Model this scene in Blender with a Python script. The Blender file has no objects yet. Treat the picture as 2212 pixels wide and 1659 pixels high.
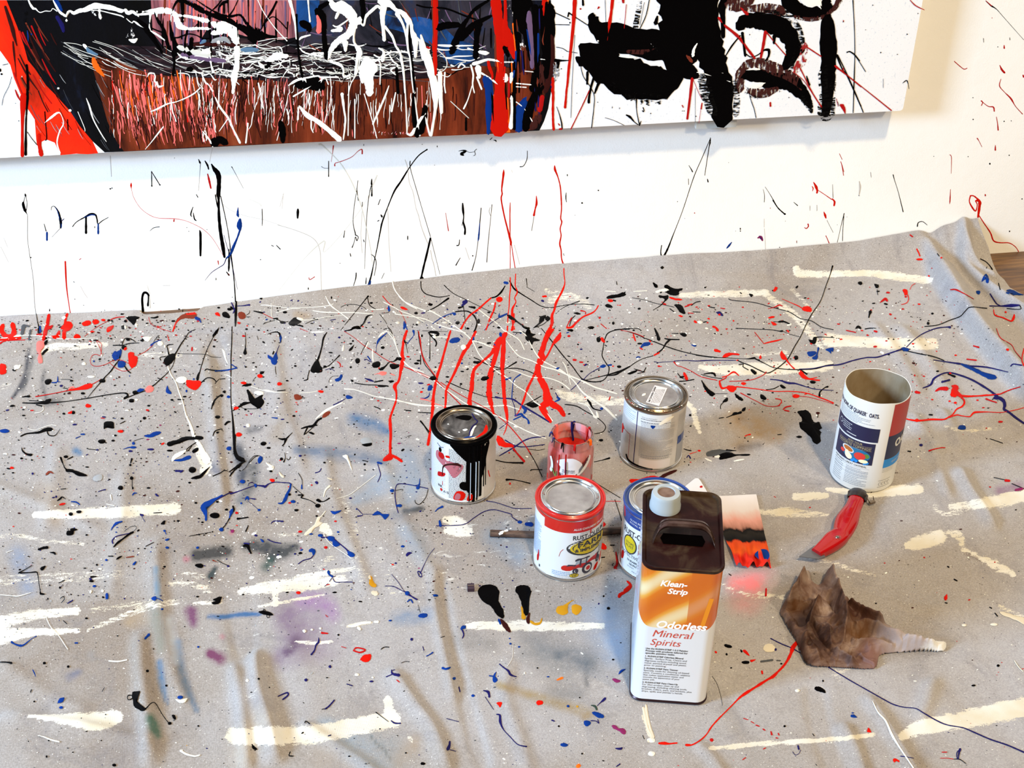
import bpy, math, random
import numpy as np
from mathutils import Vector, Matrix
S = bpy.context.scene
C = S.collection
PW, PH = 2212, 1659
# ------------------------------------------------------------------ camera
CAM = np.array([0.0, -2.6199224, 1.5822627]); TH, RO, PS, FP = 0.597428474, 0.0322323145, 0.195908727, 3362.77768
FW = np.array([math.sin(PS)*math.cos(TH), math.cos(PS)*math.cos(TH), -math.sin(TH)])
R0 = np.array([math.cos(PS), -math.sin(PS), 0.0]); U0 = np.cross(R0, FW)
RT = R0*math.cos(RO)+U0*math.sin(RO); UP = -R0*math.sin(RO)+U0*math.cos(RO)
cd = bpy.data.cameras.new('camera'); cam = bpy.data.objects.new('camera', cd); C.objects.link(cam)
cd.sensor_width = 36; cd.lens = 36*FP/PW; cd.clip_start = .05
cam.matrix_world = Matrix([[RT[0], UP[0], -FW[0], CAM[0]], [RT[1], UP[1], -FW[1], CAM[1]], [RT[2], UP[2], -FW[2], CAM[2]], [0, 0, 0, 1]])
S.camera = cam
# ------------------------------------------------------------------ view, world, lights
S.view_settings.view_transform = 'Standard'; S.view_settings.look = 'None'
S.view_settings.gamma = 1; S.view_settings.exposure = 0.0; S.view_settings.use_curve_mapping = False
W = bpy.data.worlds.new('World'); S.world = W; W.use_nodes = True
nt = W.node_tree; bg = nt.nodes['Background']
tc = nt.nodes.new('ShaderNodeTexCoord'); sp = nt.nodes.new('ShaderNodeSeparateXYZ'); rp = nt.nodes.new('ShaderNodeValToRGB')
nt.links.new(tc.outputs['Generated'], sp.inputs[0])
mr = nt.nodes.new('ShaderNodeMapRange'); mr.inputs[1].default_value = -1; mr.inputs[2].default_value = 1
nt.links.new(sp.outputs['Z'], mr.inputs[0]); nt.links.new(mr.outputs[0], rp.inputs[0])
e = rp.color_ramp.elements; e[0].position = 0.0; e[0].color = (.55, .45, .36, 1); e[1].position = 1; e[1].color = (.72, .70, .70, 1)
m_ = rp.color_ramp.elements.new(.5); m_.color = (.66, .64, .64, 1); nt.links.new(rp.outputs[0], bg.inputs[0]); bg.inputs[1].default_value = 0.10
def area(name, loc, target, w, h, power, col):
    l = bpy.data.lights.new(name, 'AREA'); l.shape = 'RECTANGLE'; l.size = w; l.size_y = h; l.energy = power; l.color = col
    o = bpy.data.objects.new(name, l); C.objects.link(o); o.location = loc
    o.rotation_euler = (Vector(target)-Vector(loc)).to_track_quat('-Z', 'Y').to_euler(); return o
area('window_daylight', (-4.3, -2.2, 2.15), (.7, -.7, .1), 1.0, 1.3, 540, (.50, .72, 1.0))
sl = bpy.data.lights.new('sun_patch', 'SUN'); sl.energy = 2.5; sl.angle = math.radians(3.5); sl.color = (1.0, .77, .45)
so = bpy.data.objects.new('sun_patch', sl); C.objects.link(so); so.location = (0, -3, 5); so.rotation_euler = Vector((-.05, 1, -1.8)).to_track_quat('-Z', 'Y').to_euler()
area('track_lamp', (2.35, -3.1, 2.7), (.7, -.5, .1), .25, .25, 58, (1.0, .82, .56))
# ------------------------------------------------------------------ helpers
def rays(pts):
    p = np.atleast_2d(np.asarray(pts, float))
    return FW+np.outer((p[:, 0]-PW/2)/FP, RT)-np.outer((p[:, 1]-PH/2)/FP, UP)
def onz(pts, z=0.0):
    d = rays(pts); t = (z-CAM[2])/d[:, 2]; return CAM+d*t[:, None]
def ony(pts, y=0.0):
    d = rays(pts); t = (y-CAM[1])/d[:, 1]; return CAM+d*t[:, None]
MATS = {}
def mat(name, col=(.8, .8, .8), rough=.5, metal=0.0, **k):
    if name in MATS: return MATS[name]
    m = bpy.data.materials.new(name); m.use_nodes = True; b = m.node_tree.nodes['Principled BSDF']
    b.inputs['Base Color'].default_value = (*col, 1); b.inputs['Roughness'].default_value = rough; b.inputs['Metallic'].default_value = metal
    for a, v in k.items():
        n = {'coat': 'Coat Weight', 'spec': 'Specular IOR Level', 'trans': 'Transmission Weight', 'ior': 'IOR', 'alpha': 'Alpha', 'sheen': 'Sheen Weight', 'sss': 'Subsurface Weight'}[a]
        b.inputs[n].default_value = v
    MATS[name] = m; return m
class G:                                    # small node graph helper
    def __init__(s, m): s.t = m.node_tree; s.b = s.t.nodes['Principled BSDF']
    def n(s, typ, **k):
        x = s.t.nodes.new('ShaderNode'+typ)
        for a, v in k.items():
            if a.startswith('i_'): 
                key = a[2:]; key = int(key) if key.isdigit() else key; x.inputs[key].default_value = v
            else: setattr(x, a, v)
        return x
    def l(s, a, b): s.t.links.new(a, b)
    def noise(s, scale, detail=4, rough=.55, vec=None, dist=0):
        x = s.n('TexNoise'); x.inputs['Scale'].default_value = scale; x.inputs['Detail'].default_value = detail; x.inputs['Roughness'].default_value = rough; x.inputs['Distortion'].default_value = dist
        if vec is not None: s.l(vec, x.inputs['Vector'])
        return x.outputs['Fac']
    def obj(s, sc=(1, 1, 1), rot=(0, 0, 0)):
        c = s.n('TexCoord'); mp = s.n('Mapping'); mp.inputs['Scale'].default_value = sc; mp.inputs['Rotation'].default_value = rot
        s.l(c.outputs['Object'], mp.inputs[0]); return mp.outputs[0]
    def ramp(s, fac, stops):
        r = s.n('ValToRGB'); s.l(fac, r.inputs[0]); e = r.color_ramp.elements
        e[0].position, e[0].color = stops[0][0], (*stops[0][1], 1); e[1].position, e[1].color = stops[-1][0], (*stops[-1][1], 1)
        for p, c in stops[1:-1]: q = e.new(p); q.color = (*c, 1)
        return r.outputs[0]
    def mix(s, f, a, b, mode='MIX'):
        x = s.n('MixRGB', blend_type=mode)
        for i, v in ((0, f), (1, a), (2, b)):
            if isinstance(v, (int, float)): x.inputs[i].default_value = v
            elif isinstance(v, tuple): x.inputs[i].default_value = (*v, 1)
            else: s.l(v, x.inputs[i])
        return x.outputs[0]
    def math(s, op, a, b=0.0, clamp=False):
        x = s.n('Math', operation=op); x.use_clamp = clamp
        for i, v in ((0, a), (1, b)):
            if isinstance(v, (int, float)): x.inputs[i].default_value = v
            else: s.l(v, x.inputs[i])
        return x.outputs[0]
    def bump(s, h, strength=.3, dist=.001):
        x = s.n('Bump'); x.inputs['Strength'].default_value = strength; x.inputs['Distance'].default_value = dist
        s.l(h, x.inputs['Height']); s.l(x.outputs[0], s.b.inputs['Normal'])
    def col(s, c): s.l(c, s.b.inputs['Base Color'])
def var(m, scale, c1, c2, sc=(1, 1, 1), rot=(0, 0, 0), lo=.35, hi=.65, detail=5):
    g = G(m); g.col(g.ramp(g.noise(scale, detail, vec=g.obj(sc, rot)), [(lo, c1), (hi, c2)])); return m
# paint palette (one enamel per colour, used for every drip, spot and stroke)
PAL = {'K': ((.0014, .0011, .0012), .22), 'R': ((.56, .008, .003), .3), 'r': ((.42, .008, .008), .35), 'B': ((.004, .030, .19), .35), 'n': ((.012, .010, .085), .35),
       'W': ((.93, .92, .86), .45), 'w': ((.86, .80, .66), .6), 'P': ((.85, .16, .14), .5), 'p': ((.40, .12, .14), .6), 'O': ((.90, .13, .01), .4), 'Y': ((.50, .24, .012), .5),
       'M': ((.035, .007, .006), .35), 'm': ((.17, .03, .015), .4), 'g': ((.32, .33, .34), .6), 'G': ((.07, .075, .085), .5), 'u': ((.20, .02, .09), .5), 'V': ((.15, .09, .17), .6),
       'c': ((.70, .69, .62), .7), 'l': ((.55, .52, .48), .8), 'C': ((.10, .19, .30), .7), 'e': ((.03, .05, .04), .6), 'x': ((.66, .65, .59), .5), 'X': ((.60, .54, .42), .6)}
for k_, (c_, r_) in PAL.items(): mat('paint_'+k_, c_, r_+.05, spec=.02)
class MB:
    def __init__(s): s.v = []; s.f = []; s.m = []; s.mats = []; s.n = 0
    def mi(s, m):
        if isinstance(m, str): m = MATS[m]
        if m not in s.mats: s.mats.append(m)
        return s.mats.index(m)
    def add(s, v, f, m):
        v = np.asarray(v, float).reshape(-1, 3); i = s.mi(m); k = s.n
        s.v.append(v); s.n += len(v)
        for q in f: s.f.append(tuple(k+a for a in q)); s.m.append(i)
    def grid(s, P, m, close=False, closev=False):
        P = np.asarray(P, float); a, b = P.shape[:2]; f = []
        for i in range(a if closev else a-1):
            for j in range(b if close else b-1):
                f.append((i*b+j, i*b+(j+1) % b, ((i+1) % a)*b+(j+1) % b, ((i+1) % a)*b+j))
        s.add(P.reshape(-1, 3), f, m)
    def lathe(s, prof, m, c=(0, 0), seg=72, a0=0, a1=2*math.pi):
        full = abs(a1-a0-2*math.pi) < 1e-6; th = np.linspace(a0, a1, seg, endpoint=not full)
        P = [[(c[0]+r*math.cos(t), c[1]+r*math.sin(t), z) for t in th] for r, z in prof]
        s.grid(P, m, close=full)
    def disk(s, r, z, m, c=(0, 0), seg=72, up=True):
        th = np.linspace(0, 2*math.pi, seg, endpoint=False); v = [(c[0], c[1], z)]+[(c[0]+r*math.cos(t), c[1]+r*math.sin(t), z) for t in th]
        s.add(v, [(0, 1+i, 1+(i+1) % seg) if up else (0, 1+(i+1) % seg, 1+i) for i in range(seg)], m)
    def box(s, c, d, m, rz=0.0):
        v = np.array([(x*d[0]/2, y*d[1]/2, z*d[2]/2) for x in (-1, 1) for y in (-1, 1) for z in (-1, 1)]); cz, sz = math.cos(rz), math.sin(rz)
        v = np.stack([v[:, 0]*cz-v[:, 1]*sz, v[:, 0]*sz+v[:, 1]*cz, v[:, 2]], 1)+np.array(c)
        s.add(v, [(0, 1, 3, 2), (4, 6, 7, 5), (0, 4, 5, 1), (2, 3, 7, 6), (0, 2, 6, 4), (1, 5, 7, 3)], m)
    def tube(s, path, rads, m, seg=12, flat=1.0, cap=True):
        P = np.asarray(path, float); n = len(P); rads = np.broadcast_to(rads, n); rows = []
        for i in range(n):
            t = P[min(i+1, n-1)]-P[max(i-1, 0)]; t /= np.linalg.norm(t)+1e-12
            a = np.cross(t, (0, 0, 1.)); a = a/np.linalg.norm(a) if np.linalg.norm(a) > 1e-6 else np.array([1., 0, 0]); b = np.cross(a, t)
            rows.append([P[i]+rads[i]*(math.cos(q)*a+flat*math.sin(q)*b) for q in np.linspace(0, 2*math.pi, seg, endpoint=False)])
        s.grid(rows, m, close=True)
        if cap:
            k = s.n-n*seg; i = s.mi(m); s.f.append(tuple(k+j for j in range(seg))); s.m.append(i); s.f.append(tuple(k+(n-1)*seg+j for j in range(seg))[::-1]); s.m.append(i)
    def build(s, name, parent=None, smooth=True, loc=None, angle=40):
        me = bpy.data.meshes.new(name); V = np.concatenate(s.v) if s.v else np.zeros((0, 3))
        if loc is not None: V = V-np.asarray(loc)
        me.from_pydata(V.tolist(), [], s.f)
        for m in s.mats: me.materials.append(m)
        me.polygons.foreach_set('material_index', s.m)
        if smooth: me.polygons.foreach_set('use_smooth', [True]*len(s.f))
        me.validate(); me.update()
        if smooth and angle: me.set_sharp_from_angle(angle=math.radians(angle))
        o = bpy.data.objects.new(name, me); C.objects.link(o)
        if loc is not None and parent is None: o.location = loc
        if parent is not None: o.parent = parent
        return o
def tag(o, label=None, cat=None, group=None, kind=None):
    for k, v in (('label', label), ('category', cat), ('group', group), ('kind', kind)):
        if v: o[k] = v
    return o
def thing(name, loc, label, cat, rz=0, **k):
    o = bpy.data.objects.new(name, None); C.objects.link(o); o.empty_display_size = .02; o.location = loc; o.rotation_euler = (0, 0, rz); return tag(o, label, cat, **k)
def crom(P, n=6, closed=False):
    P = np.asarray(P, float); N = len(P)
    if N < 3: 
        t = np.linspace(0, 1, n+1)[:, None]; return P[0]*(1-t)+P[-1]*t
    out = []; rng = range(N if closed else N-1)
    for i in rng:
        if closed: p = [P[(i+k) % N] for k in (-1, 0, 1, 2)]
        else: p = [P[max(i-1, 0)], P[i], P[i+1], P[min(i+2, N-1)]]
        t = np.linspace(0, 1, n, endpoint=False)[:, None]
        out.append(.5*((2*p[1])+(-p[0]+p[2])*t+(2*p[0]-5*p[1]+4*p[2]-p[3])*t*t+(-p[0]+3*p[1]-3*p[2]+p[3])*t**3))
    out = np.concatenate(out)
    return out if closed else np.vstack([out, P[-1]])
def nums(s): return [[float(q) for q in p.split(',')] for p in s.split()]
RNG = np.random.RandomState(7)
# ------------------------------------------------------------------ drop cloth height field
GX0, GX1, GY0, GY1, GS = -1.30, 1.90, -2.00, 0.02, .004
gx = np.arange(GX0, GX1+GS, GS); gy = np.arange(GY0, GY1+GS, GS); XX, YY = np.meshgrid(gx, gy, indexing='ij')
def vnoise(X, Y, sc, seed, sy=None):
    r = np.random.RandomState(seed); T = r.rand(64, 64); sy = sy or sc
    u, v = X*sc+100, Y*sy+100; i, j = np.floor(u).astype(int), np.floor(v).astype(int); a, b = u-i, v-j; a = a*a*(3-2*a); b = b*b*(3-2*b)
    t = lambda p, q: T[p % 64, q % 64]
    return (t(i, j)*(1-a)+t(i+1, j)*a)*(1-b)+(t(i, j+1)*(1-a)+t(i+1, j+1)*a)*b-.5
def seglines(X, Y, line):
    """signed distance (left of the travel direction positive) and fraction along a polyline"""
    best = np.full(X.shape, 1e9); sd = np.zeros(X.shape); fr = np.zeros(X.shape); L = np.r_[0, np.cumsum(np.linalg.norm(np.diff(line, axis=0), axis=1))]
    for k in range(len(line)-1):
        a, b = line[k], line[k+1]; d = b-a; l2 = d@d; t = np.clip(((X-a[0])*d[0]+(Y-a[1])*d[1])/l2, 0, 1)
        ex, ey = X-a[0]-t*d[0], Y-a[1]-t*d[1]; q = ex*ex+ey*ey; c = d[0]*ey-d[1]*ex; m = q < best
        best[m] = q[m]; sd[m] = (np.sqrt(q)*np.sign(c))[m]; fr[m] = ((L[k]+t*math.sqrt(l2))/L[-1])[m]
    return sd, fr
def crease(H, px, h, wl, wr, ends=.12):
    line = onz(crom(nums(px), 5), .004)[:, :2]; pad = max(wl, wr)*3
    x0, x1, y0, y1 = line[:, 0].min()-pad, line[:, 0].max()+pad, line[:, 1].min()-pad, line[:, 1].max()+pad
    i0, i1 = np.searchsorted(gx, [x0, x1]); j0, j1 = np.searchsorted(gy, [y0, y1]); sl = (slice(i0, i1), slice(j0, j1))
    if i1 <= i0 or j1 <= j0: return
    sd, fr = seglines(XX[sl], YY[sl], line); w = np.where(sd > 0, wl, wr)
    H[sl] += h*1.9*np.exp(-(sd/w)**2)*np.clip(np.minimum(fr, 1-fr)/ends, 0, 1)**.7
HT = .004+.003*vnoise(XX, YY, 5, 1)+.0022*vnoise(XX*.9+YY*.3, YY, 14, 2, 4)+.0012*vnoise(XX+YY*.15, YY, 32, 3, 7)+.0005*vnoise(XX, YY*.6+XX*.2, 60, 4, 24)
HT += .008*vnoise(XX+YY*.22, YY, 10, 8, 1.6)*np.clip((-.62-YY)/.3, 0, 1)*np.clip((.45-XX)/.3, .25, 1)+.006*vnoise(XX*.8-YY*.75, YY*.8+XX*.5, 9, 9, 1.8)*np.clip((XX-.75)/.3, 0, 1)+.003*vnoise(XX+YY*.3, YY, 22, 10, 2.5)*np.clip((-.55-YY)/.3, 0, 1)
for c_ in '''
470,716 478,800 485,900 491,980 500,1080 514,1200 526,1300 532,1400 540,1500|-.0060|.010|.016
452,760 462,860 478,1000 492,1120|.0050|.012|.012
590,720 600,800 612,880 640,960 655,1040|.0022|.010|.020
548,1400 556,1480 585,1580 600,1659|.0080|.011|.016
505,1430 520,1520 530,1600 536,1680|.0050|.010|.010
338,1160 340,1260 352,1380 380,1480 410,1540|.0045|.012|.014
300,1360 305,1450 318,1560 325,1660|.0060|.014|.010
230,1150 150,1120 60,1080 -40,1040|.0030|.010|.016
952,1240 962,1330 985,1430 1003,1500 1025,1580 1052,1670|-.0055|.008|.010
938,1220 945,1320 965,1420 985,1520|.0035|.010|.009
845,1440 890,1510 940,1580 975,1680|.0045|.008|.016
645,1560 700,1600 780,1650 830,1690|.0035|.010|.010
700,960 715,1060 760,1180 800,1290|.0025|.010|.014
820,980 860,1100 910,1200 945,1260|.0022|.012|.014
270,1000 262,1100 250,1200 240,1300|.0022|.012|.012
1105,1420 1092,1500 1120,1590 1150,1680|.0025|.010|.012
1500,1600 1540,1640 1570,1690|.0030|.010|.010
1868,1500 1910,1560 1960,1640 1990,1690|.0045|.010|.012
1760,1480 1775,1560 1800,1640 1815,1690|-.0050|.010|.012
1820,1560 1850,1620 1870,1680|.0040|.008|.014
2020,1440 2005,1510 1985,1560|.0035|.010|.014
2070,1010 2095,1060 2130,1110 2150,1150|.0060|.008|.014
2010,960 2030,1020 2050,1080|.0035|.010|.010
1970,890 2000,940 2040,980|.0040|.014|.014
2030,880 2060,930 2080,980|.0040|.010|.012
1940,700 2000,780 2050,850 2090,900|.0045|.016|.018
1880,690 1960,800 1990,860|.0035|.014|.014
1740,1260 1900,1300 2000,1320 2100,1300|.0020|.02|.02
1640,1090 1700,1150 1750,1200|.0025|.012|.012
1420,1290 1480,1350 1500,1420|.002|.012|.012
0,1545 120,1560 230,1580 330,1610|.0040|.010|.014
0,1430 100,1500 200,1540|.0025|.014|.014
120,960 115,1060 100,1150|.0022|.016|.012
1992,560 2025,600 2070,675 2120,745 2175,810 2240,890|.0240|.036|.011
2060,560 2090,600 2140,640 2200,680 2260,720|.0150|.022|.009
2062,548 2085,578 2120,600 2160,612|.0120|.012|.010
1960,540 2010,560 2050,590|-.0060|.014|.014
-40,741 0,739 130,733 250,725 330,720 440,716 600,715 750,714 900,713 1060,712 1180,715 1330,700|.0050|.022|.0035
1240,612 1400,605 1600,598 1800,600 1960,612|-.0030|.010|.010
'''.strip().splitlines():
    q_ = c_.split('|'); crease(HT, q_[0], float(q_[1]), float(q_[2]), float(q_[3]))

FLAT = [(.450, -.832, .058), (.5805, -.8565, .058), (.3197, -.625, .058), (.647, -.585, .058), (.4892, -.6606, .042), (.985, -.690, .058), (.535, -1.105, .066), (.560, -1.035, .066), (.84, -.86, .03), (.87, -.82, .03), (.90, -.80, .03), (.93, -.77, .03), (.96, -.745, .035),
        (.78, -.99, .05), (.82, -1.05, .08), (.87, -1.08, .07), (.93, -1.09, .05), (.82, -.95, .06), (.75, -.74, .06), (.75, -.82, .07), (.70, -.70, .05), (.76, -.89, .04), (.36, -.75, .03), (.40, -.76, .03), (.45, -.765, .03), (.50, -.77, .03), (.55, -.77, .03), (.294, -.872, .015)]
for x_, y_, r_ in FLAT:
    k_ = np.clip((r_+.035-np.hypot(XX-x_, YY-y_))/.028, 0, 1); k_ = k_*k_*(3-2*k_); HT = HT*(1-k_)+.004*k_
# the cloth climbs the foot of the wall: top edge traced along the wall
tz = ony(nums('-200,700 0,684 300,672 440,664 600,641 750,622 900,605 1200,570 1433,553 1648,540 1860,517 2016,490 2090,474 2114,470 2300,462'), -.006)
ZT = np.interp(gx, tz[:, 0], np.maximum(tz[:, 2], .003))[:, None]
WB = .045+ZT*.55                             # depth of the climbing curve
HT += np.clip(ZT-.004, 0, 1)*np.clip((YY+WB)/WB, 0, 1.02)**1.7
HT = np.maximum(HT, .0012)
def Hf(x, y):
    u = np.clip((np.asarray(x)-GX0)/GS, 0, len(gx)-1.001); v = np.clip((np.asarray(y)-GY0)/GS, 0, len(gy)-1.001); i = u.astype(int); j = v.astype(int); a, b = u-i, v-j
    return (HT[i, j]*(1-a)+HT[i+1, j]*a)*(1-b)+(HT[i, j+1]*(1-a)+HT[i+1, j+1]*a)*b
def oncloth(pts):
    d = rays(pts); t0 = (.14-CAM[2])/d[:, 2]; t1 = (-.002-CAM[2])/d[:, 2]; lo = t0.copy(); hi = t1.copy(); hit = np.zeros(len(d), bool)
    prev = t0.copy()
    for k in range(1, 41):
        t = t0+(t1-t0)*k/40; P = CAM+d*t[:, None]; b = (P[:, 2] < Hf(P[:, 0], P[:, 1])) & ~hit; lo[b] = prev[b]; hi[b] = t[b]; hit |= b; prev = t
    for k in range(14):
        t = (lo+hi)/2; P = CAM+d*t[:, None]; b = P[:, 2] < Hf(P[:, 0], P[:, 1]); hi = np.where(b, t, hi); lo = np.where(b, lo, t)
    P = CAM+d*((lo+hi)/2)[:, None]; P[:, 1] = np.minimum(P[:, 1], -.0005); return P
# surfaces a mark can lie on: (project, normal)
CY = -.045
class Surf:
    def __init__(s, fn, nrm, off): s.fn = fn; s.nrm = nrm; s.k = 0; s.off = off; s.mb = MB()
    def put(s, px, lift=0.0):
        P = s.fn(px); N = s.nrm(P); return P+N*(s.off+s.k*s.step+np.asarray(lift)).reshape(-1, 1)
    step = 4e-7
def flatn(n): return lambda P: np.broadcast_to(np.array(n, float), P.shape)
def clothn(P):
    h = .004; gx_ = (Hf(P[:, 0]+h, P[:, 1])-Hf(P[:, 0]-h, P[:, 1]))/(2*h); gy_ = (Hf(P[:, 0], P[:, 1]+h)-Hf(P[:, 0], P[:, 1]-h))/(2*h)
    n = np.stack([-gx_, -gy_, np.ones(len(P))], 1); return n/np.linalg.norm(n, axis=1)[:, None]
SF = {'f': Surf(oncloth, clothn, .00045), 'w': Surf(lambda p: ony(p, 0), flatn((0, -1, 0)), .0002), 'c': Surf(lambda p: ony(p, CY), flatn((0, -1, 0)), .0002)}
def L(s, col, txt, w=3, thick=.0006, wob=.0, n=5, seed=None):
    """a poured line: 'x,y[,w] x,y[,w] ...' in photo pixels, w = its width"""
    s = SF[s] if isinstance(s, str) else s; s.k += 1; col = {'W': 'x', 'w': 'X'}.get(col, col) if s is SF['f'] else col
    A = nums(txt) if isinstance(txt, str) else txt; B = []; cw = w
    for p in A:
        if len(p) > 2: cw = p[2]
        B.append((p[0], p[1], cw))
    Q = crom(B, n); X = Q[:, :2]; wd = np.maximum(Q[:, 2], .5)/2
    if wob: wd = wd*(1+wob*(RNG.rand(len(wd))-.5)*2)
    T = np.gradient(X, axis=0); T /= np.linalg.norm(T, axis=1)[:, None]+1e-9; Nn = np.stack([-T[:, 1], T[:, 0]], 1)
    th = min(thick, .25*float(wd.mean())/1400)
    X = np.vstack([X[:1]-T[:1]*wd[0]*.8, X, X[-1:]+T[-1:]*wd[-1]*.8]); Nn = np.vstack([Nn[:1], Nn, Nn[-1:]]); wd = np.r_[wd[0]*.35, wd, wd[-1]*.35]
    rows = [s.put(X-Nn*wd[:, None], -th*.3), s.put(X, th), s.put(X+Nn*wd[:, None], -th*.3)]
    s.mb.grid(np.stack(rows), 'paint_'+col)
def B(s, col, txt, n=4, thick=.0006, rings=3, rag=0.0):
    """a blob or patch outlined in photo pixels"""
    s = SF[s] if isinstance(s, str) else s; s.k += 1; col = {'W': 'x', 'w': 'X'}.get(col, col) if s is SF['f'] else col
    P = crom(nums(txt) if isinstance(txt, str) else txt, n, closed=True); c = P.mean(0)
    if rag: P = P+(RNG.rand(*P.shape)-.5)*2*rag
    r = np.linalg.norm(P-c, axis=1).mean(); th = min(thick, .2*r/1400)
    fr = np.linspace(1, 0, rings+1)[:-1]; X = np.concatenate([c+(P-c)*f for f in fr]+[c[None]]); m = len(P)
    lf = np.concatenate([np.full(m, -th*.3 if i == 0 else th*(1-f*f)+th*.2) for i, f in enumerate(fr)]+[[th*1.2]])
    V = s.put(X, lf); f = []
    for k in range(rings-1):
        for i in range(m): f.append((k*m+i, k*m+(i+1) % m, (k+1)*m+(i+1) % m, (k+1)*m+i))
    k = rings-1
    for i in range(m): f.append((k*m+i, k*m+(i+1) % m, rings*m))
    s.mb.add(V, f, 'paint_'+col)
def poly(s, m, txt, n=1, lift=0.0):
    """a flat patch for concave outlines: one n-gon, kept on a plane"""
    s = SF[s] if isinstance(s, str) else s; s.k += 1
    P = np.asarray(nums(txt) if isinstance(txt, str) else txt, float)
    if n > 1: P = crom(P, n, closed=True)
    V = s.put(P, lift); s.mb.add(V, [tuple(range(len(V)))], m)
def spots(s, col, txt):
    """'x,y,rx,ry ...' small round drops, slightly irregular"""
    for p in nums(txt):
        x, y, rx = p[:3]; ry = p[3] if len(p) > 3 else rx*.75; q = np.linspace(0, 2*math.pi, 10, endpoint=False); k = 1+.16*(RNG.rand(10)-.5)
        B(s, col, np.stack([x+rx*k*np.cos(q), y+ry*k*np.sin(q)], 1).tolist(), n=2, rings=2)
# ------------------------------------------------------------------ setting: floor and wall
m = mat('floor_wood', (.09, .045, .02), .35); g = G(m)
n1 = g.noise(6, 8, vec=g.obj((1, 14, 1)), dist=.6); n2 = g.noise(40, 5, vec=g.obj((1, 10, 1)))
g.col(g.mix(.4, g.ramp(n1, [(.3, (.025, .012, .005)), (.5, (.12, .055, .02)), (.7, (.30, .16, .05))]), g.ramp(n2, [(.3, (.03, .015, .007)), (.7, (.2, .1, .04))])))
f = MB()
for k in range(-9, 14):                      # boards
    f.box((k*.13*2, -1.0, -.01), (.2585, 5.4, .02), m)
fl = f.build('floor', smooth=False); tag(fl, kind='structure')
m = mat('wall_plaster', (.93, .925, .90), .55); g = G(m)
big = g.noise(3, 3, vec=g.obj()); g.col(g.ramp(big, [(.3, (.91, .905, .875)), (.7, (.955, .95, .93))]))
g.bump(g.math('ADD', g.noise(300, 3, vec=g.obj()), g.math('MULTIPLY', g.noise(35, 4, vec=g.obj()), 1.5)), .25, .0012)
SF['w'].mb.box((.4, .06, 1.4), (6.0, .12, 2.8), m)
# ------------------------------------------------------------------ drop cloth
edge = onz(nums('2114,556 2149,551 2169,606 2181,623 2212,640'), .002)
ey = np.r_[edge[:, 1][::-1], -.002]; ex = np.r_[edge[:, 0][::-1], edge[0, 0]]
o_ = np.argsort(ey); ey, ex = ey[o_], ex[o_]
def XR(y): return np.where(y < ey[0], ex[0]+(ey[0]-y)*.55, np.interp(y, ey, ex))
top_r = ony([[2114, 470]], -.006)[0, 0]
yb_x = onz(nums('300,673 312,676 370,673 425,669 440,663'), .002)
NU, NV = 760, 520
U_, V_ = np.meshgrid(np.linspace(0, 1, NU), np.linspace(0, 1, NV), indexing='ij'); V_ = 1-(1-V_)**1.35
Yg = -1.95+V_*(1.95-.0015); Xr = np.minimum(XR(Yg), 1.85); Xr = np.where(Yg > -.04, np.interp(Yg, [-.04, -.0015], [float(XR(np.array(-.04))), top_r]), Xr); Xg = -1.25+U_*(Xr+1.25)
yb = np.interp(Xg, yb_x[:, 0], [-.0015, -.016, -.017, -.016, -.0015], left=-.0015, right=-.0015); Yg = np.minimum(Yg, yb+0*Yg)
Zg = Hf(Xg, Yg)+.0004*np.sin(Xg*3)
m = mat('cloth', (.46, .43, .4), .9, sheen=.15); g = G(m)
A_ = g.n('Attribute'); A_.attribute_name = 'stain_shade'; Wm = g.n('Attribute'); Wm.attribute_name = 'white'
o3 = g.obj(); o3s = g.obj((1, 3.2, 1))
n1 = g.noise(2.2, 6, vec=o3, dist=.4); n2 = g.noise(55, 6, vec=o3); n3 = g.noise(420, 3, vec=o3)
base = g.ramp(n1, [(.34, (.22, .168, .12)), (.45, (.295, .26, .23)), (.55, (.335, .312, .303)), (.68, (.375, .365, .38))])
base = g.mix(g.math('MULTIPLY', g.ramp(n2, [(.5, (0, 0, 0)), (.75, (1, 1, 1))]), .35), base, (.20, .175, .155))
base = g.mix(.28, base, g.ramp(n3, [(.36, (.14, .125, .115)), (.64, (.46, .43, .42))]))
v = g.n('TexVoronoi'); v.inputs['Scale'].default_value = 130; g.l(o3, v.inputs['Vector'])       # fine old dust of white and grey paint
base = g.mix(g.math('LESS_THAN', v.outputs['Distance'], .09), base, (.62, .60, .55))
v = g.n('TexVoronoi'); v.inputs['Scale'].default_value = 75; g.l(o3, v.inputs['Vector'])
base = g.mix(g.math('MULTIPLY', g.math('LESS_THAN', v.outputs['Distance'], .07), .75), base, (.05, .04, .05))
scf = g.noise(1, 9, .78, vec=g.obj((26, 70, 1), (0, 0, .05)), dist=.4); big2 = g.noise(1.7, 3, vec=g.obj((1, 1, 1), (0, 0, 1)))
base = g.mix(g.math('MULTIPLY', g.math('GREATER_THAN', g.math('ADD', scf, g.math('MULTIPLY', big2, .35)), .845), .8), base, (.60, .58, .54))
gr = g.noise(1, 8, .75, vec=g.obj((9, 6, 1), (0, 0, .8)), dist=1.0); base = g.mix(g.math('MULTIPLY', g.ramp(gr, [(.54, (0, 0, 0)), (.72, (1, 1, 1))]), .5), base, (.13, .12, .135))
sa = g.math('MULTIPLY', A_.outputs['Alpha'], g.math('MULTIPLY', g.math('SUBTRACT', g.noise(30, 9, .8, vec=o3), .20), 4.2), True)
base = g.mix(sa, base, A_.outputs['Color'])
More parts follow.
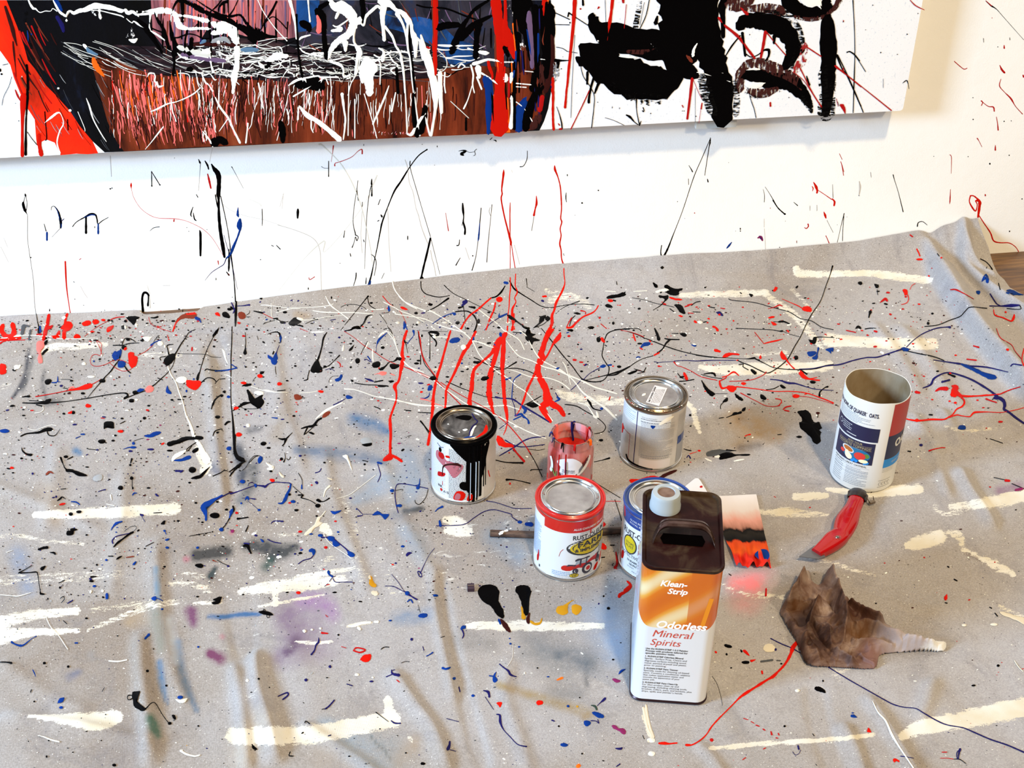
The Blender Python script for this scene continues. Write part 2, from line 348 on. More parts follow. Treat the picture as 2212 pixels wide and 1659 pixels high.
rag = g.math('ADD', g.math('MULTIPLY', g.math('SUBTRACT', g.noise(60, 8, .8, vec=o3s), .5), 1.9), g.math('MULTIPLY', g.math('SUBTRACT', g.noise(500, 3, .7, vec=o3), .5), .7))
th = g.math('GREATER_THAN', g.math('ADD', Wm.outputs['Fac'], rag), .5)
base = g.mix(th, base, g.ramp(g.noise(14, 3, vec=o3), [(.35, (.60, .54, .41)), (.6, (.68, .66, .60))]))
g.col(base); wv = g.n('TexWave'); wv.inputs['Scale'].default_value = 260; wv.inputs['Distortion'].default_value = .6; g.l(o3, wv.inputs['Vector'])
wv2 = g.n('TexWave', bands_direction='Y'); wv2.inputs['Scale'].default_value = 260; wv2.inputs['Distortion'].default_value = .6; g.l(o3, wv2.inputs['Vector'])
g.bump(g.math('ADD', g.math('ADD', wv.outputs['Fac'], wv2.outputs['Fac']), g.math('MULTIPLY', th, 2.0)), .28, .0006)
cl = SF['f'].mb; P_ = np.stack([Xg, Yg, Zg], 2)
cl.grid(P_.transpose(1, 0, 2), m)
NCL = cl.n
# stains, painted shade and brushed white paint, kept per point of the cloth
def topx(P):
    d = P-CAM; z = d@FW; return np.stack([PW/2+FP*(d@RT)/z, PH/2-FP*(d@UP)/z], 1)
CP = P_.transpose(1, 0, 2).reshape(-1, 3); CX = topx(CP)
ST = np.zeros((NCL, 4), np.float32); WH = np.zeros(NCL, np.float32)
def strokefield(txt):
    A = nums(txt); w = 20; B_ = []
    for p in A:
        if len(p) > 2: w = p[2]
        B_.append((p[0], p[1], w))
    Q = crom(B_, 5) if len(B_) > 1 else np.array(B_); pad = Q[:, 2].max()+4
    idx = np.where((CX[:, 0] > Q[:, 0].min()-pad) & (CX[:, 0] < Q[:, 0].max()+pad) & (CX[:, 1] > Q[:, 1].min()-pad) & (CX[:, 1] < Q[:, 1].max()+pad))[0]
    if not len(idx): return idx, None
    X = CX[idx]; best = np.full(len(idx), 9.0)
    for k in range(max(len(Q)-1, 1)):
        a = Q[k]; b = Q[min(k+1, len(Q)-1)]; d = b[:2]-a[:2]; l2 = max(d@d, 1e-6); t = np.clip(((X-a[:2])@d)/l2, 0, 1)
        r = np.linalg.norm(X-a[:2]-t[:, None]*d, axis=1)/((a[2]+(b[2]-a[2])*t)/2); best = np.minimum(best, r)
    return idx, best
def stain_shade(col, a, txt):  # cloth tints: stains, painted shade, a yellow-brown patch left of the oat canister
    idx, r = strokefield(txt)
    if r is None: return
    k = a*np.clip(1.25-r, 0, 1)**1.2; k = np.minimum(k, a); o = ST[idx]; na = k+o[:, 3]*(1-k); nz = np.maximum(na, 1e-5)
    for c in range(3): ST[idx, c] = (col[c]*k+o[:, c]*o[:, 3]*(1-k))/nz
    ST[idx, 3] = na
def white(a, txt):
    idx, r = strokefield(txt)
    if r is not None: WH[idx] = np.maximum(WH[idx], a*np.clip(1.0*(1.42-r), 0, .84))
for q_ in '''
1.0|75,1113,14 150,1110,22 250,1107,26 330,1102,26 378,1099,28
.62|0,1158,14 60,1160,16 90,1168,12 180,1175,10
.50|0,1255,22 80,1248,30 170,1246,30 260,1240,22
.8|0,1345,40 80,1328,26 165,1320,22
.9|-10,1378,46 60,1366,22 120,1364,16 170,1362,12
.62|190,1362,12 230,1345,14 280,1325,18 330,1310,16 380,1300,20
.55|200,1320,16 260,1310,18 330,1300,16
1.0|62,1546,6 110,1551,16 160,1556,32 210,1558,42 250,1550,34
1.0|505,1590,38 560,1590,42 640,1588,40 700,1583,42 780,1567,40 850,1556,38
1.0|838,1512,20 840,1528,22 843,1545,30
.85|520,1278,18 600,1266,32 680,1260,32 740,1250,22
.8|640,1248,12 700,1238,14 760,1228,10
1.0|592,1268,14 596,1305,12
.7|560,1310,10 640,1296,10 700,1285,8
.85|1012,1350,20 1070,1352,22 1120,1352,26 1200,1353,24 1300,1352,16
.9|1718,1073,18 1750,1072,20 1785,1070,14
1.0|1785,1056,8 1830,1062,16 1880,1068,14 1930,1060,24 1985,1057,22
.75|2055,1096,18 2100,1090,24 2150,1084,34 2212,1070,34
1.0|2130,1086,24 2170,1078,26 2212,1070,26
.95|1962,1178,20 1990,1172,34 2030,1160,32
.75|2050,1150,16 2075,1160,20 2080,1185,14 2110,1200,14 2150,1220,24 2190,1240,14
.6|2020,1095,16 2040,1110,14 2075,1105,16
.9|1512,792,10 1560,800,22 1640,797,32 1720,795,28 1790,790,24
1.0|1792,735,34 1850,738,24 1930,742,28 2015,743,26
.75|1470,638,12 1520,636,18 1600,634,18 1655,632,18
.72|1650,632,16 1680,655,18 1715,680,20 1745,715,20 1775,750,12
.55|1710,625,12 1735,650,12 1760,680,10
.85|1720,580,16 1728,590,20 1790,592,16 1870,590,16 1940,598,20 2010,606,16
.6|1190,650,20 1230,640,24 1270,660,22
.55|1180,628,16 1230,636,14
.68|1205,848,18 1250,862,30 1300,866,26 1350,868,20
.75|92,755,20 130,748,20 170,748,18 230,744,10
.55|300,766,12 390,768,14
.8|1478,866,12 1498,885,14 1503,910,16 1512,935,8
.9|962,1122,18 985,1126,24 1005,1130,14
.9|970,1145,26 1010,1148,26
.8|1388,1545,8 1395,1565,10 1405,1590,12
.95|1535,1616,10 1600,1611,12 1700,1603,12 1790,1598,12 1885,1588,12
1.0|1950,1590,20 1985,1572,34 2080,1555,40 2150,1540,46 2230,1525,50
.72|1640,1105,12 1700,1107,26 1740,1110,18 1790,1112,8
.6|1750,1205,8 1790,1215,12 1850,1232,12 1895,1245,6
.6|1640,1280,10 1690,1290,16
.42|745,1080,26 760,1130,30 770,1190,34 785,1250,36
.42|820,1180,20 830,1230,24 850,1290,20
.45|690,1220,26 720,1200,20
.8|640,1386,8 680,1389,10 720,1386,6
.9|752,1353,8 775,1348,10 805,1344,6
.55|600,1155,10 640,1154,10
.9|700,1140,24 712,1150,16
1.0|426,970,14 436,990,20 446,1005,24 440,1018,18
.55|370,1260,20 410,1262,24 450,1275,20
.5|400,1240,16 440,1245,16
.65|420,1305,12 480,1300,12
.5|1560,630,10 1620,636,10
.45|1430,820,16 1470,840,12
.5|930,800,10 1000,790,16 1060,830,14
.7|880,1590,10 890,1600,12
.5|230,1430,8 290,1427,8
.4|1010,700,20 1030,690,20
.5|0,840,20 20,830,16
.6|1610,770,10 1700,760,10
.55|1500,1230,10 1600,1280,12 1660,1290,12
.5|1980,1050,20
.55|2040,920,8 2080,930,10 2150,925,14
.6|2160,1310,12 2212,1335,20
.5|1800,1455,24 1830,1445,20 1810,1470,16
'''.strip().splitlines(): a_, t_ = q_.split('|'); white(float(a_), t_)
for q_ in '''
.05,.12,.24|.6|762,905,36 800,915,40 835,930,26
.11,.14,.20|.65|640,972,24 700,978,38 770,984,36 830,998,20
.05,.05,.06|.8|512,968,34 522,1005,40 520,1040,24
.07,.07,.08|.65|540,930,22 562,925,16
.08,.08,.08|.6|545,1005,40 548,1040,30 520,1080,30
.03,.025,.02|.95|425,1200,34 450,1196,36 490,1190,34
.03,.03,.03|.85|530,1180,24 560,1180,40 600,1192,46 640,1182,22
.02,.05,.04|.75|575,1225,30 585,1212,24
.02,.03,.03|.8|455,1245,20 465,1228,14
.17,.115,.18|.55|620,1330,70 640,1390,90 610,1420,60
.22,.16,.22|.4|690,1390,120 660,1330,140
.26,.14,.28|.5|650,1296,46 700,1300,50 720,1330,40
.13,.03,.09|.85|412,1322,34 418,1345,26
.13,.02,.07|.9|455,1412,26 475,1422,34
.06,.02,.06|.5|640,1385,30 620,1410,24
.03,.10,.24|.8|452,1332,14 490,1332,14 520,1327,14 562,1327,10
.14,.20,.26|.7|337,1228,16 339,1260,18 341,1290,16
.18,.17,.13|.7|335,1310,34 342,1360,34 348,1400,28
.06,.12,.20|.7|345,1430,18 350,1480,20 362,1520,10
.08,.13,.20|.65|383,1390,26 390,1440,26 405,1490,24 425,1535,14
.40,.43,.48|.5|365,1340,30 375,1400,30 380,1430,20
.05,.11,.08|.75|325,1552,28 334,1572,30 342,1588,20
.14,.14,.19|.6|150,1462,26 170,1452,20
.22,.2,.19|.5|195,1414,24 200,1425,16
.04,.035,.03|.8|875,1104,16 895,1102,18 912,1098,14
.14,.15,.18|.45|850,1112,30 880,1112,24
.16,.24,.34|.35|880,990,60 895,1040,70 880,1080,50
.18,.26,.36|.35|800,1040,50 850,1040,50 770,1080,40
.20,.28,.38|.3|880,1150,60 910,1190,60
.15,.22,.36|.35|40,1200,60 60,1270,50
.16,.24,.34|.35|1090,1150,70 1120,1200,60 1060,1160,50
.12,.13,.14|.42|1150,1400,80 1200,1425,90 1270,1430,80
.10,.11,.12|.42|1210,1415,34 1240,1412,34 1270,1440,40
.12,.12,.12|.35|1200,1500,60 1250,1495,50
.14,.13,.12|.35|1000,1380,60 1060,1390,50
.06,.06,.06|.5|1265,1455,16 1268,1480,14
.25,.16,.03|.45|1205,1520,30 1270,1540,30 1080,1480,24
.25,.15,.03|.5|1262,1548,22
.70,.12,.10|.5|1590,1262,50 1630,1262,50
.60,.20,.22|.35|1610,1290,90 1640,1250,80
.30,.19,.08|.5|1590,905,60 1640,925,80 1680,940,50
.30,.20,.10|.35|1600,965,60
.40,.08,.12|.5|500,1150,14 
.40,.08,.14|.5|402,1208,18
.40,.08,.14|.4|480,1375,16
.20,.10,.18|.45|2160,1060,30 2200,1050,30
.04,.035,.04|.85|62,755,10 58,790,12 50,825,16 38,845,12 26,860,8
.08,.075,.07|.6|72,770,8 62,810,10 48,846,10
.07,.065,.065|.55|96,800,10 92,830,12 100,860,8
.06,.055,.05|.6|100,868,24 125,864,24
.10,.10,.13|.6|210,1034,20 
.1,.1,.14|.45|236,1027,10
.06,.14,.26|.7|165,974,22 172,978,16
.10,.10,.13|.7|460,1010,26 470,1018,20
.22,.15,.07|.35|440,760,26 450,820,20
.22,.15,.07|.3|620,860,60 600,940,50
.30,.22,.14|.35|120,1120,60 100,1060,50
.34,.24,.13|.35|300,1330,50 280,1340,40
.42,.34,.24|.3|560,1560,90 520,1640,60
.30,.20,.10|.4|640,680,20 665,683,20
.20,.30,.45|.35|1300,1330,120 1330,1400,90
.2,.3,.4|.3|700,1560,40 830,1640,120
.06,.07,.06|.6|800,1590,8 812,1605,8 830,1620,10 842,1640,8
.12,.18,.28|.5|860,1335,40 920,1330,40
.3,.24,.18|.35|700,1640,80 
.3,.22,.14|.35|860,1645,60 900,1600,40
.05,.04,.04|.45|1600,968,24 1640,962,20
.18,.13,.10|.4|1600,905,30
.09,.05,.04|.5|2085,1195,8 2110,1205,10 2140,1215,8
'''.strip().splitlines():
    c_, a_, t_ = q_.split('|'); stain_shade([float(z) for z in c_.split(',')], float(a_), t_)  # stains; brown and bluish fold shade and bluish can shadows painted in as tints
# ------------------------------------------------------------------ object materials
def tin(name, c=(.62, .6, .57), r=.22): 
    m = mat(name, c, r, 1.0); g = G(m); g.bump(g.noise(120, 3, vec=g.obj()), .012, .0005); return m
tin('tin'); tin('tin_dark', (.30, .24, .18), .25)
var(mat('lid_dull', (.4, .38, .36), .42, .7), 30, (.30, .27, .26), (.50, .47, .45))
m = mat('lid_black', (.05, .05, .05), .28, .5); g = G(m); g.col(g.ramp(g.noise(28, 6, vec=g.obj(), dist=1), [(.38, (.01, .008, .007)), (.52, (.09, .085, .08)), (.66, (.22, .21, .20))]))
mat('label_white', (.68, .68, .67), .3, coat=.4); mat('label_red', (.50, .008, .003), .3, coat=.15); mat('label_blue', (.008, .04, .20), .3, coat=.4)
var(mat('label_aged', (.7, .68, .64), .4, coat=.2), 14, (.40, .36, .32), (.58, .56, .54)); mat('ink', (.03, .03, .035), .5); mat('ink_grey', (.30, .30, .31), .5); mat('ink_blue', (.10, .25, .5), .5)
mat('yellow', (.60, .44, .01), .35); mat('paper', (.66, .63, .64), .7); mat('maroon', (.35, .01, .03), .4)
# fit a text to any surface through fn(u, v) -> point
def letters(mb, s, m, fn, u0, v0, h, w=None, bold=0.0, shear=0.0, align='L', ang=0.0):
    cu = bpy.data.curves.new('t', 'FONT'); cu.body = s; cu.offset = bold; cu.shear = shear; cu.resolution_u = 3; cu.fill_mode = 'FRONT'
    o = bpy.data.objects.new('t', cu); C.objects.link(o); bpy.context.view_layer.update()
    me = o.evaluated_get(bpy.context.evaluated_depsgraph_get()).to_mesh(); V = np.array([v.co[:2] for v in me.vertices]); F = [tuple(p.vertices) for p in me.polygons]
    o.evaluated_get(bpy.context.evaluated_depsgraph_get()).to_mesh_clear(); bpy.data.objects.remove(o); bpy.data.curves.remove(cu)
    if not len(V): return
    k = h/.69; X = V*k; wd = X[:, 0].max()
    if w: X[:, 0] *= w/wd; wd = w
    if align == 'C': X[:, 0] -= wd/2
    if align == 'R': X[:, 0] -= wd
    ca, sa = math.cos(ang), math.sin(ang); U = u0+X[:, 0]*ca-X[:, 1]*sa; Vv = v0+X[:, 0]*sa+X[:, 1]*ca
    mb.add(np.array([fn(a, b) for a, b in zip(U, Vv)]), F, m)
class Cyl:
    """drawing surface of an upright can; u = arc length to the right of the side facing the camera, v = height"""
    def __init__(s, c, r):
        s.c = np.array(c, float); s.r = r; s.a0 = math.atan2(CAM[1]-c[1], CAM[0]-c[0]); s.e = .0002; s.mb = MB()
    def fn(s, lift=0.0):
        def f(u, v):
            a = s.a0+u/s.r; r = s.r+s.e+lift; return (s.c[0]+r*math.cos(a), s.c[1]+r*math.sin(a), v)
        return f
    def patch(s, m, u0, u1, v0, v1, lift=0.0, n=24):
        f = s.fn(lift); s.mb.grid([[f(u, v) for u in np.linspace(u0, u1, n)] for v in (v0, v1)], m)
    def ell(s, m, u, v, a, b, lift=0.0, ang=0.0, seg=32, rows=5):
        f = s.fn(lift); ca, sa = math.cos(ang), math.sin(ang); P = []
        for k in np.linspace(0.001, 1, rows):
            P.append([f(u+k*(a*math.cos(t)*ca-b*math.sin(t)*sa), v+k*(a*math.cos(t)*sa+b*math.sin(t)*ca)) for t in np.linspace(0, 2*math.pi, seg, endpoint=False)])
        s.mb.grid(P, m, close=True)
    def pg(s, m, pts, lift=0.0, n=3, closed=True, drop=0.0):
        f = s.fn(lift); P = crom(nums(pts) if isinstance(pts, str) else pts, n, closed=True) if n > 1 else np.array(nums(pts)); c = P.mean(0); R = []
        for k in (1, .66, .33, .001): R.append([f(*(c+(p-c)*k)) for p in P])
        s.mb.grid(R, m, close=True)
    def drip(s, m, pts, w, lift=0.0003):
        A = nums(pts); A = crom([(p[0], p[1], p[2] if len(p) > 2 else w) for p in A], 4); f0 = s.fn(lift*.3); f1 = s.fn(lift*2.2); T = np.gradient(A[:, :2], axis=0); T /= np.linalg.norm(T, axis=1)[:, None]+1e-9
        N = np.stack([-T[:, 1], T[:, 0]], 1); q = A[:, 2:3]/2; a = A[:, :2]-N*q; b = A[:, :2]+N*q
        s.mb.grid([[f0(*x) for x in a], [f1(*x) for x in A[:, :2]], [f0(*x) for x in b]], m)
    def lines(s, m, u0, u1, v1, v0, n, hh, seed=1, gaps=.25, lift=0.0):
        r = np.random.RandomState(seed)
        for k in range(n):
            v = v1+(v0-v1)*k/max(n-1, 1); u = u0; end = u1-(r.rand()*gaps*(u1-u0) if r.rand() < .4 else 0)
            while u < end:
                w = (.0012+r.rand()*.0035); s.patch(m, u, min(u+w, end), v, v+hh, lift, n=2); u += w+.0007
def quart(name, c, label, cat, top, mats, lidm='lid_dull', R=.0518, H=.1235):
    """one-quart paint tin: body, bottom seam, rolled top ring, pressed lid"""
    z0 = float(Hf(c[0], c[1]))+.0020; t = thing(name, (c[0], c[1], z0), label, cat); cc = (0, 0)
    b = MB(); b.lathe([(R-.0012, .0025), (R, .004), (R, H-.008), (R-.0008, H-.0065)], 'tin', cc); b.disk(R-.0012, .0025, 'tin', cc, up=False); b.build('can_body', t)
    b = MB(); b.lathe([(R-.002, .0022), (R+.0004, .0), (R+.0014, .0006), (R+.0017, .002), (R+.0012, .0036), (R-.0001, .0042)], 'tin', cc); b.disk(R-.002, .0022, 'tin', cc, up=False); b.build('bottom_seam', t)
    b = MB(); r = R; b.lathe([(r-.0008, H-.0075), (r+.0012, H-.006), (r+.0018, H-.0035), (r+.0015, H-.001), (r+.0002, H), (r-.0015, H-.0006), (r-.0022, H-.0024), (r-.0048, H-.0028), (r-.0062, H-.0016)], top, cc); b.build('rim', t)
    b = MB(); k = R-.006; b.lathe([(k, H-.0032), (k, H-.0008), (k-.001, H+.0004), (k-.0026, H+.0002), (k-.0038, H-.0022), (k-.005, H-.0032), (k-.0062, H-.0026), (k-.0072, H-.0012), (k-.0086, H-.0016), (k-.0094, H-.0032), (k-.0104, H-.0036)], 'tin' if lidm != 'lid_black' else 'tin_dark', cc); b.disk(k-.0104, H-.0036, lidm, cc)
    lidb = b
    cy = Cyl((0, 0), R); cy.a0 = math.atan2(CAM[1]-c[1], CAM[0]-c[0]); return t, cy, lidb
# --- red-rimmed tin -------------------------------------------------------------------------------
t, cy, lidb = quart('paint_can', (.450, -.832), 'white paint tin with red rim and a red tractor on its label', 'paint can', 'label_red', 0)
PI = math.pi; R = .0518
cy.patch('label_white', -PI*R, PI*R, .0045, .1150, 0, 90)
cy.patch('label_red', -.040, .070, .094, .1150, .0001, 60)
cy.patch('label_red', -PI*R, PI*R, .1095, .1152, .00015, 90)
f = cy.fn(.0002)
letters(cy.mb, 'ALLIS CHALMERS ORANGE', 'label_white', f, .008, .0985, .0036, .060, bold=.02)
letters(cy.mb, 'SPONSORED BY', 'ink_grey', f, .018, .0905, .0022, .024)
letters(cy.mb, 'RUST-OLEUM', 'ink', f, .007, .0805, .0078, .060, bold=.025)
cy.ell('ink', .0385, .0640, .0400, .0165, .0002, 0); cy.ell('yellow', .0395, .0640, .0355, .0140, .0003, 0)
letters(cy.mb, 'FARM', 'ink', cy.fn(.0005), .0395, .0655, .0100, .050, bold=.025, align='C'); letters(cy.mb, '& IMPLEMENT', 'ink', cy.fn(.0005), .0395, .0565, .0056, .056, bold=.035, align='C')
mat('tr_red', (.45, .012, .012), .35); mat('tr_dark', (.035, .03, .05), .4); mat('tr_glass', (.35, .42, .5), .25)
T = lambda m, p, l, n=1: cy.pg(m, ' '.join('%f,%f' % (.010+a*.00052, .0205+b*.00052) for a, b in nums(p)), l, n)
T('tr_dark', '6,34 52,38 54,42 48,44 12,44 6,40', .00035); T('tr_glass', '6,18 46,18 48,38 10,38', .0003); T('tr_dark', '18,14 24,14 26,40 21,40', .0004); T('tr_dark', '38,16 42,16 44,40 41,40', .0004)
T('tr_red', '38,14 84,14 86,36 60,33 40,24', .0004); T('tr_dark', '80,8 92,8 93,36 84,36', .00045); T('tr_red', '-6,2 38,4 40,22 24,24 0,22', .0004); T('label_red', '-30,2 -8,0 0,10 -4,20 -26,20 -34,12', .0004, 2); T('tr_dark', '-20,16 6,16 10,22 -14,24', .00045)
for (a_, b_, rr, hub) in ((46, 0, 18, 1), (90, 12, 11, 0), (8, -2, 9, 0)):
    u, v = .010+a_*.00052, .0205+b_*.00052; cy.ell('tr_dark', u, v, rr*.00052, rr*.00058, .0005)
    if hub: cy.ell('label_white', u+.0006, v, rr*.00033, rr*.00036, .0006); cy.ell('label_red', u+.0012, v, rr*.00021, rr*.00023, .0007)
    else: cy.ell('label_white', u, v, rr*.0002, rr*.00028, .00055); cy.ell('tr_dark', u+.0006, v+.0004, rr*.00018, rr*.00026, .0006)
cy.ell('ink', .0125, .0115, .0072, .0042, .0008); cy.ell('yellow', .0125, .0115, .0064, .0035, .0009)
letters(cy.mb, 'STOPS', 'ink', cy.fn(.0011), .0125, .0118, .0023, .0088, bold=.025, align='C'); letters(cy.mb, 'RUST', 'ink', cy.fn(.0011), .0125, .0092, .0021, .0070, bold=.025, align='C')
cy.patch('ink_grey', .0585, .078, .0345, .0555, .0003, 8); cy.lines('label_white', .0600, .0740, .0520, .0370, 5, .0016, 5, .1, .0004)
letters(cy.mb, '32 FL. OZ. 946 mL', 'ink_grey', f, .028, .0085, .0026, .017); cy.lines('ink_blue', -.022, .006, .0165, .0105, 3, .0011, 2, .2, .0002); cy.lines('ink_grey', -.018, .014, .0085, .0060, 2, .0006, 3, .2, .0002)
cy.lines('ink_blue', -.074, -.046, .090, .030, 26, .0009, 9, .3, .0002)
cy.pg('paint_r', '-.0545,.016 -.050,.020 -.049,.034 -.0515,.040 -.053,.030 -.055,.026', .0002); cy.pg('paint_R', '.052,.0065 .056,.0085 .060,.016 .056,.0185 .050,.016 .0475,.009', .0003); cy.pg('paint_R', '.0640,.014 .070,.016 .073,.028 .069,.030 .065,.022', .0003)
cy.drip('paint_r', '-.006,.062 -.010,.056 -.012,.047', .0006); cy.drip('label_red', '.036,.097 .036,.090 .0355,.088', .0026); cy.pg('ink', '-.0485,.0085 -.0455,.0085 -.0455,.0135 -.0485,.0135', .0002, 1)
cy.mb.build('label', t)
for k in range(7):
    a = RNG.rand()*6.28; x, y = .043*math.cos(a), .043*math.sin(a); lidb.lathe([(.0001, .1216), (.0012+.001*RNG.rand(), .1213)], 'paint_r', (x, y), 10)
lidb.build('lid', t)
# --- blue-rimmed tin (behind the tall can) ----------------------------------------------------------
t, cy, lidb = quart('paint_can', (.5805, -.8565), 'blue-rimmed paint tin half hidden behind the tall orange and white can', 'paint can', 'label_blue', 0)
cy.patch('label_white', -PI*R, PI*R, .0045, .1150, 0, 90); cy.patch('label_blue', -PI*R, PI*R, .094, .1152, .0001, 90); f = cy.fn(.0002)
letters(cy.mb, 'GLOSS REGAL', 'label_white', f, -.044, .1045, .0030, .030); letters(cy.mb, 'ROYAL BLUE', 'label_white', f, -.044, .0990, .0030, .030)
letters(cy.mb, 'RUST-OLEUM', 'ink', f, -.058, .0760, .0098, .066, bold=.025)
cy.ell('ink', -.0405, .0585, .0145, .0175, .0002); cy.ell('yellow', -.0405, .0585, .0122, .0152, .0003)
for s_, v_ in (('STOPS', .0590), ('RUST', .0530)): letters(cy.mb, s_, 'ink', cy.fn(.0005), -.0405, v_, .0042, .017, align='C')
for a in (0, 1):
    for b_ in (0, 1): cy.patch('maroon', -.0235+a*.0095, -.0155+a*.0095, .0470+b_*.0115, .0570+b_*.0115, .0002, 4)
letters(cy.mb, 'PROTECTIVE ENAMEL', 'ink', f, -.062, .0355, .0058, .068); letters(cy.mb, 'DURABILITY', 'ink', f, -.043, .0275, .0036, .028, bold=.02); letters(cy.mb, 'QUALITY', 'ink', f, -.038, .0215, .0036, .020, bold=.02); letters(cy.mb, 'OIL-BASED', 'ink_grey', f, -.042, .0165, .0024, .014); letters(cy.mb, '946 mL', 'ink_grey', f, -.032, .0095, .0026, .012)
cy.pg('paint_r', '-.060,.018 -.054,.022 -.052,.034 -.057,.036 -.061,.028', .0003); cy.drip('paint_R', '-.066,.118 -.062,.108 -.060,.100', .004)
cy.drip('paint_r', '-.068,.052 -.066,.030 -.064,.006', .002)
cy.mb.build('label', t); lidb.build('lid', t)
# --- black-lidded tin -------------------------------------------------------------------------------
t, cy, lidb = quart('paint_can', (.3197, -.625), 'paint tin with black-smeared lid and thick black drips down its label', 'paint can', 'paint_K', 0, 'lid_black')
cy.patch('label_white', -PI*R, PI*R, .0045, .1160, 0, 90); f = cy.fn(.0002)
cy.lines('ink_grey', -.072, -.030, .112, .012, 34, .0007, 11, .15, .0001); cy.lines('ink', -.024, .012, .106, .010, 38, .0010, 12, .12, .0001)
cy.patch('label_white', -.030, -.026, .01, .10, .0002, 3); cy.patch('label_aged', .036, .080, .0045, .116, .0001, 12)
cy.pg('paint_p', '-.050,.092 -.040,.094 -.030,.084 -.012,.082 .000,.078 -.006,.062 -.016,.052 -.028,.066 -.044,.074 -.052,.080', .00025, 3)
cy.pg('paint_K', '-.022,.117 -.012,.110 -.002,.104 .004,.094 .004,.060 .005,.030 .012,.022 .022,.026 .030,.046 .036,.062 .040,.088 .045,.117 .010,.119', .0006, 3)
for u, w, v in ((.0095, .0030, .006), (.0165, .0055, .004), (.0225, .0028, .006), (.0280, .0060, .012), (.0345, .0022, .040), (.0385, .0016, .074)): cy.drip('paint_K', '%f,.116 %f,.07 %f,.03 %f,%f' % (u, u, u+.0005, u+.0002, v), w, .0006)
for u in (.0115, .0202, .0250): cy.drip('label_white', '%f,.084 %f,.05 %f,.012' % (u, u, u), .0014, .0011)
cy.pg('paint_K', '-.002,.046 .006,.046 .010,.052 .012,.036 .006,.028 -.004,.032 -.006,.040', .0005, 3)
cy.drip('paint_M', '-.036,.050,.002 -.036,.060,.002 -.033,.070,.003 -.022,.0775,.0036 -.010,.080,.0055 -.004,.077,.003', .003, .0005)
cy.pg('paint_r', '-.044,.092 -.036,.094 -.032,.088 -.036,.082 -.044,.084', .0004); cy.ell('paint_K', -.041, .0985, .003, .0045, .0005); cy.pg('paint_R', '-.030,.092 -.024,.0935 -.022,.090 -.029,.0885', .0004)
cy.pg('paint_r', '-.046,.052 -.038,.055 -.030,.056 -.033,.049 -.041,.045 -.047,.044', .0003); cy.pg('paint_R', '-.016,.010 -.008,.008 .000,.009 .004,.020 -.002,.027 -.011,.025', .0004); cy.pg('paint_R', '.006,.008 .016,.009 .017,.016 .010,.021', .0007); cy.pg('paint_p', '-.014,.011 -.006,.010 -.004,.020 -.010,.022', .0005)
cy.drip('paint_R', '.045,.056 .047,.048 .050,.040', .0022); cy.drip('paint_r', '-.036,.038 -.0362,.030', .0012); cy.ell('label_red', -.0385, .0195, .0026, .003, .0003); letters(cy.mb, 'INK', 'ink', f, -.046, .024, .0046, .010, bold=.025); letters(cy.mb, 'AVIS', 'ink', f, -.034, .0165, .0044, .010, bold=.025); cy.drip('paint_n', '-.048,.108 -.040,.104 -.034,.106', .001)
cy.mb.build('label', t)
H = .1235; b = lidb
def ontop(mb, m, pts, z, n=3, w=None):
    A = nums(pts)
    if w is None: P = crom(A, n, closed=True); c = P.mean(0); mb.add([(c[0], c[1], z+.0004)]+[(p[0], p[1], z) for p in P], [(0, 1+i, 1+(i+1) % len(P)) for i in range(len(P))], m)
    else: 
        P = crom(A, n); mb.tube([(p[0], p[1], z) for p in P], w, m, 6, flat=.4)
ontop(b, 'paint_w', '.008,-.030 .016,-.010 .020,-.004 .015,-.006 .004,-.028', H-.0034); ontop(b, 'paint_W', '-.004,-.012 .002,-.010 .004,-.013 -.001,-.016', H-.0034)
ontop(b, 'paint_n', '.018,.030 .020,.016 .023,.006 .014,-.004 .008,-.016 .004,-.030', H-.0032, 4, .0009); ontop(b, 'paint_R', '.012,-.040 .026,-.034 .035,-.022 .036,-.008 .033,-.010 .030,-.024 .018,-.036', H-.0010)
ontop(b, 'paint_K', '-.010,.024 .004,.028 .016,.022 .010,.012 -.002,.016', H-.0035); ontop(b, 'paint_W', '-.026,.006 -.024,.008 -.023,.005', H-.0034); ontop(b, 'paint_W', '-.012,-.018 -.010,-.016 -.009,-.019', H-.0034); ontop(b, 'paint_B', '-.006,-.034 .006,-.036 .014,-.032 .002,-.031', H-.0033)
b.build('lid', t)
# --- tin with sticker -------------------------------------------------------------------------------
t, cy, lidb = quart('paint_can', (.647, -.585), 'silver-rimmed paint tin with a printed sticker on its lid', 'paint can', 'tin_dark', 0, 'lid_dull')
cy.patch('label_aged', -PI*R, PI*R, .0055, .1150, 0, 90); f = cy.fn(.0002); cy.patch('label_white', -.075, .03, .088, .1152, .0001, 30)
cy.patch('paint_n', -.0285, -.0272, .006, .1150, .0004, 3); cy.lines('ink_blue', -.072, -.032, .110, .094, 5, .0008, 3, .4, .0002); cy.lines('ink_grey', -.072, -.032, .090, .040, 20, .0007, 21, .5, .0002)
letters(cy.mb, 'PRECAUTIONARY', 'ink_grey', f, -.020, .1055, .0028, .026); cy.lines('ink', -.021, .030, .103, .098, 2, .0011, 22, .4, .0002); cy.lines('ink_grey', -.020, .038, .096, .028, 34, .0009, 23, .5, .0002); cy.lines('ink_grey', .046, .070, .106, .055, 22, .0009, 24, .3, .0002)
cy.patch('maroon', -.0405, -.0398, .012, .062, .0003, 2); cy.patch('maroon', -.072, -.0398, .0615, .0625, .0003, 6); cy.patch('paper', -.018, .036, .007, .024, .0003, 14); cy.lines('ink_grey', -.016, .033, .0305, .0265, 2, .0020, 25, .2, .0003)
cy.patch('label_blue', .049, .075, .046, .062, .0003, 8); cy.patch('ink_grey', .049, .075, .008, .046, .0003, 8)
